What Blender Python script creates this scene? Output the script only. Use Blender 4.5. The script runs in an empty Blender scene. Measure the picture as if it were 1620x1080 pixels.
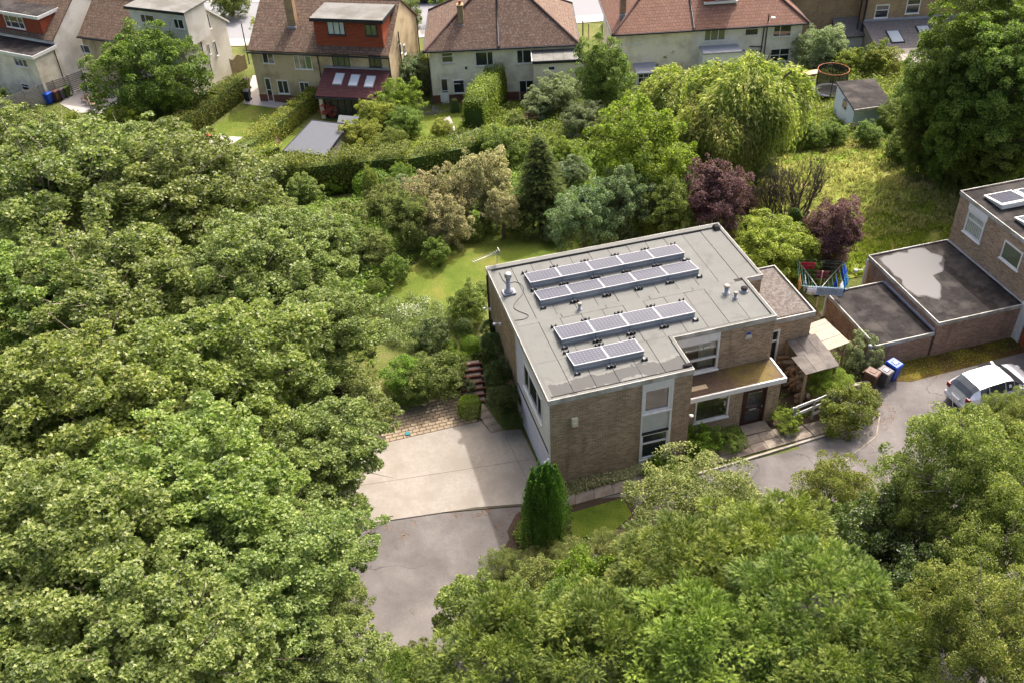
import bpy, bmesh, math, random
import numpy as np
from mathutils import Vector, Matrix

# ------------------------------------------------------------------ camera, world, sun, exposure
SC = bpy.context.scene
COL = SC.collection
CAM = (-8.092, -27.541, 30.653); YAW, PITCH, ROLL, FPX = -0.24011, 0.66905, -0.0521, 1552.1
_f = np.array([-math.sin(YAW)*math.cos(PITCH), math.cos(YAW)*math.cos(PITCH), -math.sin(PITCH)])
_r = np.array([math.cos(YAW), math.sin(YAW), 0.0]); _u = np.cross(_r, _f)
_r2 = math.cos(ROLL)*_r + math.sin(ROLL)*_u; _u2 = -math.sin(ROLL)*_r + math.cos(ROLL)*_u
cd = bpy.data.cameras.new('camera'); cam = bpy.data.objects.new('camera', cd); COL.objects.link(cam)
cd.sensor_width = 36.0; cd.lens = FPX/1620.0*36.0; cd.clip_end = 4000; cd.clip_start = 0.1
cam.matrix_world = Matrix(((_r2[0], _u2[0], -_f[0], CAM[0]), (_r2[1], _u2[1], -_f[1], CAM[1]), (_r2[2], _u2[2], -_f[2], CAM[2]), (0, 0, 0, 1)))
SC.camera = cam
SUN_DIR = Vector((0.60, 0.64, 1.03)).normalized()
EL = math.asin(SUN_DIR.z); AZ = math.atan2(SUN_DIR.x, SUN_DIR.y)
W = bpy.data.worlds.new('World'); SC.world = W; W.use_nodes = True
nt = W.node_tree; bg = nt.nodes['Background']
sky = nt.nodes.new('ShaderNodeTexSky'); sky.sky_type = 'NISHITA'; sky.sun_disc = False
sky.sun_elevation = EL; sky.sun_rotation = AZ; sky.dust_density = 9.0; sky.air_density = .8; sky.ozone_density = .4
nt.links.new(sky.outputs[0], bg.inputs[0]); bg.inputs[1].default_value = 0.15
sl = bpy.data.lights.new('sun', 'SUN'); sl.energy = 2.05; sl.angle = math.radians(0.9); sl.color = (1.0, 0.965, 0.91)
so = bpy.data.objects.new('sun', sl); COL.objects.link(so); so.rotation_euler = SUN_DIR.to_track_quat('Z', 'Y').to_euler()
SC.view_settings.view_transform = 'Standard'; SC.view_settings.look = 'None'; SC.view_settings.exposure = 1.3; SC.view_settings.gamma = 1
SC.view_settings.use_curve_mapping = False
SC.render.engine = 'CYCLES'; SC.cycles.max_bounces = 8; SC.cycles.diffuse_bounces = 6; SC.cycles.glossy_bounces = 2
SC.cycles.transmission_bounces = 4; SC.cycles.transparent_max_bounces = 6; SC.cycles.caustics_reflective = False; SC.cycles.caustics_refractive = False

R_ = random.Random(7)
def ss(a, b, x):
    t = min(1.0, max(0.0, (x-a)/(b-a))); return t*t*(3-2*t)
def hgt(x, y):
    lift = 0.6*ss(6.5, 9.5, y)*(1-ss(0, 11, x))
    t = min(1.0, max(0.0, (y-17)/(52-17)))
    return lift*(1-ss(17, 30, y)) - 7.0*(0.75*t+0.25*t*t*(3-2*t))
def ray(px, py):
    return _f + _r2*(px-810)/FPX - _u2*(py-540)/FPX
def at(px, py, z):                                # world point seen at a pixel of the 1620 px photo, on height z
    d = ray(px, py); t = (z-CAM[2])/d[2]; return Vector((CAM[0]+t*d[0], CAM[1]+t*d[1], z))
def gnd(px, py, up=0.0):                          # world point on (terrain + up)
    d = ray(px, py); z = 0.0
    for _ in range(40):
        t = (z+up-CAM[2])/d[2]; x, y = CAM[0]+t*d[0], CAM[1]+t*d[1]; z += 0.6*(hgt(x, y)-z)
    return Vector((x, y, z+up))
def onplane(px, py, p0, n):                       # world point where the pixel's ray meets a plane
    d = Vector(ray(px, py)); c = Vector(CAM); return c + d*((Vector(p0)-c).dot(n)/d.dot(n))
def pxm(p): return FPX/(Vector(p)-Vector(CAM)).dot(Vector(_f))

# ------------------------------------------------------------------ object helpers
def tag(o, label=None, cat=None, group=None, kind=None):
    if label: o['label'] = label
    if cat: o['category'] = cat
    if group: o['group'] = group
    if kind: o['kind'] = kind
    return o
def empty(name, loc=(0, 0, 0), rz=0.0, parent=None, **k):
    o = bpy.data.objects.new(name, None); COL.objects.link(o); o.location = loc; o.rotation_euler = (0, 0, rz); o.empty_display_size = .3
    if parent: o.parent = parent
    return tag(o, **k)
def link(name, me, parent=None, loc=(0, 0, 0), rot=(0, 0, 0), scale=(1, 1, 1), **k):
    o = bpy.data.objects.new(name, me); COL.objects.link(o)
    if parent: o.parent = parent
    o.location = loc; o.rotation_euler = rot; o.scale = scale
    return tag(o, **k)
def children(o): return [c for c in list(COL.objects) if c.parent is o]
class MB:
    def __init__(s): s.v = []; s.f = []; s.m = []; s.sm = []
    def face(s, pts, m=0, sm=False):
        b = len(s.v); s.v += [tuple(p) for p in pts]; s.f.append(tuple(range(b, b+len(pts)))); s.m.append(m); s.sm.append(sm)
    def box(s, a, b, m=0, T=None):
        x0, y0, z0 = [min(a[i], b[i]) for i in range(3)]; x1, y1, z1 = [max(a[i], b[i]) for i in range(3)]
        P = [(x0,y0,z0),(x1,y0,z0),(x1,y1,z0),(x0,y1,z0),(x0,y0,z1),(x1,y0,z1),(x1,y1,z1),(x0,y1,z1)]
        s.hexa(P, m, T)
    def hexa(s, P, m=0, T=None):
        if T: P = [tuple(T(*p)) for p in P]
        b = len(s.v); s.v += P
        for q in ((0,3,2,1),(4,5,6,7),(0,1,5,4),(1,2,6,5),(2,3,7,6),(3,0,4,7)): s.f.append(tuple(b+i for i in q)); s.m.append(m); s.sm.append(False)
    def prism(s, poly, z0, z1, m=0, mtop=None):
        n = len(poly); b = len(s.v)
        s.v += [(p[0], p[1], z0 if not callable(z0) else z0(*p[:2])) for p in poly]+[(p[0], p[1], z1 if not callable(z1) else z1(*p[:2])) for p in poly]
        s.f.append(tuple(range(b+n-1, b-1, -1))); s.m.append(m); s.sm.append(False)
        s.f.append(tuple(range(b+n, b+2*n))); s.m.append(m if mtop is None else mtop); s.sm.append(False)
        for i in range(n):
            j = (i+1) % n; s.f.append((b+i, b+j, b+n+j, b+n+i)); s.m.append(m); s.sm.append(False)
    def tube(s, pts, r, n=6, m=0, caps=True):
        pts = [Vector(p) for p in pts]; rr = r if isinstance(r, (list, tuple)) else [r]*len(pts); b = len(s.v); up = Vector((0.13, 0.21, 1)).normalized()
        for i, p in enumerate(pts):
            t = (pts[min(i+1, len(pts)-1)]-pts[max(i-1, 0)]).normalized()
            a = t.cross(up if abs(t.dot(up)) < .95 else Vector((1, 0, 0))).normalized(); c = t.cross(a)
            for k in range(n):
                w = 2*math.pi*k/n; s.v.append(tuple(p+(a*math.cos(w)+c*math.sin(w))*rr[i]))
        for i in range(len(pts)-1):
            for k in range(n):
                s.f.append((b+i*n+k, b+i*n+(k+1) % n, b+(i+1)*n+(k+1) % n, b+(i+1)*n+k)); s.m.append(m); s.sm.append(True)
        if caps:
            s.f.append(tuple(b+k for k in range(n))); s.m.append(m); s.sm.append(False)
            e = b+(len(pts)-1)*n; s.f.append(tuple(e+n-1-k for k in range(n))); s.m.append(m); s.sm.append(False)
    def lathe(s, c, prof, n=12, m=0):
        b = len(s.v)
        for r, z in prof:
            for k in range(n):
                w = 2*math.pi*k/n; s.v.append((c[0]+r*math.cos(w), c[1]+r*math.sin(w), c[2]+z))
        for i in range(len(prof)-1):
            for k in range(n):
                s.f.append((b+i*n+k, b+i*n+(k+1) % n, b+(i+1)*n+(k+1) % n, b+(i+1)*n+k)); s.m.append(m); s.sm.append(True)
        s.f.append(tuple(b+n-1-k for k in range(n))); s.m.append(m); s.sm.append(False)
        e = b+(len(prof)-1)*n; s.f.append(tuple(e+k for k in range(n))); s.m.append(m); s.sm.append(False)
    def mesh(s, name, mats):
        me = bpy.data.meshes.new(name); me.from_pydata(s.v, [], s.f)
        for x in (mats if isinstance(mats, (list, tuple)) else [mats]): me.materials.append(x)
        me.polygons.foreach_set('material_index', s.m); me.polygons.foreach_set('use_smooth', s.sm); me.update(); return me
    def build(s, name, mats, parent=None, bevel=0, **k):
        o = link(name, s.mesh(name, mats), parent, **k)
        if bevel:
            b = o.modifiers.new('b', 'BEVEL'); b.width = bevel; b.segments = 1; b.limit_method = 'ANGLE'
        return o
def bx(name, a, b, mat, parent=None, bevel=0, **k):
    m = MB(); m.box(a, b); return m.build(name, mat, parent, bevel, **k)

# ------------------------------------------------------------------ materials
def newmat(name):
    m = bpy.data.materials.new(name); m.use_nodes = True; nt = m.node_tree; nt.nodes.clear()
    o = nt.nodes.new('ShaderNodeOutputMaterial'); b = nt.nodes.new('ShaderNodeBsdfPrincipled'); nt.links.new(b.outputs[0], o.inputs[0])
    return m, nt, b
def N(nt, t, **k):
    n = nt.nodes.new('ShaderNode'+t)
    for a, v in k.items(): setattr(n, a, v)
    return n
def ramp(nt, fac, stops):
    r = N(nt, 'ValToRGB'); e = r.color_ramp.elements
    while len(e) < len(stops): e.new(.5)
    for i, (p, c) in enumerate(stops): e[i].position = p; e[i].color = (*c, 1) if len(c) == 3 else c
    nt.links.new(fac, r.inputs[0]); return r.outputs[0]
def noise(nt, co, scale, detail=4, rough=.55, dist=0.0):
    n = N(nt, 'TexNoise'); n.inputs['Scale'].default_value = scale; n.inputs['Detail'].default_value = detail; n.inputs['Roughness'].default_value = rough; n.inputs['Distortion'].default_value = dist
    nt.links.new(co, n.inputs['Vector']); return n.outputs['Fac']
def math_(nt, op, a, b=None, c=None, clamp=False):
    n = N(nt, 'Math', operation=op, use_clamp=clamp)
    for i, v in enumerate((a, b, c)):
        if v is None: continue
        if hasattr(v, 'is_output'): nt.links.new(v, n.inputs[i])
        else: n.inputs[i].default_value = v
    return n.outputs[0]
def mixc(nt, fac, a, b, mode='MIX'):
    n = N(nt, 'Mix', data_type='RGBA', blend_type=mode)
    for i, v in ((0, fac), (6, a), (7, b)):
        if hasattr(v, 'is_output'): nt.links.new(v, n.inputs[i])
        elif i == 0: n.inputs[0].default_value = v
        else: n.inputs[i].default_value = (*v, 1)
    return n.outputs[2]
def bump(nt, b, h, strength=.4, dist=.02):
    n = N(nt, 'Bump'); n.inputs['Strength'].default_value = strength; n.inputs['Distance'].default_value = dist
    nt.links.new(h, n.inputs['Height']); nt.links.new(n.outputs[0], b.inputs['Normal'])
def objco(nt): return N(nt, 'TexCoord').outputs['Object']
def genmat(name, c1, c2=None, scale=3, rough=.7, bs=.3, bscale=None, metal=0, spec=.18, c3=None, big=.35, detail=6):
    """mottled surface: fine grain between c1 and c2, large soft patches towards c3"""
    m, nt, b = newmat(name); co = objco(nt); c2 = c2 or tuple(x*.8 for x in c1)
    f = noise(nt, co, scale, detail); col = ramp(nt, f, [(.32, c1), (.68, c2)])
    if c3:
        g = noise(nt, co, big, 5, .6); g = ramp(nt, g, [(.45, (0, 0, 0)), (.62, (1, 1, 1))]); col = mixc(nt, g, col, c3)
    oi = N(nt, 'ObjectInfo').outputs['Random']; v = math_(nt, 'MULTIPLY_ADD', oi, .12, .94)
    hs = N(nt, 'HueSaturation'); nt.links.new(v, hs.inputs['Value']); nt.links.new(col, hs.inputs['Color'])
    nt.links.new(hs.outputs[0], b.inputs['Base Color']); b.inputs['Roughness'].default_value = rough; b.inputs['Metallic'].default_value = metal
    b.inputs['Specular IOR Level'].default_value = spec
    if bs: bump(nt, b, noise(nt, co, bscale or scale*4, 5), bs, .01)
    return m
def brickmat(name, c1, c2, mortar, bw=.225, bh=.075, mort=.010, rough=.85, bs=.6, stain=(.10, .08, .06), swap=False, stain_amt=.5):
    m, nt, b = newmat(name); co = objco(nt)
    s = N(nt, 'SeparateXYZ'); nt.links.new(co, s.inputs[0]); c = N(nt, 'CombineXYZ')
    u = math_(nt, 'ADD', s.outputs[0], s.outputs[1]); nt.links.new(u, c.inputs[0]); nt.links.new(s.outputs[2], c.inputs[1])
    t = N(nt, 'TexBrick'); t.inputs['Scale'].default_value = 1; t.inputs['Brick Width'].default_value = bw; t.inputs['Row Height'].default_value = bh
    t.inputs['Mortar Size'].default_value = mort; t.inputs['Mortar Smooth'].default_value = .3; t.inputs['Bias'].default_value = -.1
    t.inputs['Color1'].default_value = (*c1, 1); t.inputs['Color2'].default_value = (*c2, 1); t.inputs['Mortar'].default_value = (*mortar, 1)
    nt.links.new(c.outputs[0], t.inputs['Vector'])
    g = noise(nt, co, 26, 3); col = mixc(nt, .35, t.outputs[0], ramp(nt, g, [(.3, tuple(x*.55 for x in c1)), (.7, tuple(min(1, x*1.5) for x in c2))]))
    big = noise(nt, co, .8, 5, .65); k = ramp(nt, big, [(.42, (0, 0, 0)), (.75, (1, 1, 1))]); k = math_(nt, 'MULTIPLY', k, stain_amt)
    mp = N(nt, 'Mapping'); mp.inputs['Scale'].default_value = (2.2, 2.2, .28); nt.links.new(co, mp.inputs[0]); sk = ramp(nt, noise(nt, mp.outputs[0], 1.0, 6, .7), [(.52, (0, 0, 0)), (.72, (1, 1, 1))])
    col = mixc(nt, k, col, stain); col = mixc(nt, math_(nt, 'MULTIPLY', sk, .45), col, tuple(x*.55 for x in stain)); nt.links.new(col, b.inputs['Base Color']); b.inputs['Roughness'].default_value = rough; b.inputs['Specular IOR Level'].default_value = .15
    h = math_(nt, 'SUBTRACT', 1.0, t.outputs['Fac']); h = math_(nt, 'ADD', h, math_(nt, 'MULTIPLY', g, .5)); bump(nt, b, h, bs*.45, .008)
    return m
def tilemat(name, cols, tw=.27, th=.3, rough=.8, lich=(.3, .27, .2), lich_amt=.4, along='x'):
    """roof tiles too small to part at this distance: coursed relief and tile to tile colour"""
    m, nt, b = newmat(name); uv = N(nt, 'UVMap').outputs[0]
    t = N(nt, 'TexBrick'); t.inputs['Scale'].default_value = 1; t.inputs['Brick Width'].default_value = tw; t.inputs['Row Height'].default_value = th
    t.inputs['Mortar Size'].default_value = .012; t.inputs['Mortar Smooth'].default_value = .2; t.inputs['Bias'].default_value = 0
    t.inputs['Color1'].default_value = (*cols[0], 1); t.inputs['Color2'].default_value = (*cols[1], 1); t.inputs['Mortar'].default_value = (*[x*.35 for x in cols[0]], 1)
    nt.links.new(uv, t.inputs['Vector']); co = objco(nt)
    s = N(nt, 'SeparateXYZ'); nt.links.new(uv, s.inputs[0]); saw = math_(nt, 'FRACT', math_(nt, 'DIVIDE', s.outputs[1], th))
    g = noise(nt, co, 9, 4, .7); col = mixc(nt, ramp(nt, g, [(.45, (0, 0, 0)), (.62, (.8, .8, .8))]), t.outputs[0], cols[2])
    q = noise(nt, co, 5, 6, .8); q = math_(nt, 'MULTIPLY', ramp(nt, q, [(.52, (0, 0, 0)), (.62, (1, 1, 1))]), lich_amt); col = mixc(nt, q, col, lich)
    nt.links.new(col, b.inputs['Base Color']); b.inputs['Roughness'].default_value = rough; b.inputs['Specular IOR Level'].default_value = .15
    h = math_(nt, 'ADD', math_(nt, 'MULTIPLY', saw, -1.0), math_(nt, 'MULTIPLY', t.outputs['Fac'], -.5)); bump(nt, b, h, .9, .03)
    return m
LG = (1.15, 1.36, 1.6)
def leafmat(name, dark, mid, light, tip=None, trans=.42, rough=.5, spec=.25):
    m, nt, b = newmat(name); a = N(nt, 'Attribute', attribute_name='tint'); co = objco(nt)
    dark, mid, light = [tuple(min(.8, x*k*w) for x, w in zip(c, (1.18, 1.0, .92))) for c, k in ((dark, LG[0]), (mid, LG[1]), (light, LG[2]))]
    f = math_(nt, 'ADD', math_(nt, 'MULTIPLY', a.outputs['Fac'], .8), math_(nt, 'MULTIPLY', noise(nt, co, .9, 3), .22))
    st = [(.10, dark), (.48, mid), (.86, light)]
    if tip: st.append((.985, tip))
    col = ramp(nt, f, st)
    oi = N(nt, 'ObjectInfo').outputs['Random']; hs = N(nt, 'HueSaturation'); nt.links.new(math_(nt, 'MULTIPLY_ADD', oi, .025, .4875), hs.inputs['Hue'])
    nt.links.new(math_(nt, 'MULTIPLY_ADD', oi, .2, .9), hs.inputs['Value']); nt.links.new(col, hs.inputs['Color']); col = hs.outputs[0]
    nt.links.new(col, b.inputs['Base Color']); b.inputs['Roughness'].default_value = rough; b.inputs['Specular IOR Level'].default_value = spec
    t = N(nt, 'BsdfTranslucent'); nt.links.new(mixc(nt, 1.0, col, (1.2, 1.42, .8), 'MULTIPLY'), t.inputs[0])
    mx = N(nt, 'MixShader'); mx.inputs[0].default_value = trans; nt.links.new(b.outputs[0], mx.inputs[1]); nt.links.new(t.outputs[0], mx.inputs[2])
    nt.links.new(mx.outputs[0], [n for n in nt.nodes if n.type == 'OUTPUT_MATERIAL'][0].inputs[0]); return m
def glassmat(name, tint=(.03, .035, .04), refl=.35, clear=.0, rough=.03):
    m, nt, b = newmat(name); co = objco(nt)
    b.inputs['Base Color'].default_value = (*tint, 1); b.inputs['Roughness'].default_value = rough; b.inputs['Specular IOR Level'].default_value = .8
    out = [n for n in nt.nodes if n.type == 'OUTPUT_MATERIAL'][0]
    if clear:
        tr = N(nt, 'BsdfTransparent'); tr.inputs[0].default_value = (.85, .88, .87, 1); mx = N(nt, 'MixShader'); mx.inputs[0].default_value = clear
        gl = N(nt, 'BsdfGlossy'); gl.inputs['Roughness'].default_value = .02
        nt.links.new(gl.outputs[0], mx.inputs[1]); nt.links.new(tr.outputs[0], mx.inputs[2]); nt.links.new(mx.outputs[0], out.inputs[0])
    return m
M = {}
M['brick'] = brickmat('brown_brick', (.14, .09, .054), (.48, .345, .225), (.42, .355, .275), mort=.012, stain=(.15, .105, .06))
M['brick_red'] = brickmat('red_brown_brick', (.14, .07, .045), (.42, .26, .175), (.35, .28, .22), mort=.012, stain=(.17, .12, .08))
M['stone'] = brickmat('coursed_sandstone', (.30, .20, .11), (.42, .30, .18), (.22, .17, .11), bw=.42, bh=.16, mort=.015, stain=(.16, .11, .07))
M['plinth'] = brickmat('red_plinth_brick', (.16, .06, .045), (.22, .09, .06), (.15, .10, .08), stain=(.08, .05, .04))
M['white'] = genmat('white_painted_timber', (.72, .71, .68), (.62, .61, .58), 4, .5, .1)
M['white_dirty'] = genmat('weathered_white_fascia', (.50, .49, .46), (.36, .345, .315), 3, .6, .2, c3=(.28, .265, .22), big=1.3)
M['pvc'] = genmat('white_plastic', (.78, .78, .77), (.72, .72, .7), 5, .35, 0)
M['clad'] = genmat('pale_lilac_grey_cladding', (.60, .60, .66), (.52, .52, .58), 6, .45, .1)
M['panel'] = genmat('pale_grey_green_panel', (.52, .54, .50), (.47, .49, .45), 3, .5, .05)
M['felt'] = None
M['render_cream'] = genmat('cream_render', (.82, .76, .61), (.74, .68, .54), 6, .9, .5, 60, c3=(.56, .50, .39), big=.5)
M['render_beige'] = genmat('tan_pebbledash', (.56, .45, .28), (.47, .38, .24), 9, .95, .6, 60, c3=(.30, .24, .15), big=.5)
M['render_white'] = genmat('off_white_render', (.78, .75, .68), (.70, .67, .60), 6, .9, .4, 60, c3=(.60, .56, .49), big=.5)
M['render_grey'] = genmat('grey_render', (.40, .36, .29), (.33, .30, .25), 6, .9, .4, 60)
M['tile'] = tilemat('weathered_brown_roof_tiles', [(.135, .082, .06), (.20, .128, .095), (.075, .05, .04)], lich=(.27, .225, .165), lich_amt=.65)
M['tile_dark'] = tilemat('mossy_brown_roof_tiles', [(.115, .072, .052), (.18, .115, .082), (.045, .034, .028)], lich=(.22, .19, .13), lich_amt=.6)
M['tile_new'] = tilemat('red_brown_ribbed_tiles', [(.19, .10, .072), (.24, .13, .095), (.13, .07, .05)], tw=.33, th=.34, lich_amt=.1)
M['tile_maroon'] = tilemat('maroon_concrete_tiles', [(.085, .032, .034), (.10, .042, .042), (.07, .028, .03)], tw=.33, th=.32, lich_amt=.05)
M['tile_hung'] = tilemat('orange_red_hung_tiles', [(.30, .07, .035), (.37, .095, .045), (.22, .05, .03)], tw=.18, th=.12, lich_amt=0)
M['slate'] = tilemat('grey_slate', [(.16, .145, .14), (.20, .185, .175), (.11, .10, .10)], tw=.3, th=.25, lich=(.3, .28, .24), lich_amt=.25)
M['felt_grey'] = genmat('grey_mineral_felt', (.20, .195, .18), (.155, .15, .14), 8, .9, .3, 80, c3=(.12, .115, .10), big=.4)
M['felt_dark'] = genmat('dark_grey_felt', (.034, .030, .029), (.018, .016, .016), 3, .85, .3, 60, c3=(.060, .053, .049), spec=.08, big=.9)
M['epdm'] = genmat('slate_grey_rubber_roof', (.085, .092, .105), (.075, .082, .095), 3, .5, .05)
M['ridge'] = genmat('brown_ridge_tiles', (.12, .075, .06), (.07, .045, .04), 6, .85, .3)
M['black'] = genmat('black_plastic', (.025, .027, .032), (.02, .02, .024), 5, .4, 0)
M['black_pipe'] = genmat('black_gutter_paint', (.03, .034, .045), (.02, .022, .028), 5, .4, 0)
M['lead'] = genmat('grey_lead', (.30, .31, .34), (.24, .25, .28), 5, .5, .1)
M['lead_trim'] = genmat('galvanised_flashing', (.33, .35, .42), (.26, .27, .33), 5, .4, .1)
M['glass'] = glassmat('dark_window_glass', (.025, .03, .035))
M['glass_clear'] = glassmat('clear_window_glass', clear=.82)
M['glass_sky'] = glassmat('pale_rooflight_glass', (.42, .47, .52), rough=.12)
M['glass_green'] = glassmat('greenish_window_glass', (.10, .125, .07), rough=.08)
M['alu'] = genmat('anodised_aluminium', (.62, .63, .66), (.55, .56, .6), 5, .35, 0, metal=.7)
M['alu_side'] = genmat('grey_panel_side_sheet', (.30, .33, .36), (.25, .28, .31), 5, .45, .05, metal=.3)
M['maroon'] = genmat('dark_brown_stained_timber', (.055, .022, .018), (.035, .015, .013), 7, .4, .1)
M['wood'] = genmat('weathered_timber', (.34, .26, .18), (.25, .18, .12), 8, .8, .3)
M['wood_pale'] = genmat('pale_new_timber', (.52, .40, .26), (.44, .33, .21), 8, .75, .2)
M['wood_grey'] = genmat('silvered_timber', (.36, .33, .29), (.27, .24, .21), 8, .8, .3)
M['wood_red'] = genmat('red_brown_sleeper', (.13, .045, .03), (.09, .03, .022), 8, .7, .3)
M['concrete'] = genmat('pale_drive_concrete', (.285, .258, .225), (.235, .212, .182), 7, .9, .4, 50, c3=(.225, .20, .17), big=.7, detail=10)
M['asphalt'] = None
def asphaltmat():
    m, nt, b = newmat('worn_grey_asphalt'); g = N(nt, 'NewGeometry').outputs['Position']; col = ramp(nt, noise(nt, g, .45, 8, .62, .3), [(.32, (.095, .086, .082)), (.5, (.132, .120, .114)), (.68, (.175, .160, .151))])
    sp = noise(nt, g, 55, 4, .8); col = mixc(nt, 1.0, col, ramp(nt, sp, [(.3, (.6, .6, .6)), (.7, (1.4, 1.4, 1.4))]), 'MULTIPLY')
    v = N(nt, 'TexVoronoi', feature='DISTANCE_TO_EDGE'); v.inputs['Scale'].default_value = .32; v.inputs['Randomness'].default_value = 1
    w = N(nt, 'VectorMath', operation='ADD'); nt.links.new(g, w.inputs[0]); nn = N(nt, 'TexNoise'); nn.inputs['Scale'].default_value = 1.4; nn.inputs['Detail'].default_value = 6; nt.links.new(g, nn.inputs['Vector']); nt.links.new(nn.outputs['Color'], w.inputs[1]); nt.links.new(w.outputs[0], v.inputs['Vector'])
    k = math_(nt, 'MULTIPLY', math_(nt, 'LESS_THAN', v.outputs['Distance'], .006), ramp(nt, noise(nt, g, .3, 2), [(.5, (0, 0, 0)), (.56, (1, 1, 1))])); col = mixc(nt, math_(nt, 'MULTIPLY', k, .55), col, (.05, .045, .04))
    d = ramp(nt, noise(nt, g, 1.3, 8, .78, .8), [(.60, (0, 0, 0)), (.70, (1, 1, 1))]); col = mixc(nt, math_(nt, 'MULTIPLY', d, .55), col, (.075, .055, .042))
    nt.links.new(col, b.inputs['Base Color']); b.inputs['Roughness'].default_value = .92; b.inputs['Specular IOR Level'].default_value = .18; bump(nt, b, math_(nt, 'ADD', sp, math_(nt, 'MULTIPLY', k, -2)), .5, .012); return m
M['asphalt'] = asphaltmat()
M['slabs'] = genmat('brown_grey_paving_slab', (.30, .25, .20), (.24, .20, .16), 6, .9, .3, 60, c3=(.19, .155, .12), big=1.1)
M['kerb'] = genmat('pale_concrete_kerb', (.36, .325, .28), (.27, .24, .20), 6, .85, .2)
M['paver'] = genmat('buff_block_paver', (.30, .235, .16), (.225, .175, .12), 9, .9, .3, 60)
M['joint'] = genmat('dark_joint_soil', (.10, .085, .06), (.07, .065, .04), 12, .95, .3)
M['soil'] = genmat('brown_bark_soil', (.075, .052, .036), (.04, .03, .02), 14, .95, .7, 40)
M['litter'] = genmat('dry_leaf_litter', (.30, .19, .11), (.17, .10, .06), 22, .95, .8, 40)
M['blue'] = genmat('blue_bin_plastic', (.02, .075, .42), (.018, .06, .36), 4, .35, 0)
M['brown_bin'] = genmat('brown_bin_plastic', (.13, .07, .05), (.10, .055, .04), 4, .5, 0)
M['grey_bin'] = genmat('dark_grey_bin_plastic', (.10, .09, .095), (.08, .07, .075), 4, .45, 0)
M['bark'] = genmat('grey_brown_bark', (.13, .105, .08), (.075, .06, .045), 9, .9, .6, 30)
M['bark_pale'] = genmat('pale_grey_bark', (.32, .27, .22), (.20, .17, .13), 9, .85, .4, 30)
M['road'] = genmat('grey_street_asphalt', (.24, .24, .25), (.20, .20, .21), 20, .9, .3, 80)
M['pavement'] = genmat('pale_street_pavement', (.42, .38, .35), (.36, .33, .30), 8, .9, .2)
M['silver'] = genmat('silver_car_paint', (.62, .63, .66), (.60, .61, .64), 2, .25, 0, metal=.35)
M['rubber'] = genmat('tyre_rubber', (.025, .025, .025), (.02, .02, .02), 4, .8, 0)
M['terracotta'] = genmat('terracotta_pot', (.38, .15, .08), (.30, .11, .06), 6, .8, .1)
M['cream_pl'] = genmat('cream_plastic', (.62, .56, .42), (.55, .50, .38), 6, .5, 0)
M['steel'] = genmat('galvanised_steel', (.42, .42, .42), (.34, .34, .34), 6, .4, .05, metal=.6)
def colmat(name, c, rough=.6): return genmat(name, c, tuple(x*.85 for x in c), 4, rough, 0)
# ------------------------------------------------------------------ foliage
LEAF = (np.array([(0, 0, 0), (.45, .34, .10), (1, 0, -.05), (.45, -.34, .10)]), [(0, 1, 2), (0, 2, 3)])
LOBE = (np.array([(0, 0, 0), (.32, .46, .06), (1, 0, -.08), (.32, -.46, .06), (.62, .17, .03), (.62, -.17, .03)]), [(0, 1, 4), (0, 4, 2), (0, 2, 5), (0, 5, 3)])
NARROW = (np.array([(0, 0, 0), (.4, .16, .04), (1, 0, -.1), (.4, -.16, .04)]), [(0, 1, 2), (0, 2, 3)])
def _frond(n=5, w=.26, droop=.22, rise=.10):
    v, f = [], []
    ax = lambda s: (s, 0, rise*math.sin(s*2.2)*1.2 - droop*s*s)
    for k in range(n):
        s = .08+.86*k/n; L = w*(1-.62*s)+.03
        for sg in (1, -1):
            a, b_, c = ax(s), ax(s+.14), ax(min(1, s+.22)); i = len(v)
            v += [a, b_, (c[0], sg*L, c[2]-.03+.05*(k % 2))]; f.append((i, i+1, i+2) if sg > 0 else (i, i+2, i+1))
    i = len(v); v += [(ax(.72)[0], .03, ax(.72)[2]), (ax(.72)[0], -.03, ax(.72)[2]), ax(1.0)]; f.append((i, i+1, i+2))
    return np.array(v), f
FROND = _frond()
def unit(a): return a/np.maximum(np.linalg.norm(a, axis=1, keepdims=True), 1e-9)
def scatter_mesh(name, tmpl, P, T, Nn, S, tint, mat):
    """many small leaves joined into one mesh: template placed at P, pointing along T, facing Nn"""
    V, F = tmpl; T = unit(T); B = unit(np.cross(Nn, T)); Nn = np.cross(T, B); S = S[:, None]
    vs = (P[:, None, :] + S[:, :, None]*(V[None, :, 0:1]*T[:, None, :] + V[None, :, 1:2]*B[:, None, :] + V[None, :, 2:3]*Nn[:, None, :])).reshape(-1, 3)
    F = np.array(F); n, m = len(P), len(V); fs = (F[None]+(np.arange(n)*m)[:, None, None]).reshape(-1, 3)
    me = bpy.data.meshes.new(name); me.vertices.add(len(vs)); me.vertices.foreach_set('co', vs.astype(np.float32).ravel())
    me.loops.add(len(fs)*3); me.loops.foreach_set('vertex_index', fs.astype(np.int32).ravel())
    me.polygons.add(len(fs)); me.polygons.foreach_set('loop_start', np.arange(0, len(fs)*3, 3, dtype=np.int32))
    a = me.attributes.new('tint', 'FLOAT', 'POINT'); a.data.foreach_set('value', np.repeat(np.clip(tint, 0, 1), m).astype(np.float32))
    me.materials.append(mat); me.update(calc_edges=True); return me
def sph(rng, n, zmin=-.45):
    out = []
    while len(out) < n:
        d = rng.normal(size=3); d /= np.linalg.norm(d)
        if d[2] > zmin: out.append(d)
    return np.array(out)
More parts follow.
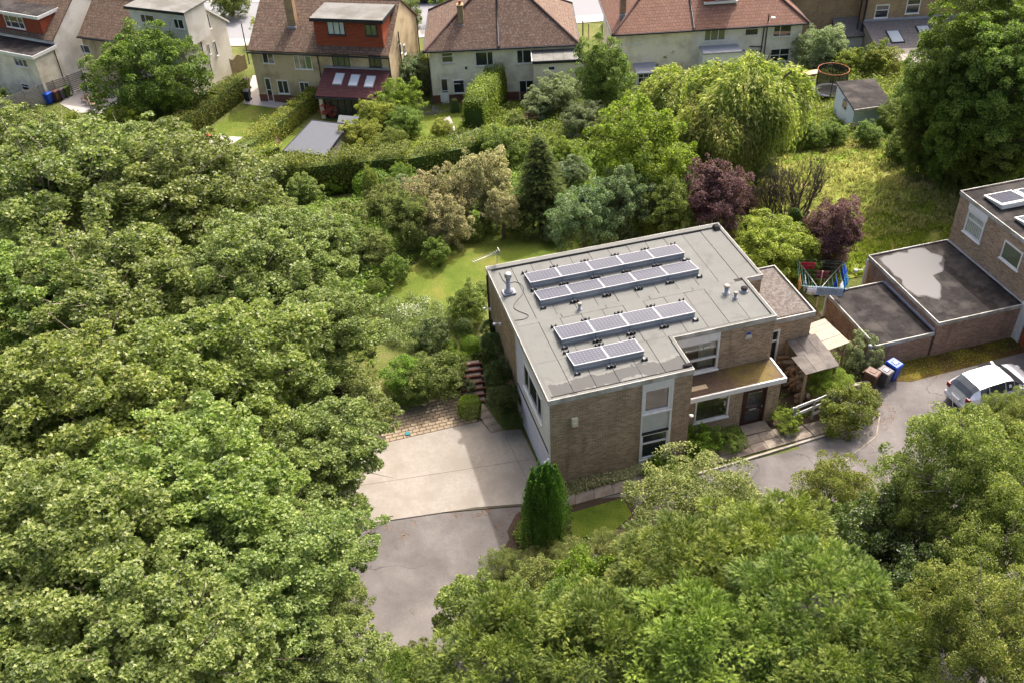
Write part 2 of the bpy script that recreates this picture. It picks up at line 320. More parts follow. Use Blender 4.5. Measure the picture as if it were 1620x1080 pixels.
def clump_pts(rng, R, nc, nl, rc=.27, squash=.8, zmin=-.45, fl=.75, rough=.3, tall=1.0, core=.12):
    D = sph(rng, nc, zmin); ph = rng.uniform(0, 6.28, 6)
    lump = 1+.13*np.sin(3*D[:, 0]+ph[0]+2*D[:, 1])+.11*np.sin(4.3*D[:, 1]+ph[1]-2*D[:, 2])+.08*np.sin(6*D[:, 2]+ph[2]+3*D[:, 0])
    rad = R*(1-rough*rng.random(nc)**1.4)*lump; C = D*rad[:, None]*np.array([1, 1, squash*tall])*(1-rc*.5)
    r = R*rc*(.55+.75*rng.random(nc)); w = r**2/(r**2).sum(); idx = rng.choice(nc, nl, p=w)
    out = unit(C[idx]+1e-6); up = np.array([0, 0, 1.0]); dd = unit(rng.normal(size=(nl, 3))+.65*out+.45*up)
    q = (.45+.55*rng.random(nl)**.5)[:, None]
    ax = unit(rng.normal(size=(nc, 3))*np.array([1, 1, .5])+unit(C)*.8)[idx]; st = (.9*rng.random(nc)**2)[idx][:, None]; dd2 = dd+ax*(dd*ax).sum(1)[:, None]*st*1.6
    P = C[idx]+dd2*(r[idx][:, None])*q*np.array([1, 1, fl])
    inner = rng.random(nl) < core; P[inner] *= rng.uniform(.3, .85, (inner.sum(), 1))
    ct = rng.random(nc); return P, dd, out, ct[idx], C, r, inner
def limbs_mesh(name, rng, C, R, zc, mat, n=26, r0=.05):
    mb = MB(); pick = rng.choice(len(C), min(n, len(C)), replace=False); root = Vector((0, 0, -R*.75))
    fork = [Vector((rng.normal()*R*.12, rng.normal()*R*.12, R*rng.uniform(-.5, -.1))) for _ in range(4)]
    for fk in fork: mb.tube([root, root.lerp(fk, .5)+Vector((rng.normal()*.03*R, rng.normal()*.03*R, 0)), fk], [R*r0*1.1, R*r0*.85, R*r0*.65], 5, caps=False)
    for i, k in enumerate(pick):
        fk = fork[i % 4]; e = Vector(C[k])*1.03; mid = fk.lerp(e, .5)+Vector((rng.normal()*.06*R, rng.normal()*.06*R, .05*R))
        mb.tube([fk, mid, e], [R*r0*.5, R*r0*.28, R*r0*.09], 4, caps=False)
        for _ in range(2):
            e2 = e+Vector(rng.normal(size=3)*R*.2); mb.tube([mid, mid.lerp(e2, .6)+Vector(rng.normal(size=3)*R*.03), e2], [R*r0*.2, R*r0*.13, R*r0*.04], 3, caps=False)
    return mb.mesh(name, mat)
ARCH = {}
def arch(kind, R, variants, nc, nl, size, tmpl, mat, seed, rc=.27, squash=.8, zmin=-.45, fl=.75, rough=.3, up=.55, limb=True, tall=1.0, rand=.5, outw=.5, core=.12, hang=.0, sizevar=.35):
    L = []
    for v in range(variants):
        rng = np.random.default_rng(seed*17+v)
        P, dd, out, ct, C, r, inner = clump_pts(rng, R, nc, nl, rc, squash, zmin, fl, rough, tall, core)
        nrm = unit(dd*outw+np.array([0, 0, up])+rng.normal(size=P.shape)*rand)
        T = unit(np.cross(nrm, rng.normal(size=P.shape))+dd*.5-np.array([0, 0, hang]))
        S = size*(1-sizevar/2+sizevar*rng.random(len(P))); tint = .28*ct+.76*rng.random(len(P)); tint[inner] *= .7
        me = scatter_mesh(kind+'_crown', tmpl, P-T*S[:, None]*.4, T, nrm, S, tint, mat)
        lm = limbs_mesh(kind+'_limbs', rng, C, R, 0, M['bark_pale' if kind in ('open', 'birch') else 'bark'], n=48 if kind == 'open' else 30, r0=.04) if limb else None
        L.append((me, lm))
    ARCH[kind] = (R, L)
LM = {}
LM['syc'] = leafmat('sycamore_leaves', (.036, .065, .016), (.098, .150, .038), (.18, .235, .08), (.26, .27, .11), rough=.42, spec=.35)
LM['syc2'] = leafmat('yellow_green_broad_leaves', (.04, .075, .015), (.108, .168, .036), (.18, .24, .065), (.32, .27, .10), rough=.45, spec=.4)
LM['oak'] = leafmat('deep_green_leaves', (.028, .055, .014), (.08, .13, .028), (.15, .21, .055), (.22, .22, .06), rough=.5)
LM['round'] = leafmat('round_tree_leaves', (.024, .048, .010), (.062, .11, .020), (.125, .175, .038), (.30, .22, .07), rough=.5)
LM['lime'] = leafmat('lime_green_leaves', (.045, .09, .010), (.11, .18, .022), (.18, .26, .04), rough=.5)
LM['limey'] = leafmat('yellow_lime_leaves', (.06, .105, .012), (.14, .205, .026), (.23, .30, .055), rough=.5)
LM['blue'] = leafmat('blue_green_leaves', (.03, .065, .03), (.085, .145, .065), (.16, .22, .11), (.30, .26, .12), rough=.42, spec=.5)
LM['grey'] = leafmat('grey_green_leaves', (.05, .08, .04), (.125, .175, .095), (.23, .285, .18), rough=.6)
LM['olive'] = leafmat('olive_green_leaves', (.04, .065, .018), (.10, .14, .042), (.19, .225, .08), (.28, .27, .13), rough=.55)
LM['beige'] = leafmat('beige_flowering_leaves', (.055, .075, .025), (.18, .195, .09), (.32, .325, .19), (.40, .38, .26), rough=.6, trans=.18)
LM['purple'] = leafmat('dark_purple_leaves', (.028, .015, .018), (.085, .050, .060), (.18, .115, .135), (.26, .18, .19), rough=.5)
LM['purpleb'] = leafmat('brown_purple_leaves', (.035, .022, .018), (.095, .065, .055), (.18, .13, .11), (.25, .20, .13), rough=.55)
LM['red'] = leafmat('pink_red_maple_leaves', (.12, .025, .03), (.33, .085, .085), (.48, .17, .16), rough=.5)
LM['shade'] = leafmat('dark_evergreen_leaves', (.014, .03, .010), (.038, .07, .018), (.085, .13, .035), rough=.35, spec=.5)
LM['bush'] = leafmat('mid_green_shrub_leaves', (.03, .06, .012), (.08, .14, .024), (.16, .23, .05), rough=.45)
LM['hedge'] = leafmat('hedge_leaves', (.035, .058, .012), (.085, .125, .022), (.17, .21, .045), (.28, .26, .07), rough=.5)
LM['hedgey'] = leafmat('yellow_tipped_hedge_leaves', (.055, .085, .012), (.135, .18, .03), (.25, .285, .06), rough=.5)
LM['box'] = leafmat('clipped_box_leaves', (.03, .065, .008), (.08, .15, .014), (.14, .23, .03), rough=.5)
LM['cypress'] = leafmat('bright_green_cypress_foliage', (.016, .055, .010), (.06, .145, .022), (.14, .26, .05), rough=.55, trans=.06)
LM['leyl'] = leafmat('green_conifer_sprays', (.018, .044, .008), (.068, .118, .020), (.155, .215, .042), (.26, .22, .10), rough=.55, trans=.25)
LM['leyl2'] = leafmat('yellow_green_conifer_sprays', (.03, .065, .010), (.092, .15, .022), (.18, .25, .045), rough=.55, trans=.25)
LM['spruce'] = leafmat('dark_spruce_needles', (.014, .022, .009), (.026, .042, .013), (.058, .078, .022), rough=.8, trans=.05, spec=.04)
LM['willow'] = leafmat('willow_leaves', (.05, .09, .018), (.15, .195, .048), (.29, .32, .115), rough=.5)
LM['birch'] = leafmat('birch_leaves', (.034, .060, .011), (.096, .140, .030), (.19, .228, .060), (.36, .30, .09), rough=.45)
LM['pale'] = leafmat('pale_variegated_leaves', (.04, .065, .02), (.108, .142, .045), (.21, .24, .095), (.30, .28, .17), rough=.55)
LM['palecov'] = leafmat('silver_edged_leaves', (.08, .11, .05), (.24, .27, .15), (.45, .46, .32), rough=.55)
LM['grass'] = leafmat('lush_grass_blades', (.07, .115, .018), (.13, .19, .035), (.21, .27, .06), rough=.6)
LM['straw'] = leafmat('dry_meadow_grass', (.09, .135, .045), (.165, .195, .08), (.265, .265, .15), rough=.7)
LM['flower'] = leafmat('white_pink_petals', (.45, .30, .38), (.66, .58, .60), (.75, .72, .66), rough=.6)
LM['dry'] = leafmat('dry_brown_leaves', (.04, .03, .022), (.085, .062, .042), (.16, .125, .09), rough=.8, trans=.05)
LM['orange'] = leafmat('orange_petals', (.35, .10, .03), (.5, .16, .05), (.6, .3, .1), rough=.6)

arch('big', 3.6, 3, 330, 62000, .135, LOBE, LM['syc'], 3, rc=.10, squash=.85, rough=.55, up=.9, outw=.2, core=.2, rand=.85)
arch('open', 3.6, 2, 260, 40000, .14, LOBE, LM['syc'], 5, rc=.11, squash=.85, rough=.75, up=1.0, outw=.25, core=.14, rand=.85)
arch('mid', 2.6, 4, 210, 27000, .13, LEAF, LM['bush'], 8, rc=.13, squash=.95, rough=.45, zmin=-.8, core=.22, rand=.6, up=.85, outw=.35)
arch('shrub', 1.2, 3, 90, 12000, .075, LEAF, LM['bush'], 9, rc=.18, squash=.85, zmin=-.9, rough=.3, limb=False)
arch('round', 2.6, 2, 330, 52000, .105, LEAF, LM['round'], 14, rc=.115, squash=1.0, zmin=-1.0, rough=.3, core=.2, rand=.75, up=.75, outw=.35)
arch('fine', 2.4, 2, 220, 42000, .075, LEAF, LM['pale'], 10, rc=.13, squash=.8, rough=.5, rand=.7, up=.9, outw=.3)
arch('birch', 3.0, 2, 260, 60000, .085, LEAF, LM['birch'], 11, rc=.11, squash=.95, rough=.5, rand=.9, hang=.5, fl=1.3, core=.2, up=.8, outw=.3)
arch('leyl', 2.6, 3, 120, 9000, .30, FROND, LM['leyl'], 12, rc=.22, squash=.75, zmin=-.25, rough=.22, up=.35, limb=False, outw=.9, rand=.35, core=.04)
for kind in ('leyl',):                               # sprays point outward rather than sideways
    R0, L = ARCH[kind]; L2 = []
    for v in range(3):
        rng = np.random.default_rng(900+v); P, dd, out, ct, C, r, inner = clump_pts(rng, R0, 260, 21000, .13, .78, -.3, .8, .34, 1.0, .03)
        T = unit(dd+.35*out+rng.normal(size=P.shape)*.38+np.array([0, 0, .12])); nrm = unit(np.array([0, 0, 1.0])+rng.normal(size=P.shape)*.35+.3*dd)
        S = .185*(.6+.8*rng.random(len(P))); L2.append((scatter_mesh('conifer_crown', FROND, P, T, nrm, S, .4*ct+.6*rng.random(len(P)), LM['leyl']), None))
    ARCH[kind] = (R0, L2)
def ball_mesh(name, R, n, size, mat, seed, shape='ball', sq=1.0, tmpl=LEAF, rough=.06):
    rng = np.random.default_rng(seed)
    if shape == 'ball': D = sph(rng, n, -.7); P = D*R*(1-rough*rng.random((n, 1)))*np.array([1, 1, sq]); Nn = D
    else:
        D = sph(rng, n, -.8); k = (np.abs(D)**3.2).sum(1)**(1/3.2); P = D/k[:, None]*R*(1-rough*rng.random((n, 1)))*np.array([1, 1, sq]); Nn = D
    Nn = unit(Nn+rng.normal(size=P.shape)*.55); T = np.cross(Nn, rng.normal(size=P.shape))
    return scatter_mesh(name, tmpl, P, T, Nn, size*(.7+.6*rng.random(n)), rng.random(n)*.9, mat)
ARCH['ball'] = (.6, [(ball_mesh('clipped_ball', .6, 7000, .045, LM['box'], 31), None)])
ARCH['cube'] = (.6, [(ball_mesh('clipped_block', .6, 8000, .045, LM['box'], 32, 'cube', .85), None)])
def willow_mesh(seed, R, ns, per=15):
    rng = np.random.default_rng(seed); D = sph(rng, ns, .02); lob = 1+.16*np.sin(5*np.arctan2(D[:, 1], D[:, 0])+seed)
    P0 = D*np.array([R, R, R*.62])*lob[:, None]*(rng.uniform(.45, 1, (ns, 1)))
    outd = unit(P0*np.array([1, 1, 0])+1e-6); L = R*(.35+.75*rng.random(ns)); PP, TT = [], []; clump = np.sin(9*np.arctan2(D[:, 1], D[:, 0])+4*D[:, 2])*.5+.5
    for k in range(per):
        s = (k+rng.random(ns))/per; ang = np.minimum(1, s*1.9)[:, None]
        pos = P0+outd*(L*.16*np.sin(np.minimum(1, s*1.4)*1.57))[:, None]+np.array([0, 0, 1])*(L*(.10*np.sin(s*3.1)-s**1.5))[:, None]+rng.normal(size=(ns, 3))*.035
        PP.append(pos); TT.append(outd*(1-ang)+np.array([0, 0, -1.0])*(ang+.1)+rng.normal(size=(ns, 3))*.33)
    P = np.concatenate(PP); T = np.concatenate(TT); Nn = unit(rng.normal(size=P.shape)+.5*np.tile(outd, (per, 1)))
    t = np.clip(.35*np.tile(clump, per)+.65*rng.random(len(P)), 0, 1)
    return scatter_mesh('willow_crown', NARROW, P, T, Nn, .26*(.7+.6*rng.random(len(P))), t, LM['willow'])
_w = []
for s_ in (41, 42):
    mb = MB(); rng = np.random.default_rng(s_)
    for k in range(9):
        a = k*.7+rng.random(); e = Vector((math.cos(a)*2.2, math.sin(a)*2.2, 1.2+rng.random()*.6)); mb.tube([(0, 0, -1.5), (e.x*.35, e.y*.35, .3), e], [.22, .12, .04], 5, caps=False)
    _w.append((willow_mesh(s_, 3.2, 4300), mb.mesh('willow_limbs', M['bark'])))
ARCH['willow'] = (3.2, _w)
def column_mesh(seed, R, H, mat, spires=20, n=26000, size=.085):
    """upright conifer of many vertical flames"""
    rng = np.random.default_rng(seed); P, T, Nn, tt = [], [], [], []
    for k in range(spires):
        ring = k >= 4; a = (k*2.399)+rng.uniform(-.3, .3); rr = R*(rng.uniform(.50, .80) if ring else rng.uniform(.0, .25)); base = -.5*H if k % 3 else -.15*H
        top = H*.5*(1-.42*(rr/R)**2)*rng.uniform(.86, 1.04)
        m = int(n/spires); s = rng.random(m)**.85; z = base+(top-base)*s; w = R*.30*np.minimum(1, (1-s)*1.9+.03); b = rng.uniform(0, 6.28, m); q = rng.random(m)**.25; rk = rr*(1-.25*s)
        cx, cy = np.cos(a)*rk, np.sin(a)*rk
        P.append(np.stack([cx+np.cos(b)*w*q, cy+np.sin(b)*w*q, z], 1)); o = np.stack([np.cos(b), np.sin(b), np.zeros(m)], 1)
        T.append(o*.5+np.array([0, 0, 1.0])+rng.normal(size=(m, 3))*.25); Nn.append(unit(o+rng.normal(size=(m, 3))*.3)); tt.append(.15*rng.random()+.45*rng.random(m)+.4*q**3)  # lit tips put into the tint, along with lighter new growth outside
    m = n//3; b = rng.uniform(0, 6.28, m); z = rng.uniform(-.5, .42, m)*H; w = R*.55*np.sqrt(np.clip(1-(np.abs(z/H+.08)/.56)**2.4, .02, 1))
    P.append(np.stack([np.cos(b)*w, np.sin(b)*w, z], 1)); o = np.stack([np.cos(b), np.sin(b), np.zeros(m)], 1); T.append(o*.6+np.array([0, 0, 1.0])+rng.normal(size=(m, 3))*.3); Nn.append(unit(o+rng.normal(size=(m, 3))*.3)); tt.append(rng.random(m)*.3)
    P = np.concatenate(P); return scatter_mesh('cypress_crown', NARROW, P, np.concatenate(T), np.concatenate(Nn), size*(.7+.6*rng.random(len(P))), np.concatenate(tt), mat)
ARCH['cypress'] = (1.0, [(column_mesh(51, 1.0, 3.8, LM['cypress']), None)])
def spruce_mesh(seed, R, H, mat):
    rng = np.random.default_rng(seed); P, T, Nn, S, tt = [], [], [], [], []
    z = 0.03
    while z < 1:
        rr = R*(1-z)**.85+.08; nb = int(7+9*(1-z))
        for k in range(nb):
            a = rng.uniform(0, 6.28); L = rr*rng.uniform(.8, 1.1); m = int(10+60*L/R); s = rng.random(m)**.7
            side = rng.normal(size=m)*.16*L*(1.1-s*.6); zz = z*H+L*(.22-.42*s+.18*s*s)-np.abs(side)*.25
            x = math.cos(a)*L*s-math.sin(a)*side; y = math.sin(a)*L*s+math.cos(a)*side
            P.append(np.stack([x, y, zz], 1)); d = np.array([math.cos(a), math.sin(a), -.25]); sd = np.array([-math.sin(a), math.cos(a), 0])
            T.append(d+sd[None]*np.sign(side)[:, None]*.7+rng.normal(size=(m, 3))*.25); Nn.append(np.tile([0, 0, 1.0], (m, 1))+rng.normal(size=(m, 3))*.3); tt.append(rng.random(m)*.75+.25*s)
        z += .03+.03*(1-z)
    P = np.concatenate(P); return scatter_mesh('spruce_crown', FROND, P-np.array([0, 0, H*.5]), np.concatenate(T), unit(np.concatenate(Nn)), .22*(.7+.6*rng.random(len(P))), np.concatenate(tt), mat)
ARCH['spruce'] = (1.7, [(spruce_mesh(61, 1.7, 6.5, LM['spruce']), None)])
def bare_mesh(seed, H, n=7):
    rng = np.random.default_rng(seed); mb = MB()
    def grow(p, d, L, r, lv):
        e = p+d*L; mb.tube([p, p.lerp(e, .5)+Vector(rng.normal(size=3)*L*.05), e], [r, r*.8, r*.6], 4, caps=False)
        if lv == 0: return
        for _ in range(3 if lv > 1 else 4):
            q = (d+Vector(rng.normal(size=3))*.38+Vector((0, 0, .25))).normalized(); grow(p.lerp(e, rng.uniform(.55, 1)), q, L*rng.uniform(.55, .8), r*.55, lv-1)
    for k in range(n):
        a = k*6.28/n+rng.random(); grow(Vector((math.cos(a)*.08, math.sin(a)*.08, 0)), Vector((math.cos(a)*.35, math.sin(a)*.35, 1)).normalized(), H*.42, .055, 3)
    return mb.mesh('bare_limbs', M['bark'])
CNT = {}
TRUNK = None
def plant(kind, px, py, rpx, zc, name, label, cat, mat=None, sx=1.0, sz=1.0, group=None, trunk=True, rz=None, var=None, sy=None, crownname='crown', pos=None):
    """a tree or shrub standing on the ground: pixel of its crown centre, crown radius in pixels, height of the crown centre"""
    global TRUNK
    R0, L = ARCH[kind]; p = pos or gnd(px, py, zc)
    if kind in ('mid', 'shrub', 'fine') and rpx <= 46 and name not in ('flowering_tree',):
        for _ in range(3):
            rm = rpx/pxm(p)*sz
            if zc > .92*rm: zc = .92*rm; p = gnd(px, py, zc)
        trunk = False
    s = rpx/pxm(p)/R0; i = CNT.get(kind, 0); CNT[kind] = i+1
    me, lm = L[(i if var is None else var) % len(L)]; g = hgt(p.x, p.y)
    root = empty(name, (p.x, p.y, g), R_.uniform(0, 6.28) if rz is None else rz); tag(root, label, cat, group)
    c = link(crownname, me, root, (0, 0, zc), scale=(s*sx, s*(sy or sx), s*sz))
    c.scale.z = max(s*sz, min(.97*zc/R0, s*1.22)) if kind in ('mid', 'shrub', 'fine') else s*sz
    if mat:
        c.material_slots[0].link = 'OBJECT'; c.material_slots[0].material = LM[mat]
    if lm: link('limbs', lm, root, (0, 0, zc), scale=(s*sx, s*(sy or sx), s*sz))
    if trunk and zc > .8:
        if TRUNK is None:
            mb = MB(); mb.tube([(0, 0, -.04), (.06, .03, .3), (-.03, .05, .65), (0, 0, 1)], [1.25, 1, .85, .7], 8); TRUNK = mb.mesh('trunk', M['bark'])
        link('trunk', TRUNK, root, (0, 0, -.1), scale=(s*R0*.06+.03,)*2+(zc+.1-s*R0*sz*.5 if zc > s*R0 else zc*.8,))
    return root
def hedge(name, label, pts, w, h, mat, dens=230, size=.09, cat='hedge', group=None, seed=1, ragged=.10, round_=.3):
    """hedge along ground points: leaves over its two faces, its top and ends"""
    rng = np.random.default_rng(seed); P, T, Nn = [], [], []; base = Vector(pts[0]); core = MB()
    for a, b in zip(pts[:-1], pts[1:]):
        a, b = Vector(a), Vector(b); d = Vector((b.x-a.x, b.y-a.y, 0)); L = d.length; d.normalize(); n = Vector((-d.y, d.x, 0))
        m = int(L*(2*h+w)*dens*2.2); u = rng.random(m)*(L+w*.5)-w*.25; q = rng.random(m)*(2*h+w)
        hh = h*(1+.07*np.sin(u*1.7+seed)+.05*np.sin(u*4.1+seed*2)); side = np.where(q < h, -1, np.where(q < 2*h, 1, 0))
        z = np.where(side == 0, 1.0, (q % h)/h); o = np.where(side == 0, (q-2*h)/w*2-1, side).astype(float)
        o *= 1-round_*np.clip(z-.7, 0, 1)*1.5; o *= 1-ragged*rng.random(m); z2 = z*hh*(1-.12*(np.abs(o) > .8))-ragged*rng.random(m)*.6
        gx = a.x+d.x*u+n.x*o*w/2; gy = a.y+d.y*u+n.y*o*w/2; gz = np.array([hgt(x, y) for x, y in zip(gx[::8], gy[::8])]); gz = np.repeat(gz, 8)[:m]
        P.append(np.stack([gx, gy, gz+np.maximum(z2, .03)], 1)); nr = np.stack([n.x*side, n.y*side, np.where(side == 0, 1.0, .35)], 1)+rng.normal(size=(m, 3))*.5
        Nn.append(unit(nr)); T.append(np.cross(nr, rng.normal(size=(m, 3))))
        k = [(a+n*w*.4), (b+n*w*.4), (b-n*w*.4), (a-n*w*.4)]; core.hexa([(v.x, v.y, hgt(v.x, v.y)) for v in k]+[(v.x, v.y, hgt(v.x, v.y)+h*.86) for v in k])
    P = np.concatenate(P)-np.array(base); T = np.concatenate(T); Nn = np.concatenate(Nn)
    root = empty(name, base); tag(root, label, cat, group)
    link('foliage', scatter_mesh('hedge_foliage', LEAF, P, T, Nn, size*(.7+.6*rng.random(len(P))), rng.random(len(P))*.95, LM[mat]), root)
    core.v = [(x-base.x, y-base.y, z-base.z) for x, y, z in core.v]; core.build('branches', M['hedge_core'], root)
    return root
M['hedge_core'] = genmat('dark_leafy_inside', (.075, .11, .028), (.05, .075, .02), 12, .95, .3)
def inpoly(x, y, poly):
    c = np.zeros(len(x), bool); n = len(poly)
    for i in range(n):
        x1, y1 = poly[i][:2]; x2, y2 = poly[(i+1) % n][:2]
        if y1 == y2: continue
        k = ((y1 > y) != (y2 > y)) & (x < (x2-x1)*(y-y1)/(y2-y1)+x1); c ^= k
    return c
def cover(name, label, poly, n, size, mat, h=.12, tmpl=LEAF, seed=1, up=.6, cat=None, kind='stuff', clump=0.0, upright=0.0):
    """ground cover scattered over a polygon on the terrain"""
    rng = np.random.default_rng(seed); xs = [p[0] for p in poly]; ys = [p[1] for p in poly]
    x = rng.uniform(min(xs), max(xs), n*3); y = rng.uniform(min(ys), max(ys), n*3)
    if clump:
        cc = np.stack([x[:int(n/clump)], y[:int(n/clump)]], 1); k = rng.integers(0, len(cc), len(x)); x = cc[k, 0]+rng.normal(size=len(x))*.12; y = cc[k, 1]+rng.normal(size=len(x))*.12
    k = inpoly(x, y, poly); x, y = x[k][:n], y[k][:n]; n = len(x)
    z = np.array([hgt(a, b) for a, b in zip(x, y)])+h*rng.random(n)**.7*(.6+.4*np.sin(x*2.3)*np.sin(y*1.9))
    P = np.stack([x, y, z], 1); Nn = unit(np.array([0, 0, up])+rng.normal(size=P.shape)*.5); T = np.cross(Nn, rng.normal(size=P.shape))+np.array([0, 0, upright])
    pt = .5+.3*np.sin(x*.9+seed)*np.sin(y*.7+2*seed)
    return link(name, scatter_mesh(name, tmpl, P, T, Nn, size*(.6+.8*rng.random(n)), pt*.5+rng.random(n)*.6, LM[mat]), label=label, cat=cat, kind=kind)
# ------------------------------------------------------------------ ground
def axis_(lo, hi, a, b, step):
    v = list(np.arange(a, b+step/2, step)); o = []; d = step; x = a
    while x > lo: d *= 1.5; x -= d; o.append(x)
    q = []; d = step; x = b
    while x < hi: d *= 1.5; x += d; q.append(x)
    return o[::-1]+v+q
def grassmat(name, c1, c2, c3, s1=.5, s2=14):
    m, nt, b = newmat(name); co = objco(nt)
    f = ramp(nt, noise(nt, co, s1, 6, .65, .4), [(.36, c1), (.5, c2), (.64, c3)]); g = noise(nt, co, s2, 6, .75)
    col = mixc(nt, 1.0, f, ramp(nt, g, [(.3, (.55, .55, .5)), (.7, (1.35, 1.35, 1.25))]), 'MULTIPLY'); nt.links.new(col, b.inputs['Base Color'])
    b.inputs['Roughness'].default_value = .9; b.inputs['Specular IOR Level'].default_value = .1; bump(nt, b, g, .8, .05); return m
M['ground'] = grassmat('rough_garden_ground', (.075, .09, .025), (.11, .13, .035), (.16, .15, .06))
M['lawn'] = grassmat('mown_lawn', (.085, .125, .02), (.115, .15, .025), (.18, .175, .045), .35, 20)
M['lawn_dark'] = grassmat('deep_green_mown_lawn', (.06, .10, .012), (.09, .13, .018), (.12, .15, .025), .8, 20)  # darker, purer green turf than the back lawn
M['meadow'] = grassmat('rough_meadow_turf', (.13, .18, .025), (.20, .22, .05), (.30, .245, .10), .16, 9)
def terrain():
    xs = axis_(-900, 900, -60, 80, 1.0); ys = axis_(-400, 1200, -40, 120, 1.0); nx = len(xs)
    v = [(x, y, hgt(x, y)-.012) for y in ys for x in xs]
    f = [(j*nx+i, j*nx+i+1, (j+1)*nx+i+1, (j+1)*nx+i) for j in range(len(ys)-1) for i in range(nx-1)]
    me = bpy.data.meshes.new('ground'); me.from_pydata(v, [], f); me.polygons.foreach_set('use_smooth', [True]*len(f)); me.materials.append(M['ground'])
    tag(link('ground', me), kind='structure')
terrain()
def drape(name, poly, mat, off=.004, step=.5, kind='structure', parent=None, **k):
    bm = bmesh.new(); vs = [bm.verts.new((p[0], p[1], 0)) for p in poly]; bm.faces.new(vs)
    for ax in (0, 1):
        lo, hi = min(p[ax] for p in poly), max(p[ax] for p in poly); c = lo+step
        while c < hi:
            n = [0, 0, 0]; n[ax] = 1; o = [0, 0, 0]; o[ax] = c
            bmesh.ops.bisect_plane(bm, geom=bm.verts[:]+bm.edges[:]+bm.faces[:], plane_co=o, plane_no=n); c += step
    for v in bm.verts: v.co.z = hgt(v.co.x, v.co.y)+off
    bmesh.ops.recalc_face_normals(bm, faces=bm.faces[:])
    if bm.faces and sum(f.normal.z for f in bm.faces) < 0: bmesh.ops.reverse_faces(bm, faces=bm.faces[:])
    me = bpy.data.meshes.new(name); bm.to_mesh(me); bm.free(); me.materials.append(mat); me.polygons.foreach_set('use_smooth', [True]*len(me.polygons))
    return tag(link(name, me, parent, **k), kind=kind)
def GP(*pts, z=None): return [(gnd(*p) if z is None else at(p[0], p[1], z))[:2] for p in pts]
drape('near_drive', [(-12, -22), (30, -22), (30, 2.6), (11, 2.6), (11, -1.1), (-.2, -1.1), (-1.2, 1.6), (-9, 2.2), (-12, 2.4)], M['asphalt'], .006, 4)
conc = GP((470, 845), (752, 803), (829, 797), (862, 762), (845, 722), (824, 679), (797, 681), (777, 685), (761, 666), (579, 708), (440, 745), z=0)
slab = MB(); slab.prism(conc, -.05, .045); tag(slab.build('concrete_apron', M['concrete']), kind='structure')
# joints pressed into the apron
jm = MB()
for a, b in (((565, 768), (838, 726)), ((800, 690), (845, 780))):
    p, q = at(*a, .046), at(*b, .046); d = (q-p).normalized(); n = Vector((-d.y, d.x, 0))*.006
    jm.hexa([tuple(v) for v in (p-n, q-n, q+n, p+n)]+[tuple(v+Vector((0, 0, .003))) for v in (p-n, q-n, q+n, p+n)])
jm.build('joint', M['joint'], bpy.data.objects['concrete_apron'])
# block pavers, laid one by one
pv = GP((579, 708), (761, 666), (735, 612), (540, 650), (500, 720), z=0)
pm = MB(); pm.prism(pv, -.02, .012); pave = tag(pm.build('block_paving', M['joint']), kind='structure')
d = Vector((*pv[1], 0))-Vector((*pv[0], 0)); L = d.length; d.normalize(); n = Vector((-d.y, d.x, 0)); cnt = 0
pmesh = []
for k in range(3):
    m = MB(); w, h = .148, .098; m.hexa([(-w, -h, 0), (w, -h, 0), (w, h, 0), (-w, h, 0), (-w+.008, -h+.008, .05), (w-.008, -h+.008, .05), (w-.008, h-.008, .05), (-w+.008, h-.008, .05)]); pmesh.append(m.mesh('paver', M['paver']))
ang = math.atan2(d.y, d.x); xs_, ys_ = [], []
cells = [(i, j) for j in range(14) for i in range(-12, 22)]
cp = [(pv[0][0]+d.x*(i*.315+.157*(j % 2))+n.x*(j*.213+.12), pv[0][1]+d.y*(i*.315+.157*(j % 2))+n.y*(j*.213+.12)) for i, j in cells]
ok = inpoly(np.array([c[0] for c in cp]), np.array([c[1] for c in cp]), pv)
for c, o in zip(cp, ok):
    if o and cnt < 290 and c[0] > -6.3:
        link('paver', pmesh[cnt % 3], pave, (c[0], c[1], .0+R_.uniform(-.004, .006)), (0, 0, ang+R_.uniform(-.03, .03)), (R_.uniform(1.0, 1.04), R_.uniform(.98, 1.04), 1)); cnt += 1
# slabs beside the steps, front path and kerbs
def slabs(name, poly, nx, ny, mat, top=.05, gap=.02, bedmat=M['joint'], piece='paving_slab'):
    """path of separate slabs inside a four-cornered outline"""
    a, b, c, e = [Vector((p[0], p[1], 0)) for p in poly]; bm_ = MB(); bm_.prism([tuple(v) for v in (a, b, c, e)], lambda x, y: hgt(x, y)-.06, lambda x, y: hgt(x, y)+top-.03)
    root = tag(bm_.build(name, bedmat), kind='structure')
    for i in range(nx):
        for j in range(ny):
            q = []
            gx, gy = gap/max((b-a).length/nx, .1)/2, gap/max((e-a).length/ny, .1)/2
            for u, v in ((i+gx*1, j+gy*1), (i+1-gx, j+gy), (i+1-gx, j+1-gy), (i+gx, j+1-gy)):
                u /= nx; v /= ny; q.append(a.lerp(b, u).lerp(e.lerp(c, u), v))
            t = R_.uniform(-.006, .006); o_ = sum(q, Vector())/4; z = hgt(o_.x, o_.y)
            m = MB(); m.prism([(v.x-o_.x, v.y-o_.y) for v in q], top-.05, top+t); m.build(piece, mat, root, loc=(o_.x, o_.y, z))
    return root
slabs('side_path', GP((740, 635), (757, 628), (797, 681), (777, 685)), 1, 5, M['slabs'])
slabs('front_path', [p[:2] for p in (at(880, 806, 0), at(1062, 758, 0), at(1050, 741, 0), at(880, 786, 0))], 6, 1, M['slabs'])
slabs('entrance_path', [p[:2] for p in (at(1120, 738, 0), at(1288, 690, 0), at(1262, 668, 0), at(1108, 712, 0))], 7, 2, M['slabs'])
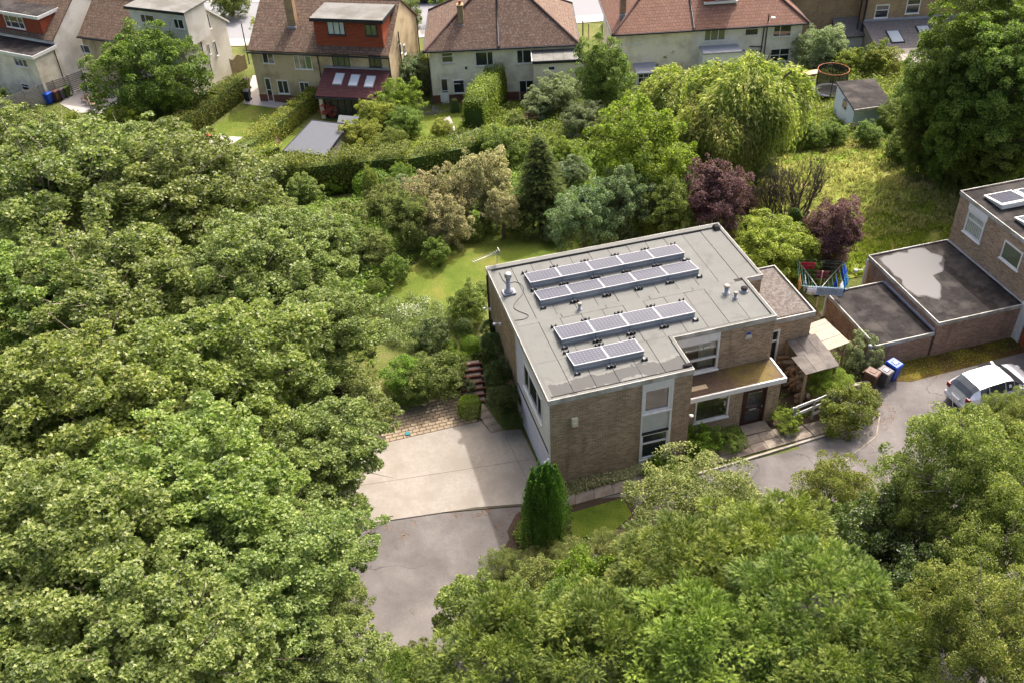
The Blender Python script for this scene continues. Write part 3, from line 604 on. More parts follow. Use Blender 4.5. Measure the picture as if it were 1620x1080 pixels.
slabs('gate_path', [p[:2] for p in (at(1289, 690, 0), at(1378, 664, 0), at(1366, 648, 0), at(1270, 672, 0))], 4, 1, M['slabs'])
bx('doorstep', (9.1, .30, .0), (10.35, .93, .09), M['slabs'], kind='structure')
def strip(name, pts, w, h, mat, n=None, piece='kerb_stone', z0=-.05):
    root = None; k = 0
    for a, b in zip(pts[:-1], pts[1:]):
        a, b = Vector((a[0], a[1], 0)), Vector((b[0], b[1], 0)); L = (b-a).length; d = (b-a).normalized(); nn = Vector((-d.y, d.x, 0))*w/2; c = max(1, round(L/.9))
        for i in range(c):
            p, q = a+d*(L*i/c+.006), a+d*(L*(i+1)/c-.006); o_ = (p+q)/2; m = MB(); zz = hgt(o_.x, o_.y)
            m.prism([tuple((v-o_)[:2]) for v in (p-nn, q-nn, q+nn, p+nn)], z0, h+R_.uniform(-.004, .004))
            if root is None: root = empty(name, (0, 0, 0), kind='structure')
            m.build(piece, mat, root, loc=(o_.x, o_.y, zz))
    return root
strip('path_kerb', GP((1062, 762), (1178, 728), (1289, 694), (1372, 669), (1392, 655)), .10, .08, M['kerb'])
strip('drive_edging', GP((1392, 655), (1386, 690), (1345, 722), (1290, 772), (1262, 800)), .06, .025, M['slabs'])
strip('apron_edging', GP((590, 820), (752, 805), (829, 799)), .07, .046, M['joint'], piece='edging_strip')
drape('soil_bed', GP((802, 840), (815, 815), (835, 797), (985, 785), (1005, 800), (1000, 860), (930, 880), (830, 885), (796, 868), (806, 852)), M['soil'], .012, 3)
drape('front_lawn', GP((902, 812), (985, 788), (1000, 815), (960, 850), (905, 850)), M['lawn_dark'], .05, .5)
drape('front_bed', [(-.1, -1.0), (-.1, .1), (11.0, .9), (11.0, -.05), (6.3, -.35)], M['soil'], .014, 1)
drape('moss_strip', [(16.4, 2.6), (16.5, 1.9), (18.0, 1.25), (21, 1.35), (26, 1.5), (26, 2.6)], (lambda: grassmat('moss_and_leaf_litter', (.07, .042, .022), (.09, .07, .014), (.17, .13, .02), .9, 14))(), .012, 1)
drape('side_yard', [(10.95, .9), (10.95, 9.6), (16.7, 9.6), (16.7, 2.4), (13.2, -.0), (11.5, .2)], M['soil'], .016, 1)
drape('back_lawn', GP((600, 500), (640, 430), (700, 385), (800, 350), (910, 350), (960, 400), (1000, 480), (830, 500), (790, 460), (720, 510), (640, 520)), M['lawn'], .03, .6)
drape('meadow', [(13.5, 9.7), (40, 9.0), (48, 22), (44, 33), (30, 36), (20, 34), (18, 22)], M['meadow'], .03, .8)
drape('left_garden_lawn', GP((270, 245), (330, 205), (400, 165), (455, 170), (470, 190), (400, 240), (330, 250)), M['lawn'], .03, 1)
drape('sand_patch', GP((285, 235), (335, 215), (385, 218), (345, 240), (300, 245)), M['pavement'], .05, 1)
drape('centre_garden', GP((650, 235), (665, 185), (720, 165), (735, 205), (720, 235)), M['lawn'], .03, 1)
drape('office_lawn', GP((435, 240), (465, 200), (480, 205), (455, 245)), M['lawn'], .03, 1)
drape('right_garden', GP((1240, 190), (1280, 165), (1340, 160), (1420, 190), (1400, 220), (1260, 215)), M['ground'], .03, 1)
drape('patio', GP((95, 165), (130, 125), (190, 130), (185, 170), (140, 190)), M['pavement'], .03, 1)
drape('house_path', GP((385, 165), (400, 120), (420, 122), (425, 158), (455, 165), (440, 172)), M['pavement'], .035, 1)
# streets behind the houses
drape('street', [(-50, 88), (-14, 78), (0, 73), (22, 70), (60, 64), (90, 60), (90, 71), (60, 74), (24, 79), (0, 84), (-14, 90), (-50, 100)], M['road'], .01, 6)
drape('near_pavement', [(-50, 86), (-14, 76), (0, 71), (22, 68), (60, 62), (60, 64), (22, 70), (0, 73), (-14, 78), (-50, 88)], M['pavement'], .05, 6)
drape('far_pavement', [(-14, 90), (0, 84), (24, 79), (60, 74), (60, 76), (24, 81.5), (0, 86.5), (-14, 92.5)], M['pavement'], .05, 6)
ln = MB()
a, b = at(948, 40, -6.97), at(968, 38, -6.97); ln.box((a.x-.1, a.y-.1, -7.0), (b.x, b.y+.1, -6.965)); tag(ln.build('road_marking', M['white']), kind='structure')
cover('meadow_grass', 'tall dry meadow grass with greener swathes behind the two brick houses', [(13.5, 12.5), (41, 12.0), (46, 22), (44, 32), (32, 36), (22, 34), (18, 22)], 80000, .24, 'straw', .26, NARROW, 3, .2, 'grass', clump=14, upright=1.6)
cover('green_grass', 'fresh green long grass close behind the flat roofed garages', [(13.8, 9.8), (30, 9.3), (36, 14), (34, 19), (26, 15), (17, 14.5)], 34000, .20, 'grass', .16, NARROW, 4, .2, 'grass', clump=12, upright=1.2)
cover('meadow_weeds', 'patchy green nettles and weeds growing through the meadow', [(26, 22), (42, 20), (46, 27), (40, 34), (25, 33), (20, 27)], 26000, .16, 'grass', .35, LEAF, 6, .6, 'weeds', clump=40)
cover('wildflower_patch', 'pale long grass with white and pink wildflowers at the edge of the lawn', GP((600, 535), (610, 480), (650, 468), (735, 500), (700, 530), (650, 560)), 9000, .14, 'grey', .5, NARROW, 7, .2, 'wildflowers', clump=20, upright=1.5)
cover('wildflower_heads', 'small white and pink flower heads over the pale long grass', GP((622, 515), (625, 483), (660, 476), (725, 500), (690, 512)), 420, .065, 'flower', .8, LEAF, 8, .9, 'flowers', clump=12)
cover('fallen_petals', 'pale fallen petals along the far edge of the lawn', GP((640, 425), (700, 388), (770, 368), (830, 350), (850, 362), (780, 382), (700, 405)), 900, .05, 'palecov', .04, LEAF, 9, .9, 'petals')
cover('wall_groundcover', 'silvery low ground cover along the foot of the front brick wall', [(.1, -.7), (.1, -.05), (4.4, -.05), (4.4, -.5)], 5200, .10, 'palecov', .34, LEAF, 10, .7, 'ground cover')
cover('moss_tufts', 'yellow green moss tufts on the drive beside the garage wall', [(17.2, 2.5), (18.0, 1.5), (22, 1.6), (25.5, 1.9), (25.5, 2.55)], 2500, .05, 'hedgey', .03, LEAF, 11, 1.2, 'moss')
# sleeper steps up to the back lawn
p0, p1 = at(751, 638, .05), at(741, 572, .6); dv = p1-p0; dv.z = 0; n_st = 7; run = dv.length/n_st
st = empty('garden_steps', (p0.x, p0.y, 0), math.atan2(dv.y, dv.x)-math.pi/2); tag(st, 'flight of pale garden steps with dark red sleeper risers beside the west wall', 'steps')
for k in range(n_st):
    y = k*run; z = .09*(k+1)+.06
    bx('tread', (-.5, y+.1, -.1), (.5, y+run-.002, z-.03), M['slabs'], st); bx('riser', (-.62-.06*(k % 2), y, -.1), (.62, y+.098, z+.02), M['wood_red'], st)

cover('fallen_leaves', 'brown fallen leaves along the join between apron and asphalt', GP((575, 815), (760, 800), (840, 790), (800, 870), (770, 815), (640, 850), (580, 880)), 1100, .055, 'dry', .01, LEAF, 14, 2.0, 'leaves', clump=30)
cover('kerb_leaves', 'dry brown leaves gathered at the corner of the entrance kerb', GP((1365, 665), (1400, 630), (1420, 650), (1400, 690), (1370, 690)), 900, .05, 'dry', .01, LEAF, 15, 2.0, 'leaves', clump=18)
cover('drive_moss', 'leaf litter and moss at the foot of the garage wall by the bins', [(17.6, 2.4), (18.2, 1.1), (19.4, 1.0), (20.5, 1.5), (20, 2.5)], 900, .05, 'dry', .01, LEAF, 16, 2.0, 'leaves', clump=20)

cover('cypress_bed_plants', 'low green weeds in the brown bed round the columnar conifer', GP((812, 845), (838, 800), (905, 800), (905, 850), (1000, 850), (930, 880), (830, 885)), 5200, .09, 'bush', .16, LEAF, 31, .8, 'weeds', clump=22)
cover('front_bed_plants', 'low mixed green plants in the bed along the front of the house', [(4.4, -.6), (4.4, -.03), (6.1, -.03), (6.2, .9), (9.0, .9), (9.0, .5), (6.6, -.3)], 5200, .09, 'bush', .26, LEAF, 32, .8, 'bedding plants', clump=26)
cover('yard_weeds', 'shady weeds and ferns on the bare soil of the side yard', [(11.1, .5), (13.0, .6), (16.3, 2.3), (16.6, 9.3), (14, 9.3), (13.9, 4.9), (13.0, 1.2), (11.2, 3.3)], 8000, .09, 'oak', .15, LEAF, 33, .8, 'weeds', clump=30)
cover('wall_foot_plants', 'dark plants along the foot of the west wall', [(-.75, 4.9), (-.08, 4.9), (-.08, 10), (-1.2, 10), (-.9, 7)], 5000, .1, 'oak', .3, LEAF, 34, .8, 'plants')
# ------------------------------------------------------------------ the flat-roofed brick house
H = 4.9
def wallbox(mb, plane, val, th, u0, u1, z0, z1, ops, m=0):
    """wall with real openings: thickness th behind the outer face 'val'"""
    zs = sorted({z0, z1, *[max(z0, min(z1, z)) for o in ops for z in o[2:4]]})
    for a, b in zip(zs[:-1], zs[1:]):
        cuts = sorted([(max(u0, o[0]), min(u1, o[1])) for o in ops if o[2] < (a+b)/2 < o[3]]); u = u0
        for c0, c1 in cuts+[(u1, u1)]:
            if c0 > u+1e-4:
                if plane == 'y': mb.box((u, val, a), (c0, val+th, b), m)
                elif plane == 'x': mb.box((val, u, a), (val+th, c0, b), m)
            u = max(u, c1)
def mapper(plane, val, out):
    """(u along wall, d out of wall, z) -> local point"""
    if plane == 'y': return lambda u, d, z: (u, val+out*d, z)
    return lambda u, d, z: (val+out*d, u, z)
def window(parent, plane, val, out, u0, u1, z0, z1, cols=(.5,), rows=(), fr=.06, mat='white', glass='glass', sill=True, depth=0.03, recess=0.0, proud=.05, sillmat=None, name='window', label=None):
    T = mapper(plane, val, out); fm = MB(); d0, d1 = -recess, proud-recess
    def b(a0, a1, c0, c1, e0=d0, e1=d1): fm.box(T(a0, e0, c0), T(a1, e1, c1))
    b(u0, u1, z0, z0+fr); b(u0, u1, z1-fr, z1); b(u0, u0+fr, z0+fr, z1-fr); b(u1-fr, u1, z0+fr, z1-fr)
    us = [u0]+[u0+(u1-u0)*c for c in cols]+[u1]; zs = [z0]+[z0+(z1-z0)*r for r in rows]+[z1]
    for u in us[1:-1]: b(u-fr*.45, u+fr*.45, z0+fr, z1-fr, d0, d1-.006)
    for z in zs[1:-1]: b(u0+fr, u1-fr, z-fr*.45, z+fr*.45, d0, d1-.010)
    w = fm.build(name, M[mat] if isinstance(mat, str) else mat, parent)
    if label: w['label'] = label
    for i in range(len(us)-1):
        for j in range(len(zs)-1):
            p = MB(); e = depth*.5-recess; p.box(T(us[i]+fr*.4, e-.008, zs[j]+fr*.4), T(us[i+1]-fr*.4, e+.004, zs[j+1]-fr*.4)); p.build('pane', M[glass], w)
    if sill:
        s = MB(); s.box(T(u0-.05, d0, z0-.055), T(u1+.05, d1+.06, z0-.002)); s.build('sill', M[sillmat or mat] if isinstance(sillmat or mat, str) else mat, w)
    return w
hs = empty('flat_roofed_house', (0, 0, 0)); tag(hs, 'two storey brown brick house with flat grey felt roof carrying solar panels', 'house')
A_, B_, C_, D_, E_, G_ = 6.13, 2.15, 10.9, 5.12, 11.75, 9.82
wb = MB(); t = .25; z0 = -.6; zt = 4.70
wallbox(wb, 'y', 0, t, 0, A_, z0, zt, [(3.95, 5.32, .15, zt)])
wallbox(wb, 'x', A_-t, t, t, B_, z0, zt, [])
wallbox(wb, 'y', B_, t, A_, C_, z0, zt, [(6.2, 8.36, 2.66, zt)])
wallbox(wb, 'x', C_-t, t, B_+t, D_, z0, zt, [])
wallbox(wb, 'y', D_, t, C_-t, E_, z0, zt, [])
wallbox(wb, 'x', E_-t, t, D_+t, G_, z0, zt, [])
wallbox(wb, 'y', G_-t, t, 0, E_-t, z0, zt, [])
wallbox(wb, 'x', 0, t, 4.68, G_-t, z0, zt, [])
wallbox(wb, 'x', .02, t-.02, t, 4.68, z0, zt, [(.9, 3.5, 2.85, 4.25)], 1)
wb.build('wall', [M['brick'], M['panel']], hs)
# interior behind clear glass
im = MB(); im.box((.3, .3, 2.45), (5.8, 4.9, 2.5)); im.box((.3, 4.9, 0), (5.8, 5.0, 4.6)); im.box((6.2, 5.0, 0), (10.6, 5.1, 4.6)); im.box((6.2, 2.4, 2.3), (10.6, 5.0, 2.4)); im.box((5.75, 1.6, .0), (5.8, 4.9, 4.6))
im.build('interior', genmat('dim_room_plaster', (.30, .27, .22), (.24, .21, .17), 2, .9, 0), hs)
bx('table', (7.0, 1.35, .62), (8.3, 1.95, .68), M['wood_pale'], hs)
# front window column
fw = MB(); T = mapper('y', 0, -1)
for a in ((3.95, 4.02, .15, zt), (5.22, 5.32, .15, zt)): fw.box(T(a[0], -.12, a[2]), T(a[1], .02, a[3]))
fw.box(T(4.02, -.10, 4.36), T(5.22, .015, zt)); fw.box(T(4.02, -.10, .15), T(5.22, .03, .42))
fw.build('window_surround', M['white'], hs)
window(hs, 'y', 0, -1, 4.02, 5.22, 3.05, 4.355, cols=(), rows=(), fr=.10, glass='glass_clear', recess=.08, proud=.08, sillmat='white')
bx('spandrel_panel', (4.02, .05, 1.95), (5.22, .12, 2.985), M['panel'], hs)
bx('sill_band', (4.02, -.03, 1.86), (5.22, .1, 1.945), M['black'], hs)
window(hs, 'y', 0, -1, 4.02, 5.22, .43, 1.855, cols=(), rows=(.62,), fr=.07, glass='glass', recess=.08, proud=.08)
# first floor landing window with curtains
bx('head_panel', (6.2, B_-.01, 4.36), (8.36, B_+.1, 4.69), M['white'], hs)
window(hs, 'y', B_, -1, 6.2, 8.36, 2.67, 4.355, cols=(), rows=(.42,), fr=.09, glass='glass_clear', recess=.07, proud=.09)
cu = MB()
for k in range(24):
    x = 7.55+k*.031; dy = .03*math.sin(k*1.35); x2 = x+.031; dy2 = .03*math.sin((k+1)*1.35)
    cu.hexa([(x, B_+.3+dy, 2.7), (x2, B_+.3+dy2, 2.7), (x2, B_+.31+dy2, 2.7), (x, B_+.31+dy, 2.7), (x, B_+.3+dy, 4.4), (x2, B_+.3+dy2, 4.4), (x2, B_+.31+dy2, 4.4), (x, B_+.31+dy, 4.4)])
cu.build('curtain', colmat('pale_green_curtain', (.55, .60, .50), .9), hs)
# west side: boarded lower half, white window upper half
bx('clad_backing', (-.005, .12, -.2), (.018, 4.66, 2.0), M['clad'], hs)
brd = MB(); brd.hexa([(-.028, .14, 0), (-.004, .14, 0), (-.004, 4.64, 0), (-.028, 4.64, 0), (-.012, .14, .094), (-.004, .14, .094), (-.004, 4.64, .094), (-.012, 4.64, .094)]); brd = brd.mesh('cladding_board', M['clad'])
for k in range(20): link('cladding_board', brd, hs, (0, 0, .02+k*.097))
for y0, y1, n in ((3.56, 4.64, 1), ): 
    b2 = MB(); b2.hexa([(-.028, y0, 0), (-.004, y0, 0), (-.004, y1, 0), (-.028, y1, 0), (-.012, y0, .094), (-.004, y0, .094), (-.004, y1, .094), (-.012, y1, .094)]); b2 = b2.mesh('cladding_board', M['clad'])
    for k in range(27): link('cladding_board', b2, hs, (0, 0, 2.08+k*.097))
bx('dark_flashing', (-.05, .05, 1.985), (.0, 4.68, 2.05), M['black'], hs)
bx('corner_trim', (-.035, -.005, -.1), (.03, .12, 4.7), M['white'], hs); bx('corner_trim', (-.035, 4.66, -.1), (.03, 4.74, 4.7), M['white'], hs)
bx('window_apron', (-.02, .13, 2.06), (.015, 3.54, 2.84), M['white'], hs); bx('window_head', (-.02, .13, 4.27), (.015, 3.54, 4.69), M['white'], hs); bx('window_cheek', (-.02, .13, 2.845), (.015, .86, 4.265), M['white'], hs)
window(hs, 'x', 0, -1, .88, 3.52, 2.86, 4.25, cols=(.25, .72), rows=(), fr=.08, glass='glass', recess=.0, proud=.05)
# flat roof: deck, felt sheets one by one, kerb upstand, white fascia
def roofdeck(parent, poly, zt, th, mat, name='roof_deck'):
    m = MB(); m.prism(poly, zt-th, zt-.02); return m.build(name, mat, parent)
OUT = [(0, 0), (A_, 0), (A_, B_), (C_, B_), (C_, D_), (E_, D_), (E_, G_), (0, G_)]
def feltmat():
    m, nt, b = newmat('grey_green_roof_felt'); tc = N(nt, 'TexCoord'); geo = N(nt, 'NewGeometry').outputs['Position']; s = N(nt, 'SeparateXYZ'); nt.links.new(geo, s.inputs[0])
    base = ramp(nt, noise(nt, geo, 1.3, 6, .6), [(.3, (.136, .140, .131)), (.7, (.172, .175, .163))]); oi = N(nt, 'ObjectInfo').outputs['Random']
    base = mixc(nt, math_(nt, 'MULTIPLY', oi, .6), base, (.145, .144, .134))
    g = noise(nt, geo, 120, 2); base = mixc(nt, .25, base, ramp(nt, g, [(.3, (.07, .07, .066)), (.7, (.20, .20, .185))]))
    # ponding stain along the low front edge, with a pale dried rim
    nz = noise(nt, geo, 1.5, 5, .6, .3); dd = math_(nt, 'ABSOLUTE', math_(nt, 'SUBTRACT', s.outputs[1], .62)); f = math_(nt, 'ADD', math_(nt, 'MULTIPLY', dd, 1.25), math_(nt, 'MULTIPLY', math_(nt, 'SUBTRACT', nz, .5), 1.6))
    xl = math_(nt, 'LESS_THAN', s.outputs[0], 6.0); xr = math_(nt, 'GREATER_THAN', s.outputs[0], .25); k = math_(nt, 'MULTIPLY', xl, xr)
    ins = math_(nt, 'MULTIPLY', ramp(nt, f, [(.42, (1, 1, 1)), (.50, (0, 0, 0))]), k); rim = math_(nt, 'MULTIPLY', ramp(nt, f, [(.40, (0, 0, 0)), (.50, (1, 1, 1)), (.56, (1, 1, 1)), (.66, (0, 0, 0))]), k)
    base = mixc(nt, math_(nt, 'MULTIPLY', rim, .5), base, (.20, .195, .18)); base = mixc(nt, math_(nt, 'MULTIPLY', ins, .65), base, (.062, .061, .060))
    n2 = noise(nt, geo, .9, 6, .7, .5); base = mixc(nt, math_(nt, 'MULTIPLY', ramp(nt, n2, [(.56, (0, 0, 0)), (.66, (1, 1, 1))]), .35), base, (.085, .084, .077))
    nt.links.new(base, b.inputs['Base Color']); b.inputs['Roughness'].default_value = .92; b.inputs['Specular IOR Level'].default_value = .15; bump(nt, b, math_(nt, 'ADD', g, math_(nt, 'MULTIPLY', noise(nt, geo, 5, 4), 2)), .3, .01); return m
M['felt'] = feltmat()
rf = roofdeck(hs, OUT, H, .18, M['felt_dark'], 'roof')
def felts(x0, x1, y0, y1, w, along='y', z=H, ins=.14, mat='felt', par=None):
    L = (x1-x0) if along == 'y' else (y1-y0); c = max(1, round(L/w)); w = L/c
    for i in range(c):
        a = i*w; zz = z-.02+.004+(i % 2)*.006+R_.random()*.002
        if along == 'y': p, q = (x0+a+.014, y0), (x0+a+w-.014, y1)
        else: p, q = (x0, y0+a-(.04 if i % 2 and i else 0)), (x1, y0+a+w)
        bx('felt_sheet', (p[0], p[1], z-.02), (q[0], q[1], zz), M[mat], par or rf)
felts(.14, A_-.14, .14, 2.35, .98); felts(.14, C_-.14, 2.36, 5.05, .98, z=H-.0015)
felts(.14, E_-.14, 5.26, G_-.14, .98); felts(.14, C_-.5, 5.0, 5.30, 2.0, z=H+.006)
kb = MB()
def kerbs(mb, poly, z0, z1, w):
    n = len(poly)
    for i in range(n):
        a, b = Vector((*poly[i], 0)), Vector((*poly[(i+1) % n], 0)); d = (b-a).normalized(); nn = Vector((-d.y, d.x, 0)); pr = Vector((*poly[i-1], 0)); nx = Vector((*poly[(i+2) % n], 0))
        ca = (a-pr).cross(b-a).z > 0; cb = (b-a).cross(nx-b).z > 0
        a2 = a+(d*w if ca else Vector()); b2 = b if cb else b-Vector()
        if not cb: b2 = b+d*w
        q = [a2, b2, b2+nn*w, a2+nn*w]; zz = z1+i*.0011; mb.hexa([(v.x, v.y, z0) for v in q]+[(v.x, v.y, z0+0+(zz-z0)) for v in q])
kerbs(kb, OUT, H-.019, H+.035, .13); kb.build('roof_kerb', M['felt'], hs)
# raised rear kerb
bx('rear_upstand', (.0, G_-.32, H-.015), (E_, G_-.131, H+.075), M['felt'], hs); bx('rear_gutter_board', (.3, G_-.35, H-.01), (E_-1.0, G_-.321, H+.03), M['felt_dark'], hs)
bx('gutter_bar', (.12, .16, H-.012), (5.95, .2, H+.03), M['felt_dark'], hs)
fa = MB(); n_ = len(OUT)
for i in range(n_):
    a, b = Vector((*OUT[i], 0)), Vector((*OUT[(i+1) % n_], 0)); d = (b-a).normalized(); o = Vector((d.y, -d.x, 0))*.03; nx = Vector((*OUT[(i+2) % n_], 0)); pr = Vector((*OUT[i-1], 0))
    b2 = b+d*.03 if (b-a).cross(nx-b).z > 0 else b-d*.031; q = [a if (a-pr).cross(b-a).z > 0 else a, b2, b2+o, a+o]
    fa.hexa([(v.x, v.y, H-.2) for v in q]+[(v.x, v.y, H+.045) for v in q])
fa.build('fascia', M['white_dirty'], hs)
# porch and its mossy roof
pw = MB(); wallbox(pw, 'y', .95, .2, A_, 10.9, -.3, 2.42, [(6.87, 8.47, .88, 2.2), (9.13, 10.26, 0, 2.14)]); wallbox(pw, 'x', 10.7, .2, 1.15, B_, -.3, 2.42, [])
pw.build('porch_wall', M['brick'], hs)
m = MB(); m.box((A_, .72, 2.42), (10.95, B_, 2.56)); m.build('porch_roof', M['white_dirty'], hs)
def mossmat():
    m, nt, b = newmat('mossy_brown_roof'); g = N(nt, 'NewGeometry').outputs['Position']; s = N(nt, 'SeparateXYZ'); nt.links.new(g, s.inputs[0])
    base = ramp(nt, noise(nt, g, 7, 6, .7), [(.3, (.045, .026, .016)), (.7, (.10, .06, .034))]); k = noise(nt, g, 1.6, 6, .75, .4)
    xx = math_(nt, 'SUBTRACT', 1, math_(nt, 'MULTIPLY', math_(nt, 'ABSOLUTE', math_(nt, 'SUBTRACT', s.outputs[0], 9.8)), .22)); f = ramp(nt, math_(nt, 'MULTIPLY', k, xx), [(.32, (0, 0, 0)), (.48, (1, 1, 1))])
    base = mixc(nt, f, base, ramp(nt, noise(nt, g, 22, 4), [(.3, (.07, .055, .012)), (.7, (.19, .125, .018))])); nt.links.new(base, b.inputs['Base Color']); b.inputs['Roughness'].default_value = .85; bump(nt, b, noise(nt, g, 30, 5), .8, .03); return m
bx('porch_felt', (A_+.05, .8, 2.55), (10.87, B_-.01, 2.575), mossmat(), hs); bx('porch_kerb', (A_, .68, 2.36), (10.98, .76, 2.61), M['white'], hs); bx('porch_kerb', (10.9, .765, 2.38), (10.98, B_, 2.61), M['white'], hs)
bx('timber_offcut', (6.45, 1.15, 2.577), (7.5, 1.42, 2.60), M['wood_pale'], loc=(0, 0, 0)); tag(bpy.data.objects['timber_offcut'], 'pale timber board lying on the mossy porch roof', 'board')
window(hs, 'y', .95, -1, 6.87, 8.47, .88, 2.2, cols=(), rows=(), fr=.07, glass='glass_clear', recess=.05, proud=.07)
bx('window_panel', (6.87, .97, 0), (8.47, 1.02, .82), M['panel'], hs)
dr = MB(); T = mapper('y', .95, -1)
for a in ((9.13, 9.21, 0, 2.14), (10.18, 10.26, 0, 2.14), (9.21, 10.18, 2.06, 2.14)): dr.box(T(a[0], -.06, a[2]), T(a[1], .04, a[3]))
dr.build('door_frame', M['maroon'], hs)
dm = MB()
for a in ((9.22, 9.34, .06, 2.05), (10.05, 10.17, .06, 2.05), (9.34, 10.05, .06, .2), (9.34, 10.05, .86, 1.02), (9.34, 10.05, 1.94, 2.05)): dm.box(T(a[0], -.05, a[2]), T(a[1], .0, a[3]))
do = dm.build('door', M['maroon'], hs); bx('pane', (9.34, .97, 1.02), (10.05, .985, 1.94), M['glass'], do); bx('pane', (9.34, .97, .2), (10.05, .985, .86), M['glass'], do)
bx('handle', (10.08, .90, .98), (10.12, .95, 1.06), M['steel'], do); bx('letterplate', (9.5, .935, .9), (9.85, .95, .98), M['steel'], do); bx('threshold', (9.13, .85, .0), (10.26, .95, .055), M['lead'], hs)
# lower east wing with leaf-strewn roof
EX = [(10.9, 3.67), (13.8, 3.67), (13.8, 7.55), (11.76, 7.55), (11.76, 5.1), (10.9, 5.1)]
ew = MB(); wallbox(ew, 'y', 3.67, .2, 10.91, 13.75, -.3, 3.2, [(11.5, 12.2, .1, 2.78)]); wallbox(ew, 'x', 13.55, .2, 3.87, 7.5, -.3, 3.2, []); wallbox(ew, 'y', 7.3, .2, 11.76, 13.55, -.3, 3.2, []); ew.build('wing_wall', M['brick'], hs)
m = MB(); m.prism(EX, 3.2, 3.36); wr = m.build('wing_roof', M['felt_dark'], hs)
def littermat():
    m, nt, b = newmat('leaf_strewn_felt'); g = N(nt, 'NewGeometry').outputs['Position']; base = ramp(nt, noise(nt, g, 3, 5), [(.3, (.12, .112, .102)), (.7, (.165, .153, .138))])
    k = noise(nt, g, 6, 8, .85, .5); f = ramp(nt, k, [(.46, (0, 0, 0)), (.52, (1, 1, 1))]); base = mixc(nt, f, base, ramp(nt, noise(nt, g, 30, 3), [(.35, (.035, .026, .023)), (.65, (.12, .088, .075))])); nt.links.new(base, b.inputs['Base Color']); b.inputs['Roughness'].default_value = .9; bump(nt, b, k, .8, .03); return m
M['littered'] = littermat(); m = MB(); m.prism([(10.95, 3.8), (13.68, 3.8), (13.68, 7.45), (11.77, 7.45), (11.77, 4.9), (10.95, 4.9)], 3.355, 3.375); m.build('leafy_felt', M['littered'], hs)
fb = MB(); fb.box((10.91, 3.61, 3.16), (13.86, 3.67, 3.42)); fb.box((13.8, 3.672, 3.16), (13.86, 7.6, 3.42)); fb.box((11.77, 7.55, 3.16), (13.798, 7.6, 3.42)); fb.build('wing_fascia', M['white_dirty'], hs)
window(hs, 'y', 3.67, -1, 11.5, 12.2, .1, 2.78, cols=(), rows=(.76,), fr=.09, glass='glass', recess=.05, proud=.08, sill=False, name='side_door')
# small fittings
def thing(name, label, cat, loc, rz=0, **k): return tag(empty(name, loc, rz), label, cat, **k)
vb = MB(); vb.box((.92, -.14, 3.32), (1.18, 0, 3.78)); vb.box((.94, -.17, 3.36), (1.16, -.14, 3.6)); vb.build('wall_vent_box', M['cream_pl'], hs, .015); bx('rust_patch', (.95, -.145, 3.24), (1.16, -.01, 3.318), M['terracotta'], hs)
al = MB(); al.hexa([(9.5, B_-.09, 4.02), (9.86, B_-.09, 4.02), (9.86, B_, 4.02), (9.5, B_, 4.02), (9.58, B_-.07, 4.24), (9.78, B_-.07, 4.24), (9.78, B_, 4.24), (9.58, B_, 4.24)]); ab = al.build('alarm_box', M['cream_pl'], hs, .01)
bx('alarm_lamp', (9.6, B_-.075, 4.242), (9.76, B_-.005, 4.32), M['blue'], ab); bx('alarm_strip', (9.55, B_-.096, 4.07), (9.81, B_-.091, 4.12), M['steel'], ab)
def flood(loc, out):
    f = MB(); x, y, z = loc; ox, oy = out; f.box((x-.05, y-.05, z-.12), (x+.05, y+.05, z)); f.tube([(x, y, z), (x+ox*.22, y+oy*.22, z+.06)], .025, 5); f.lathe((x+ox*.26, y+oy*.26, z-.02), [(.05, 0), (.09, .03), (.09, .07), (.04, .1)], 8); f.build('security_light', M['pvc'], hs)
flood((6.19, .42, 2.1), (.6, -.8)); flood((-.06, -.0, 1.75), (-.7, -.7)); flood((-.06, 9.3, 2.9), (-1, .2)); flood((-.06, 7.4, 3.4), (-1, 0))
dp = MB(); dp.tube([(-.05, 9.6, 4.6), (-.05, 9.6, 0)], .04, 6); dp.build('downpipe', M['black_pipe'], hs)
# things standing on the roof
zr = H-.01
p = at(805, 464, zr); fl = thing('flue_pipe', 'tall grey flue pipe with domed cap at the rear left roof corner', 'flue', p)
m = MB(); m.box((-.30, -.22, 0), (.30, .22, .10)); m.build('base_slab', M['lead'], fl, .02); m = MB(); m.lathe((0, 0, .1), [(.22, 0), (.2, .08), (.11, .14), (.11, .75), (.10, .78)], 14); m.build('pipe', M['lead'], fl); m = MB(); m.lathe((0, 0, .86), [(.12, 0), (.16, .02), (.17, .16), (.14, .22), (.06, .24)], 14); m.build('cap', M['steel'], fl)
for q, h, r, nm in (((1149, 464), .34, .10, 'pale clay roof vent, tallest of the three at the right of the roof'), ((1163, 472), .24, .07, 'small mossy roof vent in the middle of the three at the right of the roof'), ((1177, 461), .12, .11, 'squat dark roof outlet nearest the right hand roof edge'), ((917, 490), .26, .07, 'small mossy roof vent standing between the two pairs of panel rows')):
    v = thing('roof_vent', nm, 'vent', at(*q, zr)); mb = MB(); mb.lathe((0, 0, 0), [(r*1.9, 0), (r*1.6, .03), (r, .05), (r, h)], 12); mb.build('pipe', M['lead'], v); mb = MB(); mb.lathe((0, 0, h), [(r*1.1, 0), (r*1.45, .02), (r*1.35, .08), (r*.6, .11)], 12); mb.build('cap', M['felt_dark'] if r > .1 else M['kerb'] if h > .3 else M['wood_grey'], v)
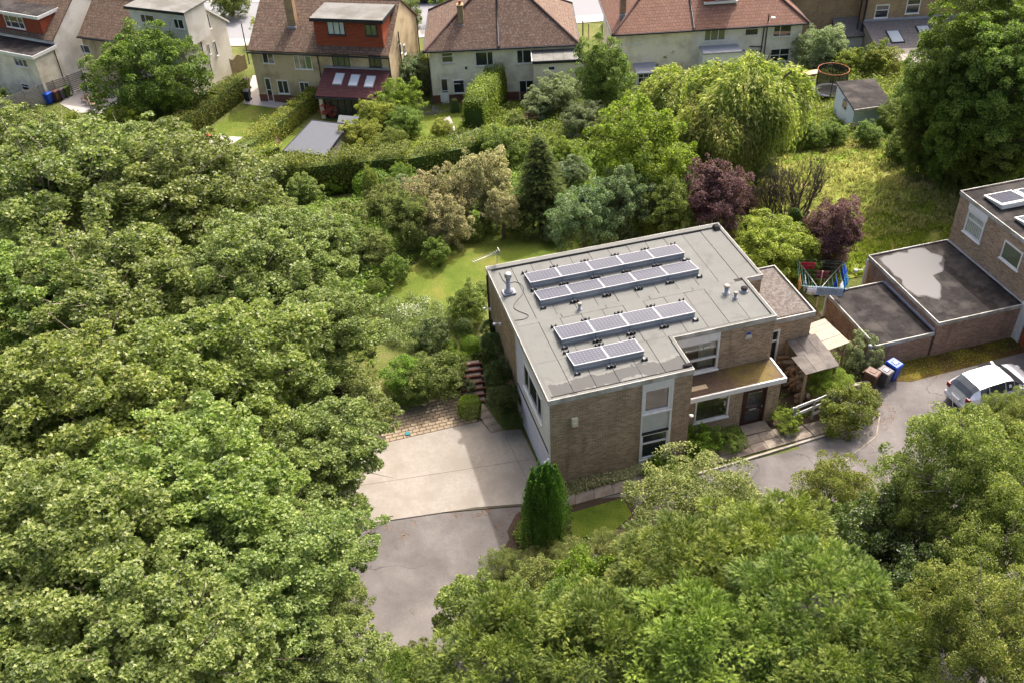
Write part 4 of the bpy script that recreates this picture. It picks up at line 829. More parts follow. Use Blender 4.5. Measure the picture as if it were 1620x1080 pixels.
v = thing('roof_outlet', 'dark lead outlet lump on the far rear corner of the roof', 'roof outlet', at(1133, 362, zr+.02)); mb = MB(); mb.hexa([(-.17, -.2, 0), (.17, -.2, 0), (.17, .2, 0), (-.17, .2, 0), (-.12, -.12, .2), (.12, -.12, .16), (.12, .14, .22), (-.12, .14, .2)]); mb.build('hood', M['felt_dark'], v, .03)
v = thing('roof_outlet', 'dark crumpled lead outlet at the front right corner of the wing roof', 'roof outlet', at(1088, 578, zr+.04)); mb = MB(); mb.hexa([(-.22, -.1, 0), (.2, -.13, 0), (.22, .1, 0), (-.2, .12, 0), (-.15, -.06, .12), (.1, -.08, .08), (.16, .06, .13), (-.12, .08, .07)]); mb.build('hood', M['felt_dark'], v, .02)
an = thing('tv_aerial', 'long television aerial on a short pole over the rear left roof corner', 'aerial', at(787, 418, zr)); mb = MB(); mb.tube([(0, 0, 0), (0, 0, .75)], .022, 6); mb.build('pole', M['steel'], an)
mb = MB(); mb.tube([(.12, .05, .66), (-1.25, -.35, .60)], .016, 5); 
for k in range(12): s = k/11; c_ = Vector((.05-1.25*s, .03-.36*s, .655-.05*s)); mb.tube([c_+Vector((.05, -.18, 0)), c_+Vector((-.05, .18, 0))], .007, 4)
mb.build('boom', M['steel'], an); mb = MB(); mb.box((.08, -.18, .5), (.10, .18, .82)); mb.build('reflector', M['steel'], an)
ca = MB(); cp_ = [at(*q, zr+.012) for q in ((790, 432), (800, 448), (815, 446), (826, 452), (828, 464), (816, 478), (813, 487), (822, 493), (836, 499), (829, 505), (812, 507))]
pts = []
for i in range(len(cp_)-1):
    p0, p1, p2, p3 = cp_[max(0, i-1)], cp_[i], cp_[i+1], cp_[min(len(cp_)-1, i+2)]
    for s in (0, .33, .66): pts.append(.5*((2*p1)+(p2-p0)*s+(2*p0-5*p1+4*p2-p3)*s*s+(3*p1-p0-3*p2+p3)*s**3))
ca.tube(pts+[cp_[-1]], .013, 5); tag(ca.build('aerial_cable', M['black']), 'thin dark cable curving across the felt from the aerial to the roof edge', 'cable')
# solar panels: sixteen, each with wedge side sheets, frame, cell grid and feet
def cellmat():
    m, nt, b = newmat('solar_cell_glass'); co = objco(nt); s = N(nt, 'SeparateXYZ'); nt.links.new(co, s.inputs[0])
    def g(o, n, off): return math_(nt, 'ABSOLUTE', math_(nt, 'SUBTRACT', math_(nt, 'FRACT', math_(nt, 'ADD', math_(nt, 'MULTIPLY', o, n), off)), .5))
    a, c = g(s.outputs[0], 1/.152, .5), g(s.outputs[1], 1/.152, .5)
    line = math_(nt, 'GREATER_THAN', math_(nt, 'MAXIMUM', a, c), .465); dia = math_(nt, 'GREATER_THAN', math_(nt, 'ADD', a, c), .90)
    col = ramp(nt, noise(nt, co, .8, 2), [(.3, (.034, .037, .058)), (.7, (.048, .051, .074))]); col = mixc(nt, math_(nt, 'MULTIPLY', line, .4), col, (.19, .195, .225)); col = mixc(nt, dia, col, (.36, .35, .32))
    nt.links.new(col, b.inputs['Base Color']); b.inputs['Roughness'].default_value = .28; b.inputs['Specular IOR Level'].default_value = .35; b.inputs['Coat Roughness'].default_value = .25; return m
M['cells'] = cellmat()
def make_panel(w, dy, zb, zf):
    """origin at the front left foot; tilt falls away from the front edge"""
    r = empty('solar_module'); top = lambda y: zf+(zb-zf)*y/dy
    s = MB(); s.hexa([(.0, -.02, 0), (w, -.02, 0), (w, .0, 0), (0, 0, 0), (0, .0, zf-.04), (w, .0, zf-.04), (w, .02, zf-.04), (0, .02, zf-.04)]); s.build('front_sheet', M['alu_side'], r)
    s = MB(); s.hexa([(0, -.03, zf*.42), (w, -.03, zf*.42), (w, -.018, zf*.42), (0, -.018, zf*.42), (0, -.03, zf*.47), (w, -.03, zf*.47), (w, -.018, zf*.47), (0, -.018, zf*.47)]); s.build('side_rail', M['alu'], r)
    f = MB(); e = .02
    for a, b_, c, d_ in ((0, w, -.01, e), (0, w, dy-e, dy), (0, e, e, dy-e), (w-e, w, e, dy-e)):
        f.hexa([(a, c, top(c)-.035), (b_, c, top(c)-.035), (b_, d_, top(d_)-.035), (a, d_, top(d_)-.035), (a, c, top(c)), (b_, c, top(c)), (b_, d_, top(d_)), (a, d_, top(d_))])
    f.build('frame', M['alu'], r)
    c = MB(); c.hexa([(e, e, top(e)-.03), (w-e, e, top(e)-.03), (w-e, dy-e, top(dy-e)-.03), (e, dy-e, top(dy-e)-.03), (e, e, top(e)-.006), (w-e, e, top(e)-.006), (w-e, dy-e, top(dy-e)-.006), (e, dy-e, top(dy-e)-.006)]); c.build('cells', M['cells'], r)
    for x in (.06, w-.06):
        k = MB(); k.box((x-.02, -.26, .02), (x+.02, dy+.22, .05)); k.build('rail', M['alu_side'], r)
        for y in (-.24, dy+.17):
            k = MB(); k.box((x-.13, y-.05, 0), (x+.13, y+.05, .035)); k.box((x-.12, y-.03, .035), (x-.08, y+.03, .14)); k.box((x+.08, y-.03, .035), (x+.12, y+.03, .14)); k.box((x-.08, y-.02, .04), (x+.08, y+.02, .07)); k.build('foot', M['black'], r)
    return r
spec = [('rear row', 5, 1.50, 9.02, 7.58, 8.62), ('second row from the rear', 5, 1.53, 9.10, 6.12, 7.12), ('third row from the rear', 4, 1.56, 7.60, 3.18, 4.30), ('short front row', 2, 1.53, 4.57, 1.43, 2.48)]
ORD = ['leftmost', 'second', 'third', 'fourth', 'rightmost']
for rn, n, x0, x1, y0, y1 in spec:
    w = (x1-x0)/n; src = make_panel(w-.02, y1-y0, .13, .31); kids = children(src)
    for i in range(n):
        o = src if i == 0 else src.copy()
        if i: 
            COL.objects.link(o)
            for c in kids: cc = c.copy(); COL.objects.link(cc); cc.parent = o
        o.location = (x0+i*w, y0, H-.008); pos = (ORD[i] if i < n-1 else 'rightmost')+('' if i in (0, n-1) else ' from left')
        tag(o, 'tilted solar panel, %s, in the %s' % (pos, rn), 'solar panel', 'solar panels on the flat roof')
# ------------------------------------------------------------------ yard, garages, neighbour
ls = thing('log_store', 'lean-to log store with grey board roof against the brick wing', 'log store', (12.4, 2.0, 0))
def lroof(name, q, z, mat, n, par, o, slope=0.0, along=0):
    """boarded roof of n separate boards over a quad"""
    a, b, c, d = [Vector((*p, 0)) for p in q]
    for i in range(n):
        s0, s1 = i/n+.004, (i+1)/n-.004
        k = [a.lerp(b, s0), a.lerp(b, s1), d.lerp(c, s1), d.lerp(c, s0)] if along else [a.lerp(d, s0), b.lerp(c, s0), b.lerp(c, s1), a.lerp(d, s1)]
        m = MB(); zz = z+R_.uniform(-.006, .008); m.hexa([(v.x-o.x, v.y-o.y, zz-.03+slope*(v.y-a.y)) for v in k]+[(v.x-o.x, v.y-o.y, zz+slope*(v.y-a.y)) for v in k]); m.build(name, mat, par)
M['board_grey'] = genmat('weathered_grey_sheet', (.115, .10, .092), (.08, .07, .064), 5, .8, .2, c3=(.15, .135, .12), big=1.2); M['board_pale'] = genmat('pale_ribbed_sheet', (.36, .31, .245), (.29, .25, .195), 5, .8, .2)
o = ls.location
lroof('roof_sheet', [(12.56, 2.5), (14.08, 2.5), (14.08, 3.66), (12.56, 3.66)], 2.0, M['board_grey'], 3, ls, o, .03, 1)
lroof('roof_sheet', [(12.28, 1.25), (14.0, 1.35), (14.1, 2.49), (12.22, 2.49)], 1.98, M['board_grey'], 3, ls, o, .03, 1)
for x, y in ((12.4, 1.4), (13.9, 1.5), (12.65, 2.5), (14.0, 3.5), (12.65, 3.5)): bx('post', (x-o.x-.05, y-o.y-.05, 0), (x-o.x+.05, y-o.y+.05, 1.93), M['wood'], ls)
for k in range(64):
    a = R_.uniform(12.55, 13.2); y = R_.uniform(1.6, 3.4); z = R_.uniform(.1, 1.35); r = R_.uniform(.06, .12)
    m = MB(); q = Vector((R_.uniform(-.12, .12), R_.uniform(-.15, .15), R_.uniform(-.05, .05))); m.tube([(0, 0, 0), Vector((-.42, 0, 0))+q], r, 6)
    lg = m.build('log', M['wood'] if k % 3 else M['litter'], None, loc=(a, y, z)); tag(lg, 'cut firewood logs piled under the lean-to beside the brick wing', 'log', 'firewood under the lean-to')
cp = thing('carport_shelter', 'low shelter with pale ribbed sheet roof between the wing and the garage', 'shelter', (14.6, 3.6, 0)); o = cp.location
lroof('roof_sheet', [(14.12, 2.75), (15.55, 3.0), (15.38, 5.0), (14.14, 4.8)], 1.66, M['board_pale'], 6, cp, o, 0, 0)
for x, y in ((14.25, 2.9), (15.4, 3.1), (15.3, 4.8), (14.25, 4.7)): bx('post', (x-o.x-.04, y-o.y-.04, 0), (x-o.x+.04, y-o.y+.04, 1.62), M['wood'], cp)
# garages
def flatblock(name, label, x0, x1, y0, y1, zt, zb, cat='garage', felt='felt_dark', brick='brick_red', kerb=.1):
    r = thing(name, label, cat, (x0, y0, zb)); w, d, h = x1-x0, y1-y0, zt-zb; t = .2; m = MB()
    for a, b in (((.03, .03, -.4), (w-.03, t, h-.15)), ((.03, t, -.4), (t, d-t, h-.15)), ((w-t, t, -.4), (w-.03, d-t, h-.15)), ((.03, d-t, -.4), (w-.03, d-.03, h-.15))): m.box(a, b)
    m.build('wall', M[brick], r); c = max(1, round(w/1.0)); m = MB(); m.box((.02, .02, h-.15), (w-.02, d-.02, h-.03)); rr = m.build('roof', M[felt], r)
    for i in range(c): bx('felt_sheet', (.1+(w-.2)*i/c-(.03 if i else 0), .1, h-.032), (.1+(w-.2)*(i+1)/c, d-.1, h-.024+(i % 2)*.006), M[felt], rr)
    f = MB(); f.box((-.02, -.03, h-.17), (w+.02, .02, h+.03)); f.box((-.03, .02, h-.17), (.02, d-.02, h+.032)); f.box((w-.02, .02, h-.17), (w+.03, d-.02, h+.028)); f.box((-.02, d-.02, h-.17), (w+.02, d+.03, h+.031)); f.build('fascia', M['white_dirty'], r)
    k = MB(); k.box((.021, .021, h-.03), (w-.021, .1, h+.02)); k.box((.021, .1, h-.03), (.1, d-.1, h+.019)); k.box((w-.1, .1, h-.03), (w-.021, d-.1, h+.018)); k.box((.021, d-.1, h-.03), (w-.021, d-.021, h+.017)); k.build('roof_kerb', M[felt], r); return r
g1 = flatblock('low_garage', 'lower brick outbuilding with plain dark felt roof left of the garage', 16.76, 19.86, 2.67, 7.08, 1.4, -.15, 'outbuilding')
g2 = flatblock('garage', 'higher brick garage with a rain puddle lying on its dark felt roof', 19.9, 24.46, 2.6, 8.62, 2.0, -.15)
bx('side_flashing', (-.06, .1, 1.38), (-.031, 4.3, 1.72), M['lead_trim'], g2); bx('downpipe', (-.12, 5.9, 0), (-.04, 5.98, 2.0), M['pvc'], g2); bx('downpipe', (-.1, 4.3, 0), (-.03, 4.38, 1.4), M['pvc'], g1)
m = MB(); m.tube([(-.1, 6.1, 1.25), (-.55, 6.0, 1.42)], .025, 5); m.lathe((-.62, 6.0, 1.28), [(.04, 0), (.11, .03), (.11, .14), (.03, .2)], 8); m.build('yard_light', M['pvc'], g2)
# puddle with an uneven edge
pud = MB(); c0 = Vector((1.55, 4.1, 0)); P_ = []
for k in range(44):
    a = k/44*6.283; r = 1+.16*math.sin(3*a+.6)+.10*math.sin(5*a+2)+.06*math.sin(11*a); P_.append((c0.x+1.45*r*math.cos(a)+.45*math.sin(a), c0.y+1.95*r*math.sin(a)+.3*math.cos(a)))
P_ = [(min(4.0, max(.16, x)), min(5.85, y)) for x, y in P_]
rim = [(c0.x+(x-c0.x)*1.05, c0.y+(y-c0.y)*1.05) for x, y in P_]; rim = [(max(.12, x), min(5.9, y)) for x, y in rim]
m = MB(); m.face([(x, y, 2.1392) for x, y in rim]); m.build('dried_silt', genmat('pale_dried_silt', (.11, .102, .098), (.07, .065, .062), 4, .9, 0), g2)
mw, nt_, b_ = newmat('puddle_water'); b_.inputs['Base Color'].default_value = (.055, .052, .054, 1); b_.inputs['Roughness'].default_value = .55; b_.inputs['Specular IOR Level'].default_value = .35
m = MB(); m.face([(x, y, 2.1432) for x, y in P_]); m.build('puddle', mw, g2)
# the right-hand neighbour: two storeys, window, white-framed roof panels
nb = flatblock('neighbour_house', 'tall brown brick house cut by the right edge with white curtained side window', 24.5, 31.0, -6.0, 8.62, 4.9, -.15, 'house', brick='brick', felt='felt_dark')
window(nb, 'x', .03, -1, 12.4, 13.72, 3.25, 4.5, cols=(), rows=(.66,), fr=.1, glass='glass_clear', recess=0, proud=.05)
m = MB()
for k in range(26):
    y = 12.5+k*.045; m.hexa([(.012+.012*math.sin(k*1.9), y, 3.3), (.02, y, 3.3), (.02, y+.045, 3.3), (.012+.012*math.sin((k+1)*1.9), y+.045, 3.3), (.012+.012*math.sin(k*1.9), y, 4.48), (.02, y, 4.48), (.02, y+.045, 4.48), (.012+.012*math.sin((k+1)*1.9), y+.045, 4.48)])
m.build('curtain', colmat('grey_net_curtain', (.46, .48, .44), .9), nb)
bx('window_head', (-.03, 12.35, 4.52), (.029, 13.77, 4.86), M['white'], nb); bx('flashing', (-.03, 8.7, 2.1), (.029, 14.58, 2.2), M['lead_trim'], nb); bx('corner_pillar', (-.06, 8.2, -.2), (.029, 8.65, 2.3), M['white'], nb); bx('garage_door', (-.03, 5.8, 0), (.028, 8.15, 1.95), M['tile_hung'] if 0 else genmat('red_brown_door', (.28, .08, .04), (.24, .07, .035), 5, .6, .1), nb)
wn = window(nb, 'x', .03, -1, 9.6, 10.9, 3.4, 4.4, cols=(), rows=(), fr=.07, glass='glass_green', label='small greenish window at the right edge of the picture')
def whitepanel(x0, x1, y0, y1, lab):
    r = thing('solar_panel_tray', lab, 'solar panel', (x0, y0, 4.89), group='white framed panels on the neighbouring roof'); w, d = x1-x0, y1-y0; m = MB(); z = lambda y: .34-.2*y/d
    m.hexa([(.12, .05, 0), (w-.12, .05, 0), (w-.12, d-.05, 0), (.12, d-.05, 0), (0, 0, z(0)), (w, 0, z(0)), (w, d, z(d)), (0, d, z(d))]); m.build('tray', M['white'], r, .03)
    m = MB(); a, b, c, e = .16, w-.16, .2, d-.12; m.hexa([(a, c, z(c)+.002), (b, c, z(c)+.002), (b, e, z(e)+.002), (a, e, z(e)+.002), (a, c, z(c)+.02), (b, c, z(c)+.02), (b, e, z(e)+.02), (a, e, z(e)+.02)]); m.build('cells', M['cells'], r)
whitepanel(25.1, 26.75, 6.35, 7.75, 'white framed solar panel nearest the rear corner of the neighbouring roof'); whitepanel(26.8, 28.45, 6.3, 7.7, 'white framed solar panel at the top right picture edge'); whitepanel(25.15, 26.8, 4.1, 5.5, 'white framed solar panel in the nearer row of the neighbouring roof')
# wheelie bins
def wheelie(col, lidcol, name, label, x, y, rz, s=1.0, z=0.0, sticker=True, group=None):
    r = thing(name, label, 'bin', (x, y, z), rz, group=group); m = MB(); m.hexa([(-.21*s, -.22*s, .06*s), (.21*s, -.22*s, .06*s), (.21*s, .20*s, .06*s), (-.21*s, .20*s, .06*s), (-.28*s, -.33*s, .98*s), (.28*s, -.33*s, .98*s), (.28*s, .33*s, .98*s), (-.28*s, .33*s, .98*s)]); m.build('body', M[col], r, .02)
    m = MB(); m.hexa([(-.30*s, -.36*s, .98*s), (.30*s, -.36*s, .98*s), (.30*s, .36*s, 1.0*s), (-.30*s, .36*s, 1.0*s), (-.26*s, -.31*s, 1.05*s), (.26*s, -.31*s, 1.05*s), (.26*s, .30*s, 1.09*s), (-.26*s, .30*s, 1.09*s)]); m.hexa([(-.15*s, -.18*s, 1.06*s), (.15*s, -.18*s, 1.06*s), (.15*s, .16*s, 1.075*s), (-.15*s, .16*s, 1.075*s), (-.12*s, -.15*s, 1.085*s), (.12*s, -.15*s, 1.085*s), (.12*s, .13*s, 1.10*s), (-.12*s, .13*s, 1.10*s)]); l = m.build('lid', M[lidcol], r, .01)
    if sticker: m = MB(); m.hexa([(-.09*s, -.11*s, 1.088*s), (.09*s, -.11*s, 1.088*s), (.09*s, .08*s, 1.099*s), (-.09*s, .08*s, 1.099*s), (-.09*s, -.11*s, 1.092*s), (.09*s, -.11*s, 1.092*s), (.09*s, .08*s, 1.105*s), (-.09*s, .08*s, 1.105*s)]); m.build('sticker', M['pvc'], l)
    m = MB(); m.tube([(-.24*s, .40*s, .93*s), (.24*s, .40*s, .93*s)], .02*s, 6); m.build('handle', M[col], r)
    for q in (-1, 1): m = MB(); m.tube([(q*.22*s, .26*s, .1*s), (q*.27*s, .26*s, .1*s)], .1*s, 10); m.build('wheel', M['rubber'], r)
    return r
wheelie('blue', 'blue', 'wheelie_bin', 'bright blue wheelie bin, rightmost of the three by the garage wall', 17.28, 1.75, .35, .92)
wheelie('grey_bin', 'grey_bin', 'wheelie_bin', 'dark grey wheelie bin between the blue bin and the brown bin', 16.62, 1.45, .42, .9)
wheelie('brown_bin', 'brown_bin', 'wheelie_bin', 'brown wheelie bin, leftmost of the three beside the shrubs', 15.98, 1.50, .55, .93, sticker=False)
# garden wall stubs, white rail fence, post
rl = thing('rail_fence', 'white painted ranch style rail fence beside the front door', 'fence', (11.25, .1, 0))
for k, (a, b, z) in enumerate((((.0, .15), (1.15, .35), .98), ((1.05, .2), (2.3, .45), .72), ((1.1, .12), (2.2, .35), .42), ((1.1, .26), (2.5, .55), 1.05), ((.1, .1), (1.1, .3), .62))):
    m = MB(); A2, B2 = Vector((*a, z)), Vector((*b, z)); m.hexa([tuple(v) for v in (A2, B2, B2+Vector((0, .03, 0)), A2+Vector((0, .03, 0)), A2+Vector((0, 0, .17)), B2+Vector((0, 0, .17)), B2+Vector((0, .03, .17)), A2+Vector((0, .03, .17)))]); m.build('rail', M['white'], rl)
for x in (.1, 1.1, 2.3): bx('post', (x, .1+x*.12, 0), (x+.08, .2+x*.12, 1.15), M['wood_grey'], rl)
gw = thing('garden_wall', 'low pale garden wall running between the log store and the garage', 'wall', (13.9, 1.3, 0)); m = MB(); m.box((0, 0, 0), (2.1, .16, .55)); m.box((-.0, -1.0, 0), (.14, -.001, .5)); m.build('wall', M['kerb'], gw)
ps = thing('round_post', 'pale round capped post rising from the grey shrub by the garage', 'post', (16.35, 2.55, 0)); m = MB(); m.lathe((0, 0, 0), [(.08, 0), (.08, 1.5), (.1, 1.52), (.1, 1.6), (.05, 1.66)], 10); m.build('shaft', M['lead'], ps)
pt = thing('planter_box', 'small dark planter box at the foot of the lime bush', 'planter', (10.75, .05, 0)); m = MB(); m.box((0, -.45, 0), (.5, .0, .28)); m.build('box', M['wood_grey'], pt); bx('soil', (.03, -.42, .281), (.47, -.03, .29), M['soil'], pt)
sc = bx('meter_cover', (-.1, -.1, .0), (.1, .1, .055), colmat('teal_cover', (.02, .19, .22)), loc=tuple(at(645, 686, .045))); tag(sc, 'small teal square cover lying where the pavers meet the concrete', 'cover')
# rotary washing line and the laundry on it
rp = at(1291, 486, 0); rp = gnd(1291, 486, .0); rw = thing('rotary_washing_line', 'rotary washing line standing on the grass behind the brick wing', 'washing line', (rp.x, rp.y, rp.z)); m = MB(); m.tube([(0, 0, 0), (0, 0, 2.25)], .028, 8); m.build('pole', M['wood_pale'], rw)
corners = []
for k in range(4):
    a = k*math.pi/2+.35; e = Vector((math.cos(a)*1.65, math.sin(a)*1.65, 2.1)); corners.append(e); m = MB(); m.tube([(0, 0, 1.1), e], .016, 5); m.build('arm', M['steel'], rw)
m = MB()
for s in (.35, .5, .65, .8, .92, 1.0):
    for k in range(4): c1 = Vector((0, 0, 1.1)).lerp(corners[k], s); c2 = Vector((0, 0, 1.1)).lerp(corners[(k+1) % 4], s); m.tube([c1, c2], .0055, 3, caps=False)
m.build('line', colmat('teal_line', (.10, .26, .25)), rw)
def cloth(name, label, k, s, u0, u1, drop, col, seed):
    c1 = Vector((0, 0, 1.1)).lerp(corners[k], s); c2 = Vector((0, 0, 1.1)).lerp(corners[(k+1) % 4], s); m = MB(); n = 8; nz = 5; w = Vector((c2-c1).cross(Vector((0, 0, 1)))).normalized(); g = []
    for i in range(n+1):
        for j in range(nz+1): p = c1.lerp(c2, u0+(u1-u0)*i/n)+w*(.035*math.sin(i*1.7+seed)*j/nz+.05*math.sin(seed+j))+Vector((0, 0, -drop*j/nz*(1+.06*math.sin(i+seed)))); g.append(tuple(p))
    for i in range(n):
        for j in range(nz): q = [g[i*(nz+1)+j], g[(i+1)*(nz+1)+j], g[(i+1)*(nz+1)+j+1], g[i*(nz+1)+j+1]]; m.face(q, 0, True)
    o = m.build(name, M[col] if col in M else colmat(col, COLS[col], .95), loc=tuple(rw.location)); sd = o.modifiers.new('s', 'SOLIDIFY'); sd.thickness = .01; tag(o, label, 'laundry')
COLS = {'bright_blue_towel': (.02, .22, .62), 'deep_blue_cloth': (.015, .06, .45), 'red_cloth': (.5, .03, .05), 'orange_cloth': (.55, .26, .06), 'white_cloth': (.72, .72, .75), 'navy_cloth': (.015, .018, .05), 'pale_blue_cloth': (.35, .45, .62), 'dark_red_cloth': (.25, .05, .08)}
for a in (('towel', 'bright blue towel hanging on the right of the washing line', 3, 1.0, .30, .62, .75, 'bright_blue_towel', 1), ('towel', 'deep blue towel at the outer right of the washing line', 3, 1.0, .64, .97, .8, 'deep_blue_cloth', 2), ('shirt', 'orange garment at the left of the washing line', 1, .92, .5, .9, .5, 'orange_cloth', 3), ('shirt', 'red garment next to the orange one on the line', 0, .92, .62, .95, .4, 'red_cloth', 4), ('sheet', 'white sheet in the front left of the washing line', 2, .8, .1, .6, .5, 'white_cloth', 5), ('trousers', 'navy trousers in the middle of the washing line', 2, .5, .2, .85, .55, 'navy_cloth', 6), ('sheet', 'pale blue sheet on the near side of the washing line', 2, 1.0, .35, .9, .5, 'pale_blue_cloth', 7), ('shirt', 'white shirt on the near right of the washing line', 3, .8, .05, .35, .45, 'white_cloth', 8), ('sheet', 'small pale sheet left of the navy trousers', 1, .65, .3, .8, .55, 'pale_blue_cloth', 9), ('towel', 'dark red towel behind the pole of the washing line', 0, .65, .2, .6, .5, 'dark_red_cloth', 10), ('shirt', 'second white shirt hanging inside the washing line', 2, .65, .4, .8, .5, 'white_cloth', 11), ('trousers', 'deep blue trousers on an inner line at the right', 3, .65, .4, .8, .6, 'deep_blue_cloth', 12)): cloth(*a)
# silver car
def car(name, label, loc, rz, paint='silver', L=4.1, Wd=1.72, group=None):
    """hatchback, rear at x=0, nose at x=L, lofted through cross-sections"""
    r = thing(name, label, 'car', loc, rz, group=group); hw = Wd/2
    st = [(0, .34, .62, .80, .66), (.10, .28, .95, 1.02, .86), (.32, .25, .98, 1.22, .95), (.62, .22, .99, 1.38, .99), (1.1, .2, .97, 1.43, 1), (2.0, .2, .94, 1.43, 1), (2.5, .2, .92, 1.33, 1), (3.0, .2, .93, 1.05, 1), (3.15, .2, .92, .97, .99), (3.7, .24, .84, .86, .95), (4.0, .28, .70, .72, .84), (4.1, .36, .58, .60, .70)]
    V = []; sx = L/4.1
    for x, zb, zs, zr, wf in st:
        w = hw*wf; wr = w*(.72 if zr-zs > .15 else .88); V.append([(x*sx, -w*.93, zb), (x*sx, -w, (zb+zs)/2), (x*sx, -w*.97, zs), (x*sx, -wr, zr-.04), (x*sx, -wr*.6, zr), (x*sx, wr*.6, zr), (x*sx, wr, zr-.04), (x*sx, w*.97, zs), (x*sx, w, (zb+zs)/2), (x*sx, w*.93, zb)])
    b = MB(); gl = []
    for i in range(len(V)-1):
        for j in range(9):
            q = [V[i][j], V[i+1][j], V[i+1][j+1], V[i][j+1]]; side = j in (2, 6) and 3 <= i <= 6; rear = i in (1, 2) and j in (3, 4, 5); front = i in (6, 7) and j in (3, 4, 5)
            b.face(q[::-1], 0, True)
            if side or rear or front: gl.append((q, 'side_window' if side else 'rear_window' if rear else 'windscreen'))
    b.face(V[0], 0); b.face(V[-1][::-1], 0); bo = b.build('body', M[paint], r)
    for nm in ('side_window', 'rear_window', 'windscreen'):
        for sg in ((-1, 1) if nm == 'side_window' else (0,)):
            m = MB()
            for q, n_ in gl:
                if n_ != nm: continue
                c = sum((Vector(v) for v in q), Vector())/4
                if sg and c.y*sg < 0: continue
                Q = [Vector(v) for v in q]; nr = (Q[1]-Q[0]).cross(Q[3]-Q[0]).normalized(); nr = nr if nr.dot(c-Vector((L/2, 0, .6))) > 0 else -nr; m.face([tuple(c+(v-c)*(.93 if nm == 'side_window' else 1.0)+nr*.012) for v in Q])
            m.build(nm, M['glass'], r)
    for x in (.72*sx, 3.3*sx):
        for sg in (-1, 1):
            m = MB(); m.tube([(x, sg*(hw-.18), .31), (x, sg*(hw+.015), .31)], .31, 18); w = m.build('wheel', M['rubber'], r); m = MB(); m.tube([(x, sg*(hw+.0), .31), (x, sg*(hw+.03), .31)], .2, 12); m.build('rim', M['steel'], w)
    for sg in (-1, 1):
        bx('tail_light', (.02, sg*hw*.62, .78), (.14, sg*hw*.86, 1.0), colmat('red_lens', (.16, .015, .015), .3), r, .01); bx('headlight', (L-.35, sg*hw*.55, .62), (L-.08, sg*hw*.8, .76), M['glass_sky'], r, .01)
        m = MB(); m.hexa([(2.62*sx, sg*hw, .95), (2.78*sx, sg*hw, .95), (2.78*sx, sg*(hw+.2), .98), (2.66*sx, sg*(hw+.2), .98), (2.62*sx, sg*hw, 1.05), (2.78*sx, sg*hw, 1.05), (2.78*sx, sg*(hw+.2), 1.1), (2.66*sx, sg*(hw+.2), 1.1)]); m.build('mirror', M[paint], r, .01)
    bx('bumper', (-.06, -hw*.8, .35), (.1, hw*.8, .58), M['silver'] if paint == 'silver' else M['black'], r, .03); bx('number_plate', (-.075, -.26, .6), (-.0, .26, .71), M['pvc'], r); return r
car('hatchback', 'silver white hatchback parked under the birch at the right edge', (18.75, -.85, 0), .07, L=4.0, Wd=1.68)
# ------------------------------------------------------------------ houses beyond the gardens
def uvify(me):
    uv = me.uv_layers.new(name='UVMap')
    for p in me.polygons:
        n = p.normal; h = Vector((0, 0, 1)).cross(n); h = h.normalized() if h.length > .05 else Vector((1, 0, 0)); s = n.cross(h)
        for li in p.loop_indices: v = me.vertices[me.loops[li].vertex_index].co; uv.data[li].uv = (v.dot(h), v.dot(s))
def slope(name, quads, mat, parent, th=.12):
    """roof slopes with thickness and coursed tile mapping"""
    m = MB()
    for q in quads: 
        V = [Vector(v) for v in q]; n = (V[1]-V[0]).cross(V[2]-V[0]).normalized(); n = n if n.z > 0 else -n; m.face(V); m.face([v-n*th for v in V][::-1])
        for i in range(len(V)): a, b = V[i], V[(i+1) % len(V)]; m.face([a, a-n*th, b-n*th, b])
    me = m.mesh(name, M[mat]); bm = bmesh.new(); bm.from_mesh(me); bmesh.ops.recalc_face_normals(bm, faces=bm.faces); bm.to_mesh(me); bm.free(); uvify(me); return link(name, me, parent)
